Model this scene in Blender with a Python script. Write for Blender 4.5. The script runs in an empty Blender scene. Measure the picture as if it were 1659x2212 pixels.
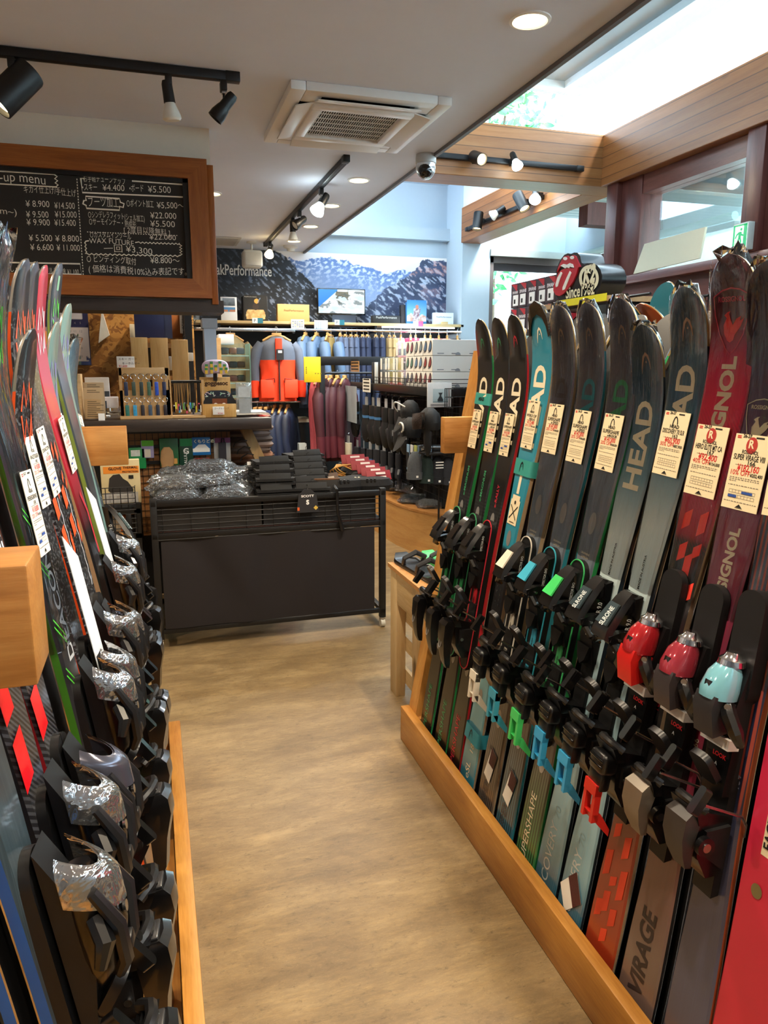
import bpy, bmesh, math, random
from mathutils import Vector as V, Matrix, Euler, noise
R = math.radians; PI = math.pi
sc = bpy.context.scene
COL = sc.collection

# ---------------------------------------------------------------- camera
FPX, W0, H0, EYE = 1600.0, 1659.0, 2212.0, 1.5
YAW, PIT = R(17.2), R(11.1)
FW = V((math.sin(YAW)*math.cos(PIT), math.cos(YAW)*math.cos(PIT), -math.sin(PIT)))
RT = V((math.cos(YAW), -math.sin(YAW), 0)); UP = RT.cross(FW)
EYEP = V((0, 0, EYE))
cd = bpy.data.cameras.new('camera'); cam = bpy.data.objects.new('camera', cd); COL.objects.link(cam)
cam.location = EYEP
cam.rotation_euler = Matrix((RT, UP, -FW)).transposed().to_euler()
cd.sensor_fit = 'VERTICAL'; cd.sensor_height = 36.0; cd.lens = 36.0*FPX/H0
cd.clip_start = 0.02; cd.clip_end = 200
sc.camera = cam

# ---------------------------------------------------------------- world, view
sc.view_settings.view_transform = 'Standard'; sc.view_settings.look = 'None'
sc.view_settings.gamma = 1.0; sc.view_settings.use_curve_mapping = False
sc.view_settings.exposure = 0.6
wd = bpy.data.worlds.new('sky'); sc.world = wd; wd.use_nodes = True
bg = wd.node_tree.nodes['Background']
bg.inputs[0].default_value = (0.70, 0.88, 1.0, 1); bg.inputs[1].default_value = 8.0
sc.cycles.max_bounces = 10; sc.cycles.transparent_max_bounces = 24
sc.cycles.sample_clamp_indirect = 6.0
sun_d = bpy.data.lights.new('sun', 'SUN'); sun = bpy.data.objects.new('sun', sun_d); COL.objects.link(sun)
sun_d.energy = 6.0; sun_d.angle = R(12); sun_d.color = (1, .97, .92)
sun.rotation_euler = (R(28), R(22), 0); sun.location = (4, 4, 9)

def sray(x, y): return FW + RT*((x-W0/2)/FPX) - UP*((y-H0/2)/FPX)
def PY(x, y, Y): d = sray(x, y); return EYEP + d*(Y/d.y)
def PX(x, y, X): d = sray(x, y); return EYEP + d*(X/d.x)
def PZ(x, y, Z): d = sray(x, y); return EYEP + d*((Z-EYE)/d.z)

# ---------------------------------------------------------------- materials
def lin(h):
    if not isinstance(h, str): return tuple(h)
    h = h.lstrip('#'); v = [int(h[i:i+2], 16)/255 for i in (0, 2, 4)]
    return tuple(c/12.92 if c <= .04045 else ((c+.055)/1.055)**2.4 for c in v)
MATS = {}
class NT:
    def __init__(s, name):
        s.m = bpy.data.materials.new(name); s.m.use_nodes = True
        s.t = s.m.node_tree; s.n = s.t.nodes; s.p = s.n['Principled BSDF']; s.out = s.n['Material Output']
    def add(s, typ, **kw):
        n = s.n.new('ShaderNode'+typ)
        for k, v in kw.items():
            if k.startswith('i_'):
                key = k[2:]; key = int(key) if key.isdigit() else key.replace('_', ' ')
                n.inputs[key].default_value = v
            else: setattr(n, k, v)
        return n
    def link(s, a, b): s.t.links.new(a, b)
    def coords(s, scale=(1, 1, 1), kind='Object', rot=(0, 0, 0), loc=(0, 0, 0)):
        tc = s.add('TexCoord'); mp = s.add('Mapping')
        mp.inputs['Scale'].default_value = scale; mp.inputs['Rotation'].default_value = rot; mp.inputs['Location'].default_value = loc
        s.link(tc.outputs[kind], mp.inputs[0]); return mp.outputs[0]
    def noise(s, vec, scale, detail=4, rough=.55, dist=0):
        n = s.add('TexNoise'); n.inputs['Scale'].default_value = scale; n.inputs['Detail'].default_value = detail
        n.inputs['Roughness'].default_value = rough; n.inputs['Distortion'].default_value = dist
        if vec: s.link(vec, n.inputs['Vector'])
        return n.outputs[0]
    def ramp(s, fac, stops, interp='LINEAR'):
        r = s.add('ValToRGB'); r.color_ramp.interpolation = interp; e = r.color_ramp.elements
        while len(e) < len(stops): e.new(.5)
        for el, (p, c) in zip(e, stops):
            el.position = p; el.color = (*lin(c), 1) if not isinstance(c, float) else (c, c, c, 1)
        s.link(fac, r.inputs[0]); return r.outputs[0]
    def mix(s, fac, a, b, mode='MIX'):
        m = s.add('Mix', data_type='RGBA', blend_type=mode)
        for i, v in ((0, fac), (6, a), (7, b)):
            if hasattr(v, 'is_output'): s.link(v, m.inputs[i])
            elif i == 0: m.inputs[0].default_value = v
            else: m.inputs[i].default_value = (*lin(v), 1)
        return m.outputs[2]
    def bump(s, h, strength=.3, dist=.01):
        b = s.add('Bump'); b.inputs['Strength'].default_value = strength; b.inputs['Distance'].default_value = dist
        s.link(h, b.inputs['Height']); s.link(b.outputs[0], s.p.inputs['Normal'])
    def set(s, **kw):
        for k, v in kw.items(): s.p.inputs[k.replace('_', ' ')].default_value = v
    def base(s, c):
        if hasattr(c, 'is_output'): s.link(c, s.p.inputs['Base Color'])
        else: s.p.inputs['Base Color'].default_value = (*lin(c), 1)

def mat(col, rough=.5, metal=0., var=.08, vs=30, coat=0., bump=0., emit=0., sheen=0., name=None):
    """plain procedural paint / plastic / cloth with slight tone variation"""
    key = (col, rough, metal, var, vs, coat, bump, emit, sheen)
    if key in MATS: return MATS[key]
    t = NT(name or 'paint_'+str(col).strip('#()').replace(', ', '_')[:12])
    if var > 0:
        n = t.noise(t.coords(), vs, 3)
        c = lin(col)
        t.base(t.mix(n, tuple(min(1, x*(1-var)) for x in c), tuple(min(1, x*(1+var)) for x in c)))
        if bump: t.bump(n, bump, .004)
    else: t.base(col)
    t.set(Roughness=rough, Metallic=metal, Coat_Weight=coat, Coat_Roughness=.08)
    if sheen: t.set(Sheen_Weight=sheen)
    if emit:
        t.p.inputs['Emission Color'].default_value = (*lin(col), 1); t.set(Emission_Strength=emit)
    MATS[key] = t.m; return t.m

def wood(name, dark, mid, light, grain=(1, 14, 14), knots=True, planks=None, rough=.5, ring=1.0):
    """grain runs along the axis with the smallest scale; planks = (axis index, width)"""
    if name in MATS: return MATS[name]
    t = NT(name); co = t.coords(grain)
    n1 = t.noise(co, 1.6*ring, 6, .6, .8); n2 = t.noise(t.coords(tuple(g*4 for g in grain)), 5, 3)
    c = t.ramp(n1, [(.25, dark), (.48, mid), (.75, light)])
    c = t.mix(.22, c, t.ramp(n2, [(.35, dark), (.7, light)]), 'MIX')
    if planks:
        ax, wdt = planks
        sep = t.add('SeparateXYZ'); t.link(t.coords(), sep.inputs[0])
        d = t.add('Math', operation='DIVIDE', i_1=wdt); t.link(sep.outputs[ax], d.inputs[0])
        fl = t.add('Math', operation='FLOOR'); t.link(d.outputs[0], fl.inputs[0])
        fr = t.add('Math', operation='FRACT'); t.link(d.outputs[0], fr.inputs[0])
        wn = t.add('TexWhiteNoise', noise_dimensions='1D'); t.link(fl.outputs[0], wn.inputs['W'])
        hsv = t.add('HueSaturation'); mr = t.add('MapRange'); mr.inputs['To Min'].default_value = .62; mr.inputs['To Max'].default_value = 1.22
        t.link(wn.outputs[0], mr.inputs[0]); t.link(mr.outputs[0], hsv.inputs['Value']); t.link(c, hsv.inputs['Color'])
        g = t.ramp(fr.outputs[0], [(0, .0), (.06, 1.), (.94, 1.), (1, 0.)])
        c = t.mix(g, tuple(x*.2 for x in lin(dark)), hsv.outputs[0])
    if knots:
        v = t.add('TexVoronoi'); v.inputs['Scale'].default_value = 1.0
        t.link(t.coords(tuple(1.5+g*.35 for g in grain)), v.inputs['Vector'])
        k = t.ramp(v.outputs['Distance'], [(.06, 1.), (.13, .0)])
        c = t.mix(k, c, tuple(x*.45 for x in lin(dark)))
    t.base(c); t.bump(n2, .12, .003); t.set(Roughness=rough)
    MATS[name] = t.m; return t.m

def thin_glass(name, tint=(.93, .97, .97), refl=.08, rough=0.02, wrinkle=0, haze=0., fres=1., stretch=(1, 1, 1), wstr=.6):
    if name in MATS: return MATS[name]
    t = NT(name); t.n.remove(t.p)
    tr = t.add('BsdfTransparent'); tr.inputs[0].default_value = (*tint, 1)
    gl = t.add('BsdfGlossy'); gl.inputs['Roughness'].default_value = rough; gl.inputs['Color'].default_value = (1, 1, 1, 1)
    mx = t.add('MixShader'); fr = t.add('Fresnel'); fr.inputs[0].default_value = 1.45
    fm = t.add('Math', operation='MULTIPLY', i_1=fres); t.link(fr.outputs[0], fm.inputs[0]); ad = t.add('Math', operation='ADD', use_clamp=True, i_1=refl-.04*fres); t.link(fm.outputs[0], ad.inputs[0]); t.link(ad.outputs[0], mx.inputs[0])
    if wrinkle:
        n = t.noise(t.coords(stretch), wrinkle, 3, .6, .6); b = t.add('Bump'); b.inputs['Strength'].default_value = wstr; b.inputs['Distance'].default_value = .03
        t.link(n, b.inputs['Height']); t.link(b.outputs[0], gl.inputs['Normal']); t.link(b.outputs[0], fr.inputs['Normal'])
    t.link(tr.outputs[0], mx.inputs[1]); t.link(gl.outputs[0], mx.inputs[2]); last = mx.outputs[0]
    if haze:
        df = t.add('BsdfDiffuse'); df.inputs[0].default_value = (.9, .93, .95, 1); m2 = t.add('MixShader'); m2.inputs[0].default_value = haze
        t.link(last, m2.inputs[1]); t.link(df.outputs[0], m2.inputs[2]); last = m2.outputs[0]
    t.link(last, t.out.inputs[0]); MATS[name] = t.m; return t.m

# ---------------------------------------------------------------- mesh builder
TXT = {}
def text_mesh(s, bold=0.):
    """flat lettering, unit height em, cached: verts, faces, width"""
    k = (s, bold)
    if k in TXT: return TXT[k]
    cu = bpy.data.curves.new('lettering', 'FONT'); cu.body = s; cu.size = 1; cu.resolution_u = 3; cu.offset = bold
    ob = bpy.data.objects.new('lettering', cu); COL.objects.link(ob)
    dg = bpy.context.evaluated_depsgraph_get(); ev = ob.evaluated_get(dg); me = ev.to_mesh()
    vs = [v.co.copy() for v in me.vertices]; fs = [tuple(p.vertices) for p in me.polygons]
    ev.to_mesh_clear(); bpy.data.objects.remove(ob); bpy.data.curves.remove(cu)
    x0 = min((v.x for v in vs), default=0); x1 = max((v.x for v in vs), default=0)
    TXT[k] = (vs, fs, x0, x1); return TXT[k]

class B:
    def __init__(s, T=None):
        s.bm = bmesh.new(); s.mats = []; s.T = T or Matrix(); s.uv = None
    def mi(s, m):
        if m not in s.mats: s.mats.append(m)
        return s.mats.index(m)
    def raw(s, vs, fs, m, T=None):
        T = s.T @ T if T is not None else s.T; i = s.mi(m)
        bv = [s.bm.verts.new(T @ V(v)) for v in vs]; out = []
        for f in fs:
            try: fc = s.bm.faces.new([bv[k] for k in f]); fc.material_index = i; out.append(fc)
            except ValueError: pass
        return out
    def box(s, c, d, m, rot=(0, 0, 0), bev=0., seg=2, taper=None):
        b = bmesh.new(); bmesh.ops.create_cube(b, size=1)
        for v in b.verts:
            if taper and v.co.z > 0: v.co.x *= taper[0]; v.co.y *= taper[1]
            v.co = V((v.co.x*d[0], v.co.y*d[1], v.co.z*d[2]))
        if bev: bmesh.ops.bevel(b, geom=b.edges[:], offset=bev, segments=seg, affect='EDGES', profile=.5)
        T = Matrix.Translation(V(c)) @ Euler(rot).to_matrix().to_4x4()
        b.verts.index_update(); s.raw([v.co for v in b.verts], [[v.index for v in f.verts] for f in b.faces], m, T); b.free(); return s
    def bb(s, a, b, m, bev=0., seg=2):
        a, b = V(a), V(b); return s.box((a+b)/2, [abs(x) for x in (b-a)], m, bev=bev, seg=seg)
    def loft(s, rings, m, cap=True, closed=False, T=None, mats=None):
        n = len(rings[0]); vs = [p for r in rings for p in r]; fs = []; k = len(rings)
        for i in range(k if closed else k-1):
            a, b = i*n, ((i+1) % k)*n
            for j in range(n): fs.append((a+j, a+(j+1) % n, b+(j+1) % n, b+j))
        if cap and not closed: fs.append(tuple(range(n-1, -1, -1))); fs.append(tuple(range((k-1)*n, k*n)))
        return s.raw(vs, fs, m, T)
    def ell(s, rings, m, n=16, cap=True, T=None, pw=1.0, mats=None):
        """rings: (cx,cy,cz,rx,ry) horizontal (super)ellipses"""
        rs = []
        for (cx, cy, cz, rx, ry) in rings:
            r = []
            for j in range(n):
                a = 2*PI*j/n; ca, sa = math.cos(a), math.sin(a)
                r.append(V((cx+rx*math.copysign(abs(ca)**pw, ca), cy+ry*math.copysign(abs(sa)**pw, sa), cz)))
            rs.append(r)
        return s.loft(rs, m, cap, T=T)
    def tube(s, pts, r, m, n=6, closed=False, cap=True):
        pts = [V(p) for p in pts]; k = len(pts); rings = []; ref = None
        rr = r if isinstance(r, (list, tuple)) else [r]*k
        for i, p in enumerate(pts):
            a = pts[i-1] if (i or closed) else p; b = pts[(i+1) % k] if (i < k-1 or closed) else p
            d = (b-a).normalized() if (b-a).length > 1e-9 else V((0, 0, 1))
            if ref is None: ref = d.orthogonal().normalized()
            ref = (ref-d*ref.dot(d)); ref = ref.normalized() if ref.length > 1e-6 else d.orthogonal().normalized()
            q = d.cross(ref)
            rings.append([p+(ref*math.cos(2*PI*j/n)+q*math.sin(2*PI*j/n))*rr[i] for j in range(n)])
        s.loft(rings, m, cap, closed); return s
    def cyl(s, p0, p1, r, m, n=16, r2=None): return s.tube([p0, p1], [r, r if r2 is None else r2], m, n)
    def lathe(s, prof, m, n=20, T=None):
        vs = []; fs = []
        for (r, z) in prof:
            for j in range(n): a = 2*PI*j/n; vs.append((r*math.cos(a), r*math.sin(a), z))
        for i in range(len(prof)-1):
            for j in range(n): fs.append((i*n+j, i*n+(j+1) % n, (i+1)*n+(j+1) % n, (i+1)*n+j))
        s.raw(vs, fs, m, T); return s
    def prism(s, poly, z0, z1, m, T=None, ms=None):
        n = len(poly); vs = [(x, y, z0) for x, y in poly]+[(x, y, z1) for x, y in poly]
        s.raw(vs, [tuple(range(n-1, -1, -1)), tuple(range(n, 2*n))], m, T)
        s.raw(vs, [(j, (j+1) % n, n+(j+1) % n, n+j) for j in range(n)], ms or m, T); return s
    def quad(s, a, b, c, d, m): s.raw([a, b, c, d], [(0, 1, 2, 3)], m); return s
    def sph(s, c, r, m, nu=14, nv=9):
        rx, ry, rz = (r, r, r) if not hasattr(r, '__len__') else r; c = V(c)
        rs = [[c+V((rx*math.sin(PI*i/nv)*math.cos(2*PI*j/nu), ry*math.sin(PI*i/nv)*math.sin(2*PI*j/nu), -rz*math.cos(PI*i/nv))) for j in range(nu)] for i in range(nv+1)]
        rs[0] = [c-V((0, 0, rz-1e-5))+(p-rs[0][0])*0+V((1e-5*math.cos(k), 1e-5*math.sin(k), 0)) for k, p in enumerate(rs[0])]
        s.loft(rs, m, True); return s
    def grid(s, f, nu, nv, m, T=None):
        vs = [f(i/nu, j/nv) for j in range(nv+1) for i in range(nu+1)]
        fs = [(j*(nu+1)+i, j*(nu+1)+i+1, (j+1)*(nu+1)+i+1, (j+1)*(nu+1)+i) for j in range(nv) for i in range(nu)]
        return s.raw(vs, fs, m, T)
    def text(s, st, size, m, T=None, f=None, bold=0., align='L', sx=1.0):
        vs, fs, x0, x1 = text_mesh(st, bold)
        off = {'L': x0, 'C': (x0+x1)/2, 'R': x1}[align]
        pts = [V(((v.x-off)*size*sx, v.y*size, 0)) for v in vs]
        if f: pts = [f(p.x, p.y) for p in pts]
        s.raw(pts, fs, m, T); return s
    def build(s, name, parent=None, world=False, ang=38, tag=None, kind=None, smooth=True):
        bm = s.bm
        if not bm.verts: bm.free(); return None
        inv = parent.matrix_basis if parent else None
        if parent and world:
            mb = parent.matrix_basis.copy()
            if parent.parent: mb = parent.parent.matrix_basis @ mb
            bm.transform(mb.inverted())
        bm.normal_update()
        if smooth:
            ca = math.cos(R(ang))
            for f in bm.faces: f.smooth = True
            for e in bm.edges:
                if len(e.link_faces) == 2:
                    if e.link_faces[0].normal.dot(e.link_faces[1].normal) < ca: e.smooth = False
        me = bpy.data.meshes.new(name); bm.to_mesh(me); bm.free()
        for m in s.mats: me.materials.append(m)
        o = bpy.data.objects.new(name, me); COL.objects.link(o)
        if parent: o.parent = parent
        if tag: settag(o, *tag)
        if kind: o['kind'] = kind
        return o

def settag(o, label, cat, group=None):
    o['label'] = label; o['category'] = cat
    if group: o['group'] = group
    return o
def thing(name, label, cat, loc=(0, 0, 0), rot=(0, 0, 0), group=None):
    o = bpy.data.objects.new(name, None); COL.objects.link(o); o.empty_display_size = .05
    o.location = loc; o.rotation_euler = rot
    o.matrix_basis = Matrix.Translation(V(loc)) @ Euler(rot).to_matrix().to_4x4()
    return settag(o, label, cat, group)
def dup(root, loc=None, rot=None, label=None, group=None, scale=None):
    r = root.copy(); COL.objects.link(r)
    if loc is not None: r.location = loc
    if rot is not None: r.rotation_euler = rot
    if scale is not None: r.scale = scale
    if label: r['label'] = label
    if group: r['group'] = group
    for ch in list(root.children):
        c = ch.copy(); COL.objects.link(c); c.parent = r
        for g in list(ch.children):
            d = g.copy(); COL.objects.link(d); d.parent = c
    return r
def one(b, name, label, cat, group=None, **kw): return b.build(name, tag=(label, cat, group), **kw)
def struct(b, name, **kw): return b.build(name, kind='structure', **kw)

BLACK = mat('#0b0b0d', .45, var=.1); BLKGLOSS = mat('#0c0c0e', .22, coat=.5, var=0); BLKMET = mat('#0f0e11', .42, .1)
WHITE = mat('#f2f1ee', .5, var=.03); PAPER = mat('#f3efe4', .7, var=.03); CREAM = mat('#f0dfb8', .7, var=.04)
INK = mat('#14130f', .7, var=0); RED = mat('#d8232a', .5, var=.05); STEEL = mat('#c8c8ca', .25, 1., var=.05)
CHROME = mat('#dcdce0', .12, 1., var=0)
# ================================================================ the setting
ZC, XE, YB = 2.75, 1.69, 8.5          # ceiling height, ceiling edge, back wall
XL, YF = -3.2, -2.6
def paintmat(name, rough=.6):
    if name in MATS: return MATS[name]
    t = NT(name); a = t.add('VertexColor', layer_name='print'); t.base(a.outputs[0]); t.set(Roughness=rough); MATS[name] = t.m; return t.m
PRINT = paintmat('printed_picture'); PRINTG = paintmat('glossy_print', .3)
def picture(name, P, nu, nv, fn, parent=None, m=None, world=True, **kw):
    """printed panel: P(u,v) -> point, fn(u,v) -> linear colour"""
    b = B(); b.grid(P, nu, nv, m or PRINT)
    o = b.build(name, parent, world=world, **kw)
    at = o.data.color_attributes.new('print', 'FLOAT_COLOR', 'POINT')
    for j in range(nv+1):
        for i in range(nu+1): at.data[j*(nu+1)+i].color = (*fn(i/nu, j/nv), 1)
    return o
def fbm(x, y, o=5, z=0.): return noise.fractal(V((x, y, z)), 1.0, 2.0, o)   # about -1..1
def mixc(a, b, t): t = max(0, min(1, t)); return tuple(p+(q-p)*t for p, q in zip(a, b))

# floor: printed vinyl with cloudy worn-concrete figure, streaked across the aisle
t = NT('floor_vinyl'); co = t.coords((1.3, 4.2, 1))
n1 = t.noise(co, 1.5, 8, .66, .5); n2 = t.noise(t.coords((6, 30, 1)), 3, 8, .75); n3 = t.noise(t.coords((1, 2.0, 1)), 26, 12, .85, .4)
c = t.ramp(n1, [(.26, '#66563f'), (.44, '#86704e'), (.56, '#97815d'), (.76, '#b39a70')])
c = t.mix(t.ramp(n2, [(.45, 0.), (.75, .5)]), c, '#bd9c66'); n4 = t.noise(t.coords((1, 2.4, 1)), 3.2, 10, .74, .3); c = t.mix(t.ramp(n4, [(.38, .65), (.60, 0.)]), c, '#6c573c')
c = t.mix(t.ramp(n3, [(.54, 0.), (.66, .75)]), c, '#4a3c2a'); n5 = t.noise(t.coords((2, 4, 1)), 60, 8, .85); c = t.mix(t.ramp(n5, [(.56, 0.), (.72, .6)]), c, '#cdb283')
t.base(c); t.set(Roughness=.42); t.bump(n2, .08, .002); FLOORM = t.m
b = B(); b.bb((XL, YF, -.1), (5.2, 8.8, 0), FLOORM); struct(b, 'floor')
CEIL = mat('#dfe3f0', .8, var=.03, vs=6); WALLW = mat('#b4c3cf', .8, var=.02); WALLG = mat('#b9bcc0', .8, var=.03)
b = B(); b.bb((XL, YF, ZC), (XE, YB+.3, ZC+.28), CEIL); struct(b, 'ceiling')
b = B(); b.bb((XE-.002, YF, ZC-.02), (XE+.02, YB, ZC+.3), mat('#6d6a6c', .6)); struct(b, 'trim_1')
# walls
b = B(); b.bb((XL-.1, YF, 0), (XL, YB+.3, ZC), WALLG); struct(b, 'wall_left')
b = B(); b.bb((XL, YF-.1, 0), (5.2, YF, 3.6), WALLG); struct(b, 'wall_front')
b = B(); b.bb((XL, YB, 0), (3.5, YB+.15, 3.9), WALLW); b.bb((1.7, YB-.10, 2.93), (3.4, YB, 3.06), WALLW); struct(b, 'wall_back')
PIL_Y = 8.02
b = B(); b.bb((3.40, PIL_Y, 0), (3.74, YB+.1, 3.9), WALLW); struct(b, 'wall_pillar')
b = B()                                             # bay beyond the rear beam: wall over the back window, right bay wall
b.bb((3.74, PIL_Y+.05, 2.78), (4.75, PIL_Y+.2, 3.9), WALLW); b.bb((3.74, PIL_Y+.05, 0), (4.75, PIL_Y+.2, .35), WALLW)
struct(b, 'wall_bay')
b = B(); b.bb((4.72, 5.3, 2.72), (4.86, PIL_Y+.2, 3.9), WALLW); struct(b, 'wall_right')
b = B(); b.bb((1.7, 6.85, 3.55), (3.62, YB+.3, 3.7), WALLW); b.bb((3.62, 7.9, 3.55), (4.9, YB+.3, 3.7), WALLW); struct(b, 'ceiling_bay')
b = B(); b.bb((3.622, 5.5, 3.60), (4.75, 7.9, 3.61), thin_glass('skylight_glass', (.97, .99, 1.), .012, fres=.02)); b.bb((1.7, 5.5, 3.60), (3.618, 6.85, 3.61), thin_glass('skylight_glass', (.97, .99, 1.), .012, fres=.02)); struct(b, 'window_7')  # first pane: bay roof added in glass so sky light brightens the bay walls
# knotty pine beams
PINE_Y = wood('pine_along_aisle', '#94592b', '#a96a38', '#bb7c48', (14, .7, 14), planks=(2, .0745), rough=.45)
PINE_X = wood('pine_across', '#9a6130', '#ae713d', '#c0864f', (.7, 14, 14), planks=(2, .0745), rough=.45)
b = B(); b.bb((3.37, YF, 2.85), (3.62, 5.28, 3.22), PINE_Y, bev=.004, seg=1); struct(b, 'trim_2')
b = B(); b.bb((XE+.02, 5.28, 2.85), (3.62, 5.56, 3.22), PINE_X, bev=.004, seg=1); struct(b, 'trim_3')
b = B(); b.bb((3.38, 5.56, 2.85), (3.62, PIL_Y, 3.22), PINE_Y, bev=.004, seg=1); struct(b, 'trim_4')
# right window wall: red-brown timber
BRN = wood('red_brown_timber', '#3a1c17', '#5d2f28', '#74413a', (10, 10, .8), knots=False, rough=.4)
BRNY = wood('red_brown_sill', '#4a251d', '#693a30', '#7d4a3f', (10, .8, 10), knots=False, rough=.35)
b = B(); b.bb((3.46, YF, 0), (3.58, 5.25, 2.12), BRNY); b.bb((3.40, YF, 2.10), (3.60, 5.25, 2.16), BRNY, bev=.006); struct(b, 'wall_sill')
b = B()
for y0, y1 in ((4.86, 5.24), (3.52, 3.82), (2.1, 2.3), (.5, .7)): b.bb((3.44, y0, 2.16), (3.62, y1-.14, 2.86), BRN, bev=.006); b.bb((3.40, y1-.14, 2.16), (3.60, y1, 2.86), BRN, bev=.006)
b.bb((3.452, YF, 2.72), (3.592, 5.232, 2.852), BRNY)
struct(b, 'trim_5')
GLASS = thin_glass('window_glass', (.90, .97, .98), .05, fres=.35)
for k, (y0, y1) in enumerate(((3.82, 4.86), (2.3, 3.52), (.7, 2.1))):
    b = B(); b.bb((3.525, y0, 2.16), (3.533, y1, 2.72), GLASS); struct(b, 'window_%d' % (k+1))
b = B(); b.bb((3.62, 5.2, .1), (4.72, 5.21, 2.86), GLASS); b.bb((3.60, 5.18, 0), (3.66, 5.24, 2.86), mat('#8fa7b0', .3)); struct(b, 'window_4')
# back window of the bay
FRM = mat('#6a5f5c', .45)
b = B()
for a, c_ in (((3.74, 8.05, .35), (3.80, 8.17, 2.78)), ((4.68, 8.05, .35), (4.74, 8.17, 2.78)), ((3.74, 8.05, 2.66), (4.74, 8.17, 2.73)), ((3.74, 8.05, .35), (4.74, 8.17, .42))): b.bb(a, c_, FRM, bev=.004)
b.bb((3.74, 8.00, 2.73), (4.74, 8.16, 2.80), mat('#b9c0b9', .5)); b.bb((3.80, 8.10, 2.58), (4.68, 8.13, 2.66), mat('#4c4448', .5))
b.build('window_frame', kind='structure')
b = B(); b.bb((3.80, 8.11, .42), (4.68, 8.118, 2.66), GLASS); struct(b, 'window_5')
b = B(); b.bb((4.66, 5.3, .2), (4.70, 8.0, 2.68), mat('#5a5048', .8, var=.05)); b.cyl((4.66, 5.3, 2.72), (4.66, 8.0, 2.72), .035, mat('#9fb5b0', .4))
one(b, 'roller_blind', 'grey-brown roller blind drawn down over the side window of the far bay', 'blind')
# sloped skylight glass and the eaves outside
b = B(); b.quad((3.60, YF, 3.23), (3.60, 5.3, 3.23), (2.62, 5.3, 3.62), (2.62, YF, 3.62), thin_glass('skylight_glass', (.97, .99, 1.), .012, fres=.02)); struct(b, 'window_6')
EAVE = mat('#a9bcc4', .7, var=.03); EW = mat('#eef4f4', .6, var=.02)
z = 3.62; q = PZ(1225, 182, z)
b = B(); b.bb((XE+.3, YF, z), (q.x, q.y, z+.05), EAVE)
b.bb((q.x-.05, YF, z-.05), (q.x+.02, q.y-.052, z+.03), EW); b.bb((XE+.3, q.y-.05, z-.051), (q.x+.021, q.y+.02, z+.031), EW)
for yy in (1.2, 3.0): b.bb((q.x-.30, yy, z-.02), (q.x-.051, yy+.05, z-.001), EW)
struct(b, 'trim_7')
b = B(); q2 = PZ(1250, 203, z+.12)
b.bb((q.x+.03, YF, z+.10), (q2.x, q2.y, z+.14), mat('#5f93ad', .2, var=.05)); b.bb((XE+.3, q.y+.03, z+.10), (q.x+.028, q2.y, z+.14), mat('#5f93ad', .2, var=.05))
struct(b, 'trim_8')  # blue slab stands in for a darker sky-blue reflection, put into its colour
b = B(); b.bb((XE+.02, 5.30, 3.23), (XE+.3, 5.5, 4.6), WALLG); b.bb((XE+.0, YF, ZC+.28), (XE+.06, 5.5, 3.62), EAVE); struct(b, 'wall_upper')

# ---------------------------------------------------------------- outside
b = B(); b.bb((-10, -8, -.35), (40, 45, -.15), mat('#e2e0d8', .9)); struct(b, 'ground')
SLAT = NT('white_slatted_soffit'); w = SLAT.add('TexWave', wave_type='BANDS', bands_direction='Y'); w.inputs['Scale'].default_value = 2.6
SLAT.link(SLAT.coords(), w.inputs[0]); SLAT.base(SLAT.ramp(w.outputs[1], [(0, '#8fb3b6'), (.12, '#d6e8e8'), (1, '#e2efee')])); SLAT.set(Roughness=.6)
b = B(); b.bb((3.64, -1, 3.10), (6.6, 7.6, 3.16), SLAT.m); struct(b, 'porch_soffit')
b = B(); b.bb((3.9, 6.3, 2.78), (6.3, 6.45, 2.98), BRN); b.bb((5.2, 6.3, 0), (5.35, 6.45, 2.8), BRN); struct(b, 'porch_beam')
for (x, y) in ((4.9, 4.4), (4.3, 5.4), (5.6, 5.6)):
    b = B(); b.cyl((x, y, 3.095), (x, y, 3.08), .07, WHITE); b.cyl((x, y, 3.082), (x, y, 3.076), .055, mat('#ffe9b8', .5, emit=3.0, var=0))
    one(b, 'porch_downlight', 'round lit downlight in the white slatted porch soffit outside the right-hand window', 'downlight', 'porch downlights')
TILE = NT('pale_roof_tiles'); w = TILE.add('TexVoronoi', feature='DISTANCE_TO_EDGE'); w.inputs['Scale'].default_value = 5.; w.inputs['Randomness'].default_value = .12
TILE.link(TILE.coords((1, 1, 1)), w.inputs[0]); TILE.base(TILE.ramp(w.outputs[0], [(.03, '#5e9aa6'), (.09, '#dfeeee')])); TILE.set(Roughness=.7)
def roof(name, pts, m, label):
    b = B(); a = [V(p) for p in pts]; n = (a[1]-a[0]).cross(a[2]-a[0]).normalized()*.12
    b.raw(a+[p-n for p in a], [(0, 1, 2, 3), (7, 6, 5, 4), (0, 4, 5, 1), (1, 5, 6, 2), (2, 6, 7, 3), (3, 7, 4, 0)], m)
    one(b, name, label, 'roof')
roof('tiled_roof', ((7.6, 1, 2.35), (7.6, 13, 2.35), (10.5, 13, 3.9), (10.5, 1, 3.9)), TILE.m, 'pale scalloped tile roof seen through the right-hand windows')
ROOF = NT('ribbed_metal_roof'); w = ROOF.add('TexWave', wave_type='BANDS', bands_direction='X'); w.inputs['Scale'].default_value = 1.1
ROOF.link(ROOF.coords(), w.inputs[0]); ROOF.base(ROOF.ramp(w.outputs[1], [(0, '#7f8f90'), (.1, '#d9dfdd'), (1, '#e9ecea')])); ROOF.set(Roughness=.5)
roof('ribbed_roof', ((2, 13, 1.9), (10, 13, 1.9), (14, 18, 4.9), (2, 18, 4.9)), ROOF.m, 'pale ribbed metal roof sloping up behind the leafy branches beyond the back window')
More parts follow.
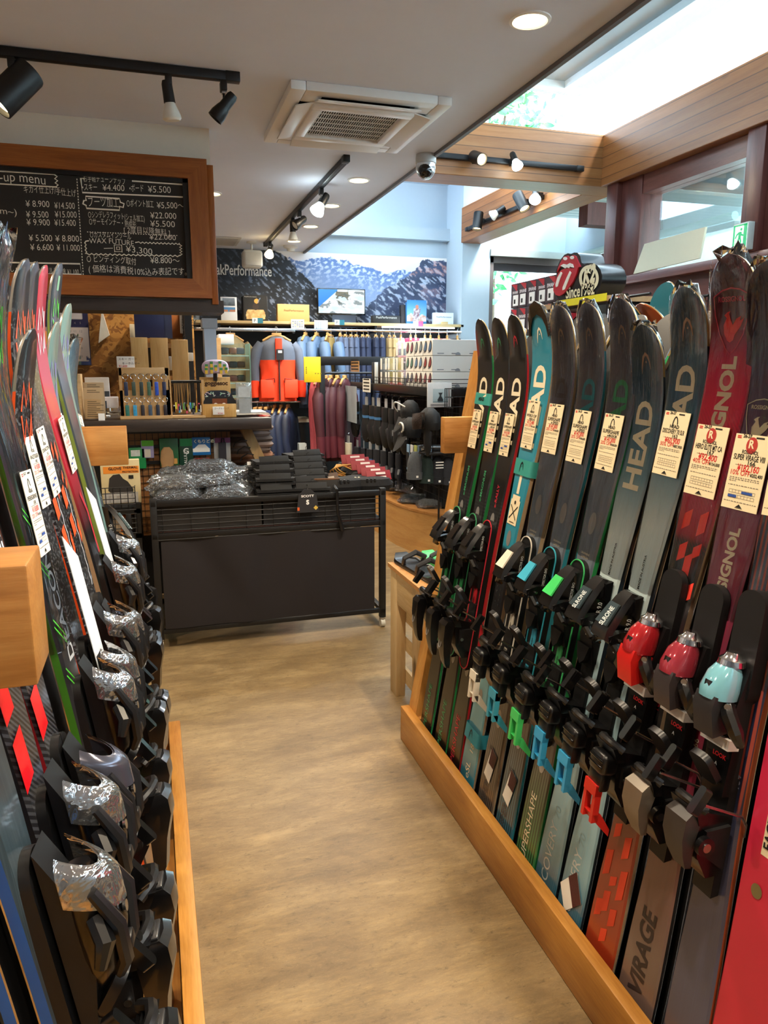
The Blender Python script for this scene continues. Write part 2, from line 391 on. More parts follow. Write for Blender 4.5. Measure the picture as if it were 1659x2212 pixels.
b = B(); b.bb((2, 12.9, 1.72), (11, 13.0, 1.9), mat('#6fa3bd', .4)); b.bb((2, 13.2, -.2), (12, 13.3, 1.75), mat('#74837f', .8)); struct(b, 'neighbour_gutter')
def leafy(name, label, c, r, n, m, trunk, seed, cat='tree'):
    rnd = random.Random(seed); root = thing(name, label, cat, (c[0], c[1], -.15))
    b = B(); c = V(c)
    for k in range(n):
        d = V((rnd.gauss(0, 1), rnd.gauss(0, 1), rnd.gauss(0, 1))).normalized()*rnd.uniform(.35, 1)
        p = c+V((d.x*r[0], d.y*r[1], d.z*r[2])); s = rnd.uniform(.05, .11)
        q = Euler((rnd.uniform(0, 6), rnd.uniform(0, 6), rnd.uniform(0, 6))).to_matrix()
        b.raw([p+q@V(v)*s for v in ((0, -1, 0), (.45, -.2, .12), (.3, .5, .05), (0, 1, 0), (-.3, .5, .05), (-.45, -.2, .12))], [(0, 1, 2, 3), (0, 3, 4, 5)], m)
    b.build('foliage', root, world=True, smooth=False)
    b = B(); b.tube(trunk, [.07-.05*i/(len(trunk)-1) for i in range(len(trunk))], mat('#4a3b2c', .9)); b.build('trunk', root, world=True)
LEAF = NT('leaves'); n_ = LEAF.noise(LEAF.coords(), 2.2, 2); LEAF.base(LEAF.ramp(n_, [(.3, '#2f7a4a'), (.5, '#4fa860'), (.7, '#8cc86a')])); LEAF.set(Roughness=.5, Transmission_Weight=.0)
leafy('garden_tree', 'leafy green tree branch hanging outside the back window', (4.55, 10.2, 2.95), (.75, .5, .6), 300, LEAF.m, [(4.0, 10.6, -.15), (4.1, 10.5, 1.5), (4.4, 10.3, 2.7), (5.0, 10.2, 3.1)], 3)
leafy('garden_shrub', 'low green shrub outside the bottom of the back window', (5.0, 10.0, 1.15), (.8, .5, .6), 300, LEAF.m, [(5, 10, -.15), (5, 10, .9)], 4, 'shrub')
leafy('roadside_tree', 'tall leafy tree seen above the crosswise pine beam', (5.6, 11.6, 5.4), (1., .7, .8), 520, LEAF.m, [(5.6, 11.9, -.15), (5.6, 11.9, 3.5), (5.6, 11.6, 5.4)], 5)
# ================================================================ lamps and fixtures on the ceiling
def lamp(name, loc, energy, col, parent=None, typ='SPOT', size=100, blend=.8, rad=.05, aim=None):
    d = bpy.data.lights.new(name, typ); d.energy = energy; d.color = col
    if typ == 'SPOT': d.spot_size = R(size); d.spot_blend = blend
    d.shadow_soft_size = rad
    o = bpy.data.objects.new(name, d); COL.objects.link(o); o.location = loc
    if aim is not None: o.rotation_euler = (V(aim)-V(loc)).to_track_quat('-Z', 'Y').to_euler()
    if parent: o.parent = parent; o.matrix_parent_inverse = parent.matrix_basis.inverted()
    return o
WARM = (1.0, .83, .61); COOL = (.82, .93, 1.0)
GLOW_W = mat('#ffe2a8', .5, emit=9., var=0, name='lit_warm'); GLOW_C = mat('#e6fbff', .5, emit=14., var=0, name='lit_cool')
def downlight(p, label, e=60, col=WARM, r=.06, size=150):
    root = thing('downlight', label, 'downlight', p, group=None)
    b = B(); b.lathe([(r*1.28, 0), (r*1.28, -.005), (r*1.08, -.008), (r, -.002), (r*.96, .0)], WHITE, 28); b.build('trim_ring', root)
    b = B(); b.lathe([(r*.97, -.003), (r*.9, -.0035), (0.001, -.0036)], GLOW_W, 24); b.build('lens', root)
    lamp('lamp', V(p)-V((0, 0, .03)), e, col, root, size=size, rad=r, aim=V(p)-V((0, 0, 1)))
    return root
DL = [((1145, 42), 'large lit downlight at the top of the photo near the skylight edge', 110),
      ((775, 388), 'lit downlight under the far end of the air conditioner, nearest of the row of four', 40),
      ((715, 443), 'second lit downlight in the row of four beside the track', 40),
      ((671, 488), 'third lit downlight in the row of four beside the track', 40),
      ((635, 520), 'small lit downlight farthest away, nearest the mountain mural', 40)]
for (px, l, e) in DL:
    p = PZ(*px, ZC); downlight((p.x, p.y, ZC-.001), l, e)
for (x, y) in ((.45, .9), (.45, 2.4), (-1.3, 1.6), (1.3, .6), (.45, -.8), (-1.6, 3.4), (-.9, 6.2), (.5, 5.9), (-1.6, 7.4)):   # the shop's other ceiling downlights, above and behind the frame
    downlight((x, y, ZC-.001), 'lit round ceiling downlight of the shop', 70)['group'] = 'ceiling downlights over the front of the shop'

# cassette air conditioner
a0, a1 = V((.665, 3.545)), V((1.435, 4.385))
root = thing('air_conditioner', 'white square ceiling cassette air conditioner with grille', 'air conditioner', ((a0.x+a1.x)/2, (a0.y+a1.y)/2, ZC))
cx, cy = root.location.x, root.location.y; hw, hd = (a1.x-a0.x)/2, (a1.y-a0.y)/2
ACW = mat('#e9e6e2', .4, var=.02)
b = B()
for sx in (-1, 1): b.box((cx+sx*(hw-.035), cy, ZC-.02), (.07, 2*hd, .04), ACW, bev=.006)
for sy in (-1, 1): b.box((cx, cy+sy*(hd-.035), ZC-.0195), (2*hw-.142, .07, .039), ACW, bev=.004)
for sx in (-1, 1):
    for sy in (-1, 1): b.box((cx+sx*(hw-.115), cy+sy*(hd-.115), ZC-.0185), (.088, .088, .037), ACW, bev=.004)
b.build('frame', root, world=True)
b = B(); b.bb((cx-hw+.05, cy-hd+.05, ZC-.012), (cx+hw-.05, cy+hd-.05, ZC-.002), mat('#2b2a2c', .8)); b.build('air_slot', root, world=True)
g = .25
b = B()
for (x0, x1, y0, y1) in ((-g, g, -g-.02, -g+.035), (-g, g, g-.035, g+.02), (-g, -g+.05, -g+.036, g-.036), (g-.05, g, -g+.036, g-.036)): b.bb((cx+x0, cy+y0, ZC-.055), (cx+x1, cy+y1, ZC-.03), ACW, bev=.006)
b.build('panel', root, world=True)
b = B(); b.bb((cx-g+.04, cy-g+.03, ZC-.036), (cx+g-.04, cy+g-.03, ZC-.032), mat('#232224', .8))
n = 34
for k in range(n): x = cx-g+.05+(2*g-.1)*k/(n-1); b.bb((x-.0016, cy-g+.03, ZC-.040), (x+.0016, cy+g-.03, ZC-.037), ACW)
for k in range(7): y = cy-g+.05+(2*g-.1)*k/6; b.bb((cx-g+.04, y-.0016, ZC-.041), (cx+g-.04, y+.0016, ZC-.037), ACW)
b.build('grille', root, world=True)
for (x, y, w, d, rx, ry) in ((-1, 0, .115, .54, 0, R(-13)), (1, 0, .115, .54, 0, R(13)), (0, -1, .5, .115, R(13), 0), (0, 1, .5, .115, R(-13), 0)):
    b = B(); b.box((cx+x*(hw-.105), cy+y*(hd-.105), ZC-.045), (w, d, .008), ACW, rot=(rx, ry, 0), bev=.003); b.build('louver', root, world=True)

# light tracks and their heads
def track(name, p0, p1, label, drop=0.):
    b = B(); p0, p1 = V(p0), V(p1); d = (p1-p0); L = d.length; T = Matrix.Translation(p0) @ d.to_track_quat('Y', 'Z').to_matrix().to_4x4()
    b.T = T; b.bb((-.018, 0, -.018), (.018, L, .018), BLKMET, bev=.003); b.bb((-.006, .01, -.0185), (.006, L-.01, -.0175), mat('#050506', .5))
    b.bb((-.02, -.012, -.02), (.02, .05, .02), BLACK, bev=.003); b.bb((-.02, L-.05, -.02), (.02, L+.012, .02), BLACK, bev=.003)
    return one(b, name, label, 'light track')
def head(p, aim, label, kind='can', lit=None, energy=0, L=.12, r=.035, stem=.09, col=WARM, side=None, group=None):
    """track head hanging at p (bottom of the rail) and pointing along aim"""
    p = V(p); aim = V(aim).normalized(); root = thing('spotlight', label, 'spotlight', p, group=group)
    down = V(side) if side else V((0, 0, -1)); j = p+down*stem
    b = B(); b.T = Matrix.Translation(p) @ down.to_track_quat('-Z', 'Y').to_matrix().to_4x4()
    b.box((0, 0, -.02), (.028, .05, .04), BLACK, bev=.003); b.bb((-.008, -.012, -.05), (.008, .012, -.035), STEEL); b.build('adapter', root, world=True)
    b = B(); b.cyl(p+down*.04, j, .005, BLACK if kind != 'bulb' else STEEL, 8); b.build('stem', root, world=True)
    T = Matrix.Translation(j) @ aim.to_track_quat('Z', 'Y').to_matrix().to_4x4()
    b = B(T)
    if kind == 'can':
        b.lathe([(.001, -L*.5), (r*.95, -L*.5), (r, -L*.45), (r, L*.5), (r*.9, L*.5), (r*.86, L*.38), (.001, L*.36)], BLACK, 24)
    elif kind == 'snoot':
        b.lathe([(.001, -L*.5), (r*.55, -L*.5), (r*.7, -L*.4), (r*.72, 0), (r*.8, L*.05), (r, L*.3), (r, L*.5), (r*.85, L*.5), (r*.8, L*.4), (.001, L*.38)], BLACK, 20)
    else:
        b.lathe([(.001, -L*.6), (r*.45, -L*.6), (r*.55, -L*.5), (r*.6, 0), (r*.62, L*.05), (.001, L*.05)], BLACK, 18)
    b.build('housing', root, world=True)
    b = B(T); g = GLOW_W if lit == 'warm' else GLOW_C if lit == 'cool' else mat('#e8e4d8', .35)
    if kind == 'bulb': b.lathe([(r*.5, L*.05), (r*.6, L*.12), (r*.95, L*.42), (r*1.0, L*.52), (r*.8, L*.58), (.001, L*.6)], g, 18)
    else: b.lathe([(r*.84, L*.40), (.001, L*.405)], g, 18)
    b.build('bulb', root, world=True)
    if energy: lamp('lamp', j+aim*(L*.62), energy, WARM if lit == 'warm' else COOL, root, size=95, blend=.9, rad=r*.8, aim=j+aim*2)
    return root
p0 = PZ(-120, 84, ZC-.02); p1 = PZ(514, 161, ZC-.02)
track('light_track', (p0.x, 3.55, ZC-.02), (p1.x, 3.55, ZC-.02), 'long black light track over the chalkboard at upper left')
q = lambda x: V((PY(x, 120, 3.55).x, 3.55, ZC-.04))
head(q(24), (-.55, -.15, -.62), 'large black cylinder spotlight at the far left of the track over the chalkboard', 'can', 'warm', 25, L=.20, r=.062, stem=.11)
head(q(361), (.12, .1, -1), 'bare reflector bulb spotlight in the middle of the track over the chalkboard', 'bulb', None, L=.13, r=.04, stem=.1)
head(q(480), (-.5, .1, -.6), 'small black spotlight at the right end of the track over the chalkboard', 'snoot', None, L=.13, r=.034, stem=.1)
tx = 1.2
track('light_track', (1.2, 4.64, ZC-.02), (1.2, 8.0, ZC-.02), 'black light track running away from the air conditioner towards the mural')
def ty(px, py): return PX(px, py, tx).y
head((tx, 5.35, ZC-.04), (-.5, -.25, -.75), 'lit cool-white reflector spotlight on the track behind the air conditioner', 'bulb', 'cool', 60, L=.14, r=.05, stem=.1)
head((tx, 6.15, ZC-.04), (-.6, -.3, -.45), 'small unlit black spotlight beside the second downlight of the row', 'snoot', None, L=.13, r=.04, stem=.08)
head((tx, 6.45, ZC-.04), (.05, .05, -1), 'unlit bulb spotlight hanging straight down from the long track', 'bulb', None, L=.13, r=.04, stem=.1)
head((tx, 7.7, ZC-.04), (-.25, -.55, -.7), 'lit warm spotlight at the mural end of the long track', 'bulb', 'warm', 40, L=.13, r=.045, stem=.08)
# tracks on the pine beams
pa, pb = PY(950, 340, 5.25), PY(1258, 362, 5.25)
track('light_track', (1.75, 5.26, (pa.z+pb.z)/2+.01), (pb.x, 5.26, (pa.z+pb.z)/2), 'black light track fixed to the face of the crosswise pine beam')
h0 = PY(1023, 350, 5.24); head((h0.x, 5.24, h0.z+.01), (.12, -.85, -.35), 'lit warm can spotlight at the left of the crosswise beam track', 'can', 'warm', 30, L=.13, r=.042, stem=.07, side=(0, -1, 0))
h0 = PY(1103, 352, 5.24); head((h0.x, 5.24, h0.z), (.05, -.6, -.8), 'lit cool bulb spotlight in the middle of the crosswise beam track', 'bulb', 'cool', 30, L=.12, r=.04, stem=.07, side=(0, -1, 0))
rb = lambda px, py: PX(px, py, 3.35)
r0, r1 = rb(1003, 494), rb(1168, 430)
track('light_track', (3.36, r1.y, (r0.z+r1.z)/2), (3.36, r0.y-.05, (r0.z+r1.z)/2), 'black light track on the rear pine beam running towards the pillar')
zz = (r0.z+r1.z)/2
for (px, py, aim, lab, kd, lt, en) in ((1048, 466, (-.15, -.1, -1), 'black can spotlight on the rear beam track, nearest the white pillar', 'can', 'warm', 15), (1092, 448, (-.5, .2, -.35), 'unlit bulb spotlight in the middle of the rear beam track', 'bulb', None, 0),
        (1143, 430, (.2, -.5, -.8), 'tilted black can spotlight beside the cool lamp on the rear beam', 'can', 'warm', 15), (1174, 433, (-.3, -.5, -.6), 'brightly lit cool bulb spotlight at the near end of the rear beam track', 'bulb', 'cool', 40)):
    h0 = rb(px, py); head((3.34, h0.y, zz), aim, lab, kd, lt, en, L=.17 if kd == 'can' else .13, r=.05, stem=.07, side=(-1, 0, 0))
# dome camera at the ceiling edge
p = PZ(920, 334, ZC); root = thing('security_camera', 'white dome security camera at the ceiling edge', 'security camera', p)
b = B(Matrix.Translation(p)); b.lathe([(.001, 0), (.058, 0), (.062, -.02), (.062, -.05), (.05, -.055)], mat('#b9bab9', .4), 28); b.build('base', root, world=True)
b = B(Matrix.Translation(p)); b.lathe([(.056, -.05), (.06, -.075), (.056, -.1), (.04, -.125), (.02, -.14), (.001, -.142)], mat('#d5d8da', .2, .6), 28); b.build('housing', root, world=True)
b = B(Matrix.Translation(p)); b.sph((-.012, -.022, -.095), .045, BLKGLOSS); b.build('lens', root, world=True)
# smoke detector, ceiling hatch, hanging loudspeaker
p = PZ(628, 531, ZC); b = B(Matrix.Translation(p)); b.lathe([(.001, 0), (.075, 0), (.075, -.02), (.045, -.03), (.04, -.055), (.001, -.06)], mat('#d9d6d0', .5), 24)
one(b, 'smoke_detector', 'round white smoke detector on the ceiling near the mural', 'smoke detector')
p = PZ(490, 520, ZC); b = B(); b.bb((p.x-.30, p.y-.25, ZC-.012), (p.x+.12, p.y+.25, ZC-.001), mat('#bdb9b6', .6), bev=.004); b.bb((p.x-.27, p.y-.22, ZC-.016), (p.x+.09, p.y+.22, ZC-.010), mat('#a9a5a3', .6)); one(b, 'ceiling_hatch', 'shallow square access hatch in the ceiling behind the chalkboard', 'hatch')
p = PY(544, 545, 8.0); root = thing('loudspeaker', 'white loudspeaker hanging under the ceiling in front of the mural lettering', 'loudspeaker', (p.x, 8.0, ZC))
b = B(); b.cyl((p.x, 8, ZC), (p.x, 8, ZC-.09), .012, mat('#cfcfcf', .4), 10); b.lathe([(.001, 0), (.05, 0), (.05, -.012), (.012, -.02)], mat('#cfcfcf', .4), 18, T=Matrix.Translation((p.x, 8, ZC))); b.build('bracket', root, world=True)
b = B(); b.box((p.x, 8, ZC-.17), (.2, .17, .17), mat('#c9cbcb', .5), bev=.03, seg=3); b.build('cabinet', root, world=True)
b = B(); b.box((p.x, 7.914, ZC-.175), (.16, .008, .13), mat('#b4b6b6', .7), bev=.003); b.build('grille', root, world=True)

# ---------------------------------------------------------------- menu wall and chalkboard
SY = 4.37
b = B(); b.bb((XL, SY, 1.86), (.372, SY+.18, ZC), mat('#ddd2c0', .8, var=.03)); struct(b, 'wall_menu')
b = B(); b.bb((XL, SY-.03, 1.795), (.41, SY+.25, 1.86), wood('dark_ledge', '#1c1614', '#2d2421', '#3f3430', (.8, 10, 10), knots=False)); struct(b, 'trim_9')
root = thing('chalkboard', 'wide timber-framed chalkboard menu with white chalk prices', 'chalkboard', (-.6, SY, 1.86))
BW = wood('chalkboard_frame', '#683210', '#93501f', '#ac682f', (.7, 9, 9), rough=.35); BWV = wood('chalkboard_stile', '#683210', '#93501f', '#ac682f', (9, 9, .7), rough=.35)
fz0, fz1 = PY(460, 645, 4.32).z, PY(450, 346, 4.32).z; fx1 = PY(452, 500, 4.32).x; fw = .10
b = B(); b.prism([(-2.4, fz1-fw), (fx1-fw, fz1-fw), (fx1, fz1), (-2.4, fz1)], -4.375, -4.30, BW, T=Matrix.Rotation(R(90), 4, 'X')); b.build('top_rail', root, world=True)
b = B(); b.prism([(-2.4, fz0), (fx1, fz0), (fx1-fw, fz0+fw), (-2.4, fz0+fw)], -4.375, -4.30, BW, T=Matrix.Rotation(R(90), 4, 'X')); b.build('bottom_rail', root, world=True)
b = B(); b.prism([(fx1, fz0), (fx1, fz1), (fx1-fw, fz1-fw), (fx1-fw, fz0+fw)], -4.375, -4.30, BWV, T=Matrix.Rotation(R(90), 4, 'X')); b.bb((fx1+.001, 4.33, fz0-.03), (fx1+.035, 4.46, fz1-.02), BWV, bev=.003); b.build('right_stile', root, world=True)
t = NT('chalk_slate'); n_ = t.noise(t.coords((1, 1, 2)), 3, 5, .6); t.base(t.ramp(n_, [(.3, '#1d1a17'), (.6, '#29241f'), (.8, '#332d27')])); t.set(Roughness=.7); SLATE = t.m
b = B(); b.bb((-2.4, 4.345, fz0+fw-.01), (fx1-fw+.01, 4.365, fz1-fw+.01), SLATE); b.build('slate', root, world=True)
b = B(); x1_, z1_, z0_ = fx1-fw, fz1-fw, fz0+fw
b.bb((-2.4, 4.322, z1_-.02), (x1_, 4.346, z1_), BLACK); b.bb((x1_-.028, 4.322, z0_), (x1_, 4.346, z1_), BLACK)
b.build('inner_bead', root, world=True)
CHALK = mat('#f2ead8', .95, var=.12, vs=260, name='chalk')
BY = 4.343
def bp(px, py): return PY(px, py, BY)
def chalk(px, py, st, hpx, wpx=None, name='chalk_writing', bold=-.006, up=0):
    """chalk writing whose left baseline end sits at photo px, about hpx tall"""
    o = bp(px, py); sz = hpx/FPX*4.5*1.12
    vs, fs, xa, xb = text_mesh(st, bold); sx = 1
    if wpx: sx = (bp(px+wpx, py).x-o.x)/((xb-xa)*sz)
    b = B(); b.text(st, sz, CHALK, bold=bold, sx=sx, f=lambda x, y: V((o.x+x, BY, o.z+y+.018*math.sin(x*17)*.25))); return b
CW = []
for (x, y, s, h, w) in ((0, 392, '-up menu', 21, 98), (52, 416, 'キカイ仕上げ/手仕上げ', 13, 112), (56, 447, '¥ 8.900', 14, 51), (118, 451, '¥14.500', 14, 44), (57, 470, '¥ 9.500', 14, 48), (119, 470, '¥15.000', 14, 47), (58, 487, '¥ 9.900', 14, 50), (118, 488, '¥15.400', 14, 46),
        (-48, 461, '(96mm~)', 14, 84), (63, 521, '¥ 5,500', 14, 50), (120, 522, '¥ 8.800', 14, 51), (66, 541, '¥ 6.600', 14, 50), (123, 542, '¥ 11.000', 14, 50), (14, 587, 'とし・ビンディングクルし別途 ¥1.100', 12, 156),
        (181, 392, 'お手軽チューンナップ', 12, 90), (178, 411, '•スキー', 13, 32), (222, 412, '¥4.400', 14, 47), (280, 413, '•ボード', 13, 30), (320, 416, '¥5.500', 15, 49),
        (191, 445, 'ブーツ加工', 18, 66), (274, 446, '○ポイント加工', 13, 58), (339, 450, '¥5,500〜', 14, 60), (191, 470, '○シンデレラフィット(シェル加工)', 12, 121), (325, 472, '¥22.000', 14, 56), (193, 485, '○サーモインナー・熱成形', 12, 101), (325, 490, '¥5.500', 14, 53),
        (268, 503, '[ 2度目以降無料 ]', 12, 99), (195, 513, '○カスタムインソール', 11, 88), (323, 518, '¥22.000', 12, 57), (193, 526, 'WAX FUTURE', 12, 96), (225, 544, '一回 ¥3,300', 14, 104), (188, 566, '○ ビンディング取付', 13, 106), (325, 569, '¥8.800〜', 14, 63), (192, 588, '( 価格は消費税10%込み表記です。)', 14, 224)):
    chalk(x, y, s, h, w).build('chalk_writing', root, world=True)
def chalkline(pts, r=.0035, closed=False, name='chalk_line'):
    b = B(); b.tube([bp(*p) for p in pts], r, CHALK, 4, closed); b.build(name, root, world=True)
def zig(x0, y0, x1, y1, n, a): return [(x0+(x1-x0)*k/n+(a if k % 2 else -a)*((y1-y0) != 0)*(abs(y1-y0) > abs(x1-x0)), y0+(y1-y0)*k/n+(a if k % 2 else -a)*(abs(x1-x0) >= abs(y1-y0))) for k in range(n+1)]
chalkline([(0, 370), (120, 377)]+zig(120, 377, 123, 404, 6, 3)+[(123, 404), (0, 397)])
chalkline([(285, 391), (398, 399), (399, 426), (178, 416), (174, 385), (182, 386)], .0045)
chalkline([(185, 424), (258, 429), (260, 437), (268, 440), (266, 448), (258, 446), (258, 454), (187, 450), (186, 444), (179, 440), (181, 433), (186, 433)], .004, True)
chalkline([(292, 524)]+zig(300, 524, 388, 527, 22, 1.5)+zig(390, 528, 391, 552, 8, 2.5)+zig(388, 553, 188, 549, 40, 1.5)+zig(186, 548, 184, 521, 7, 1.5)+[(192, 520)], .003)
chalkline([(15, 567), (173, 570), (176, 593), (15, 591)], .005)
b = B()
for k in range(34):
    y = 386+k*6.2; x = 166+14*(k/34)
    b.tube([bp(x, y), bp(x+.3, y+3.2)], .003, CHALK, 4)
for k in range(36): b.tube([bp(188+k*5.5, 501+k*.22), bp(190.5+k*5.5, 501+k*.22)], .0025, CHALK, 4)
b.build('chalk_dashes', root, world=True)
# ================================================================ skis
def pw(x, pts):
    for (a, va), (b_, vb) in zip(pts, pts[1:]):
        if x <= b_: q = (x-a)/(b_-a); q = q*q*(3-2*q); return va+(vb-va)*q
    return pts[-1][1]
class Ski:
    """local axes: X out of the top sheet, Y across, Z from tail to tip"""
    def __init__(s, L=1.65, w=(.108, .070, .126), tip=.075, tipr=.08, curl=.32):
        s.L, s.w, s.tip, s.tipr, s.curl = L, w, tip, tipr, curl
    def hw(s, z):
        L = s.L; a = pw(z/L, [(0, s.w[0]), (.08, s.w[0]), (.46, s.w[1]), (.875, s.w[2]), (1, s.w[2]*.97)])/2
        if z > L-s.tipr: q = (z-(L-s.tipr))/s.tipr; a *= math.sqrt(max(0, 1-min(1, q)**2.3))
        if z < .02: a *= .82+.18*z/.02
        return max(a, .0015)
    def rise(s, z):
        s0 = s.L-s.curl
        return 0 if z < s0 else s.tip*((z-s0)/s.curl)**2.2
    def th(s, z): return pw(z/s.L, [(0, .010), (.2, .014), (.42, .021), (.58, .021), (.8, .015), (.93, .011), (1, .008)])
    def top(s, z): return s.rise(z)+s.th(z)
    def mesh(s, top, side, base, tipm=None, name='ski', parent=None, tipfrom=.12):
        b = B(); L = s.L; zs = [L*i/34 for i in range(28)]+[L*(28+6*(1-(1-k/14)**1.6))/34 for k in range(0, 15)]
        zs = sorted(set(round(min(z, L), 5) for z in zs)); rings = []; uv = []
        for z in zs:
            a = s.hw(z); r = s.rise(z); t = s.th(z); q = min(.005, a*.35)
            rings.append([V((r+t, -a+q, z)), V((r+t+.0006, 0, z)), V((r+t, a-q, z)), V((r+t*.72, a, z)), V((r+.0022, a, z)), V((r, a-.0004, z)), V((r, -a+.0004, z)), V((r+.0022, -a, z)), V((r+t*.72, -a, z))])
        n = 9; cols = [top, top, top, side, STEEL, base, STEEL, side, top]
        bm = b.bm; vs = [[bm.verts.new(p) for p in r] for r in rings]; lay = bm.loops.layers.uv.new('UVMap')
        for i in range(len(zs)-1):
            for j in range(n):
                k = (j+1) % n; m = cols[j]
                if tipm and zs[i] > L-tipfrom and j in (3, 7): m = tipm
                f = bm.faces.new((vs[i][j], vs[i][k], vs[i+1][k], vs[i+1][j])); f.material_index = b.mi(m)
                for lp in f.loops: c = lp.vert.co; lp[lay].uv = (.5+c.y/.13, c.z/L)
        for r, fl in ((vs[0], True), (vs[-1], False)):
            f = bm.faces.new(r[::-1] if fl else r); f.material_index = b.mi(side)
            for lp in f.loops: lp[lay].uv = (.5, lp.vert.co.z/L)
        return b.build(name, parent, ang=30)
    # a decal point: s along, u across (right of the viewer positive)
    def pt(s, z, u, off=.0012): return V((s.top(max(0, min(s.L, z)))+off, u, z))
    def text(s, b, st, z0, size, m, u0=0., bold=.02, sx=1.0, off=.0012, align='L', flip=False):
        """reads up the ski"""
        g = (lambda x, y: s.pt(z0+x, u0-y+size*.36, off)) if not flip else (lambda x, y: s.pt(z0-x, u0+y-size*.36, off))
        b.text(st, size, m, f=g, bold=bold, sx=sx, align=align); return b
    def htext(s, b, st, z0, size, m, u0=0., bold=.0, sx=1.0, off=.0012, align='C', slant=0.):
        """reads across the ski"""
        b.text(st, size, m, f=lambda x, y: s.pt(z0+y+slant*x, u0+x, off), bold=bold, sx=sx, align=align); return b
    def poly(s, b, pts, m, off=.0012):
        b.raw([s.pt(z, u, off) for (u, z) in pts], [tuple(range(len(pts)))], m); return b
    def stroke(s, b, pts, w, m, off=.0014, closed=False):
        P = [V((u, z, 0)) for (u, z) in pts]; n = len(P); ws = w if isinstance(w, (list, tuple)) else [w]*n; Lf, Rt = [], []
        for i in range(n):
            a = P[i-1] if (i or closed) else P[i]; c = P[(i+1) % n] if (i < n-1 or closed) else P[i]
            d = (c-a).normalized() if (c-a).length > 1e-9 else V((0, 1, 0)); nn = V((-d.y, d.x, 0))*ws[i]/2
            Lf.append(P[i]+nn); Rt.append(P[i]-nn)
        vs = [s.pt(p.y, p.x, off) for p in Lf+Rt]
        fs = [(i, (i+1) % n, n+(i+1) % n, n+i) for i in range(n if closed else n-1)]
        b.raw(vs, fs, m); return b
    def disc(s, b, z0, u0, ru, rz, m, off=.0012, n=20):
        s.poly(b, [(u0+ru*math.cos(2*PI*k/n), z0+rz*math.sin(2*PI*k/n)) for k in range(n)], m, off); return b
    def arch(s, b, z0, u0, hgt, m, off=.0014):
        """pointed ski-tip arch emblem with a dot"""
        w = hgt*.36
        s.stroke(b, [(u0-w, z0-hgt*.5), (u0-w*.92, z0-hgt*.1), (u0-w*.6, z0+hgt*.33), (u0-w*.1, z0+hgt*.5), (u0+w*.35, z0+hgt*.40), (u0+w*.75, z0+hgt*.12), (u0+w, z0-hgt*.25)], [hgt*.03, hgt*.1, hgt*.15, hgt*.17, hgt*.15, hgt*.1, hgt*.03], m, off)
        s.disc(b, z0+hgt*.1, u0, hgt*.055, hgt*.055, m, off); return b
    def wrap(s, parent, z0, seed, m, lump=.006):
        """shrink film pulled over the tip, crumpled at its end"""
        rnd = random.Random(seed); b = B(); rings = []; L = s.L
        zs = [z0+(L+.006-z0)*k/26 for k in range(27)]
        for i, z in enumerate(zs):
            q = max(0, (z-(L-.06))/.06)*.75; a = s.hw(min(z, L-.02))+.002; r = s.rise(min(z, L)); t = s.th(min(z, L)); ring = []
            if q > 0: a = s.hw(min(z, L-.003))+.003+.004*q
            for j in range(18):
                an = 2*PI*j/18; ca, sa = math.cos(an), math.sin(an)
                jit = (lump*q*rnd.uniform(-.4, 1.3) if q > 0 else 0)+.0012*rnd.uniform(0, 1)
                ring.append(V((r+t/2+(t/2+.003+jit)*math.copysign(abs(ca)**.5, ca), (a+jit*.8)*math.copysign(abs(sa)**.6, sa), z+(lump*q*rnd.uniform(-.6, 1) if q > 0 else 0))))
            rings.append(ring)
        b.loft(rings, m, cap=True); return b.build('shrink_wrap', parent, ang=50)
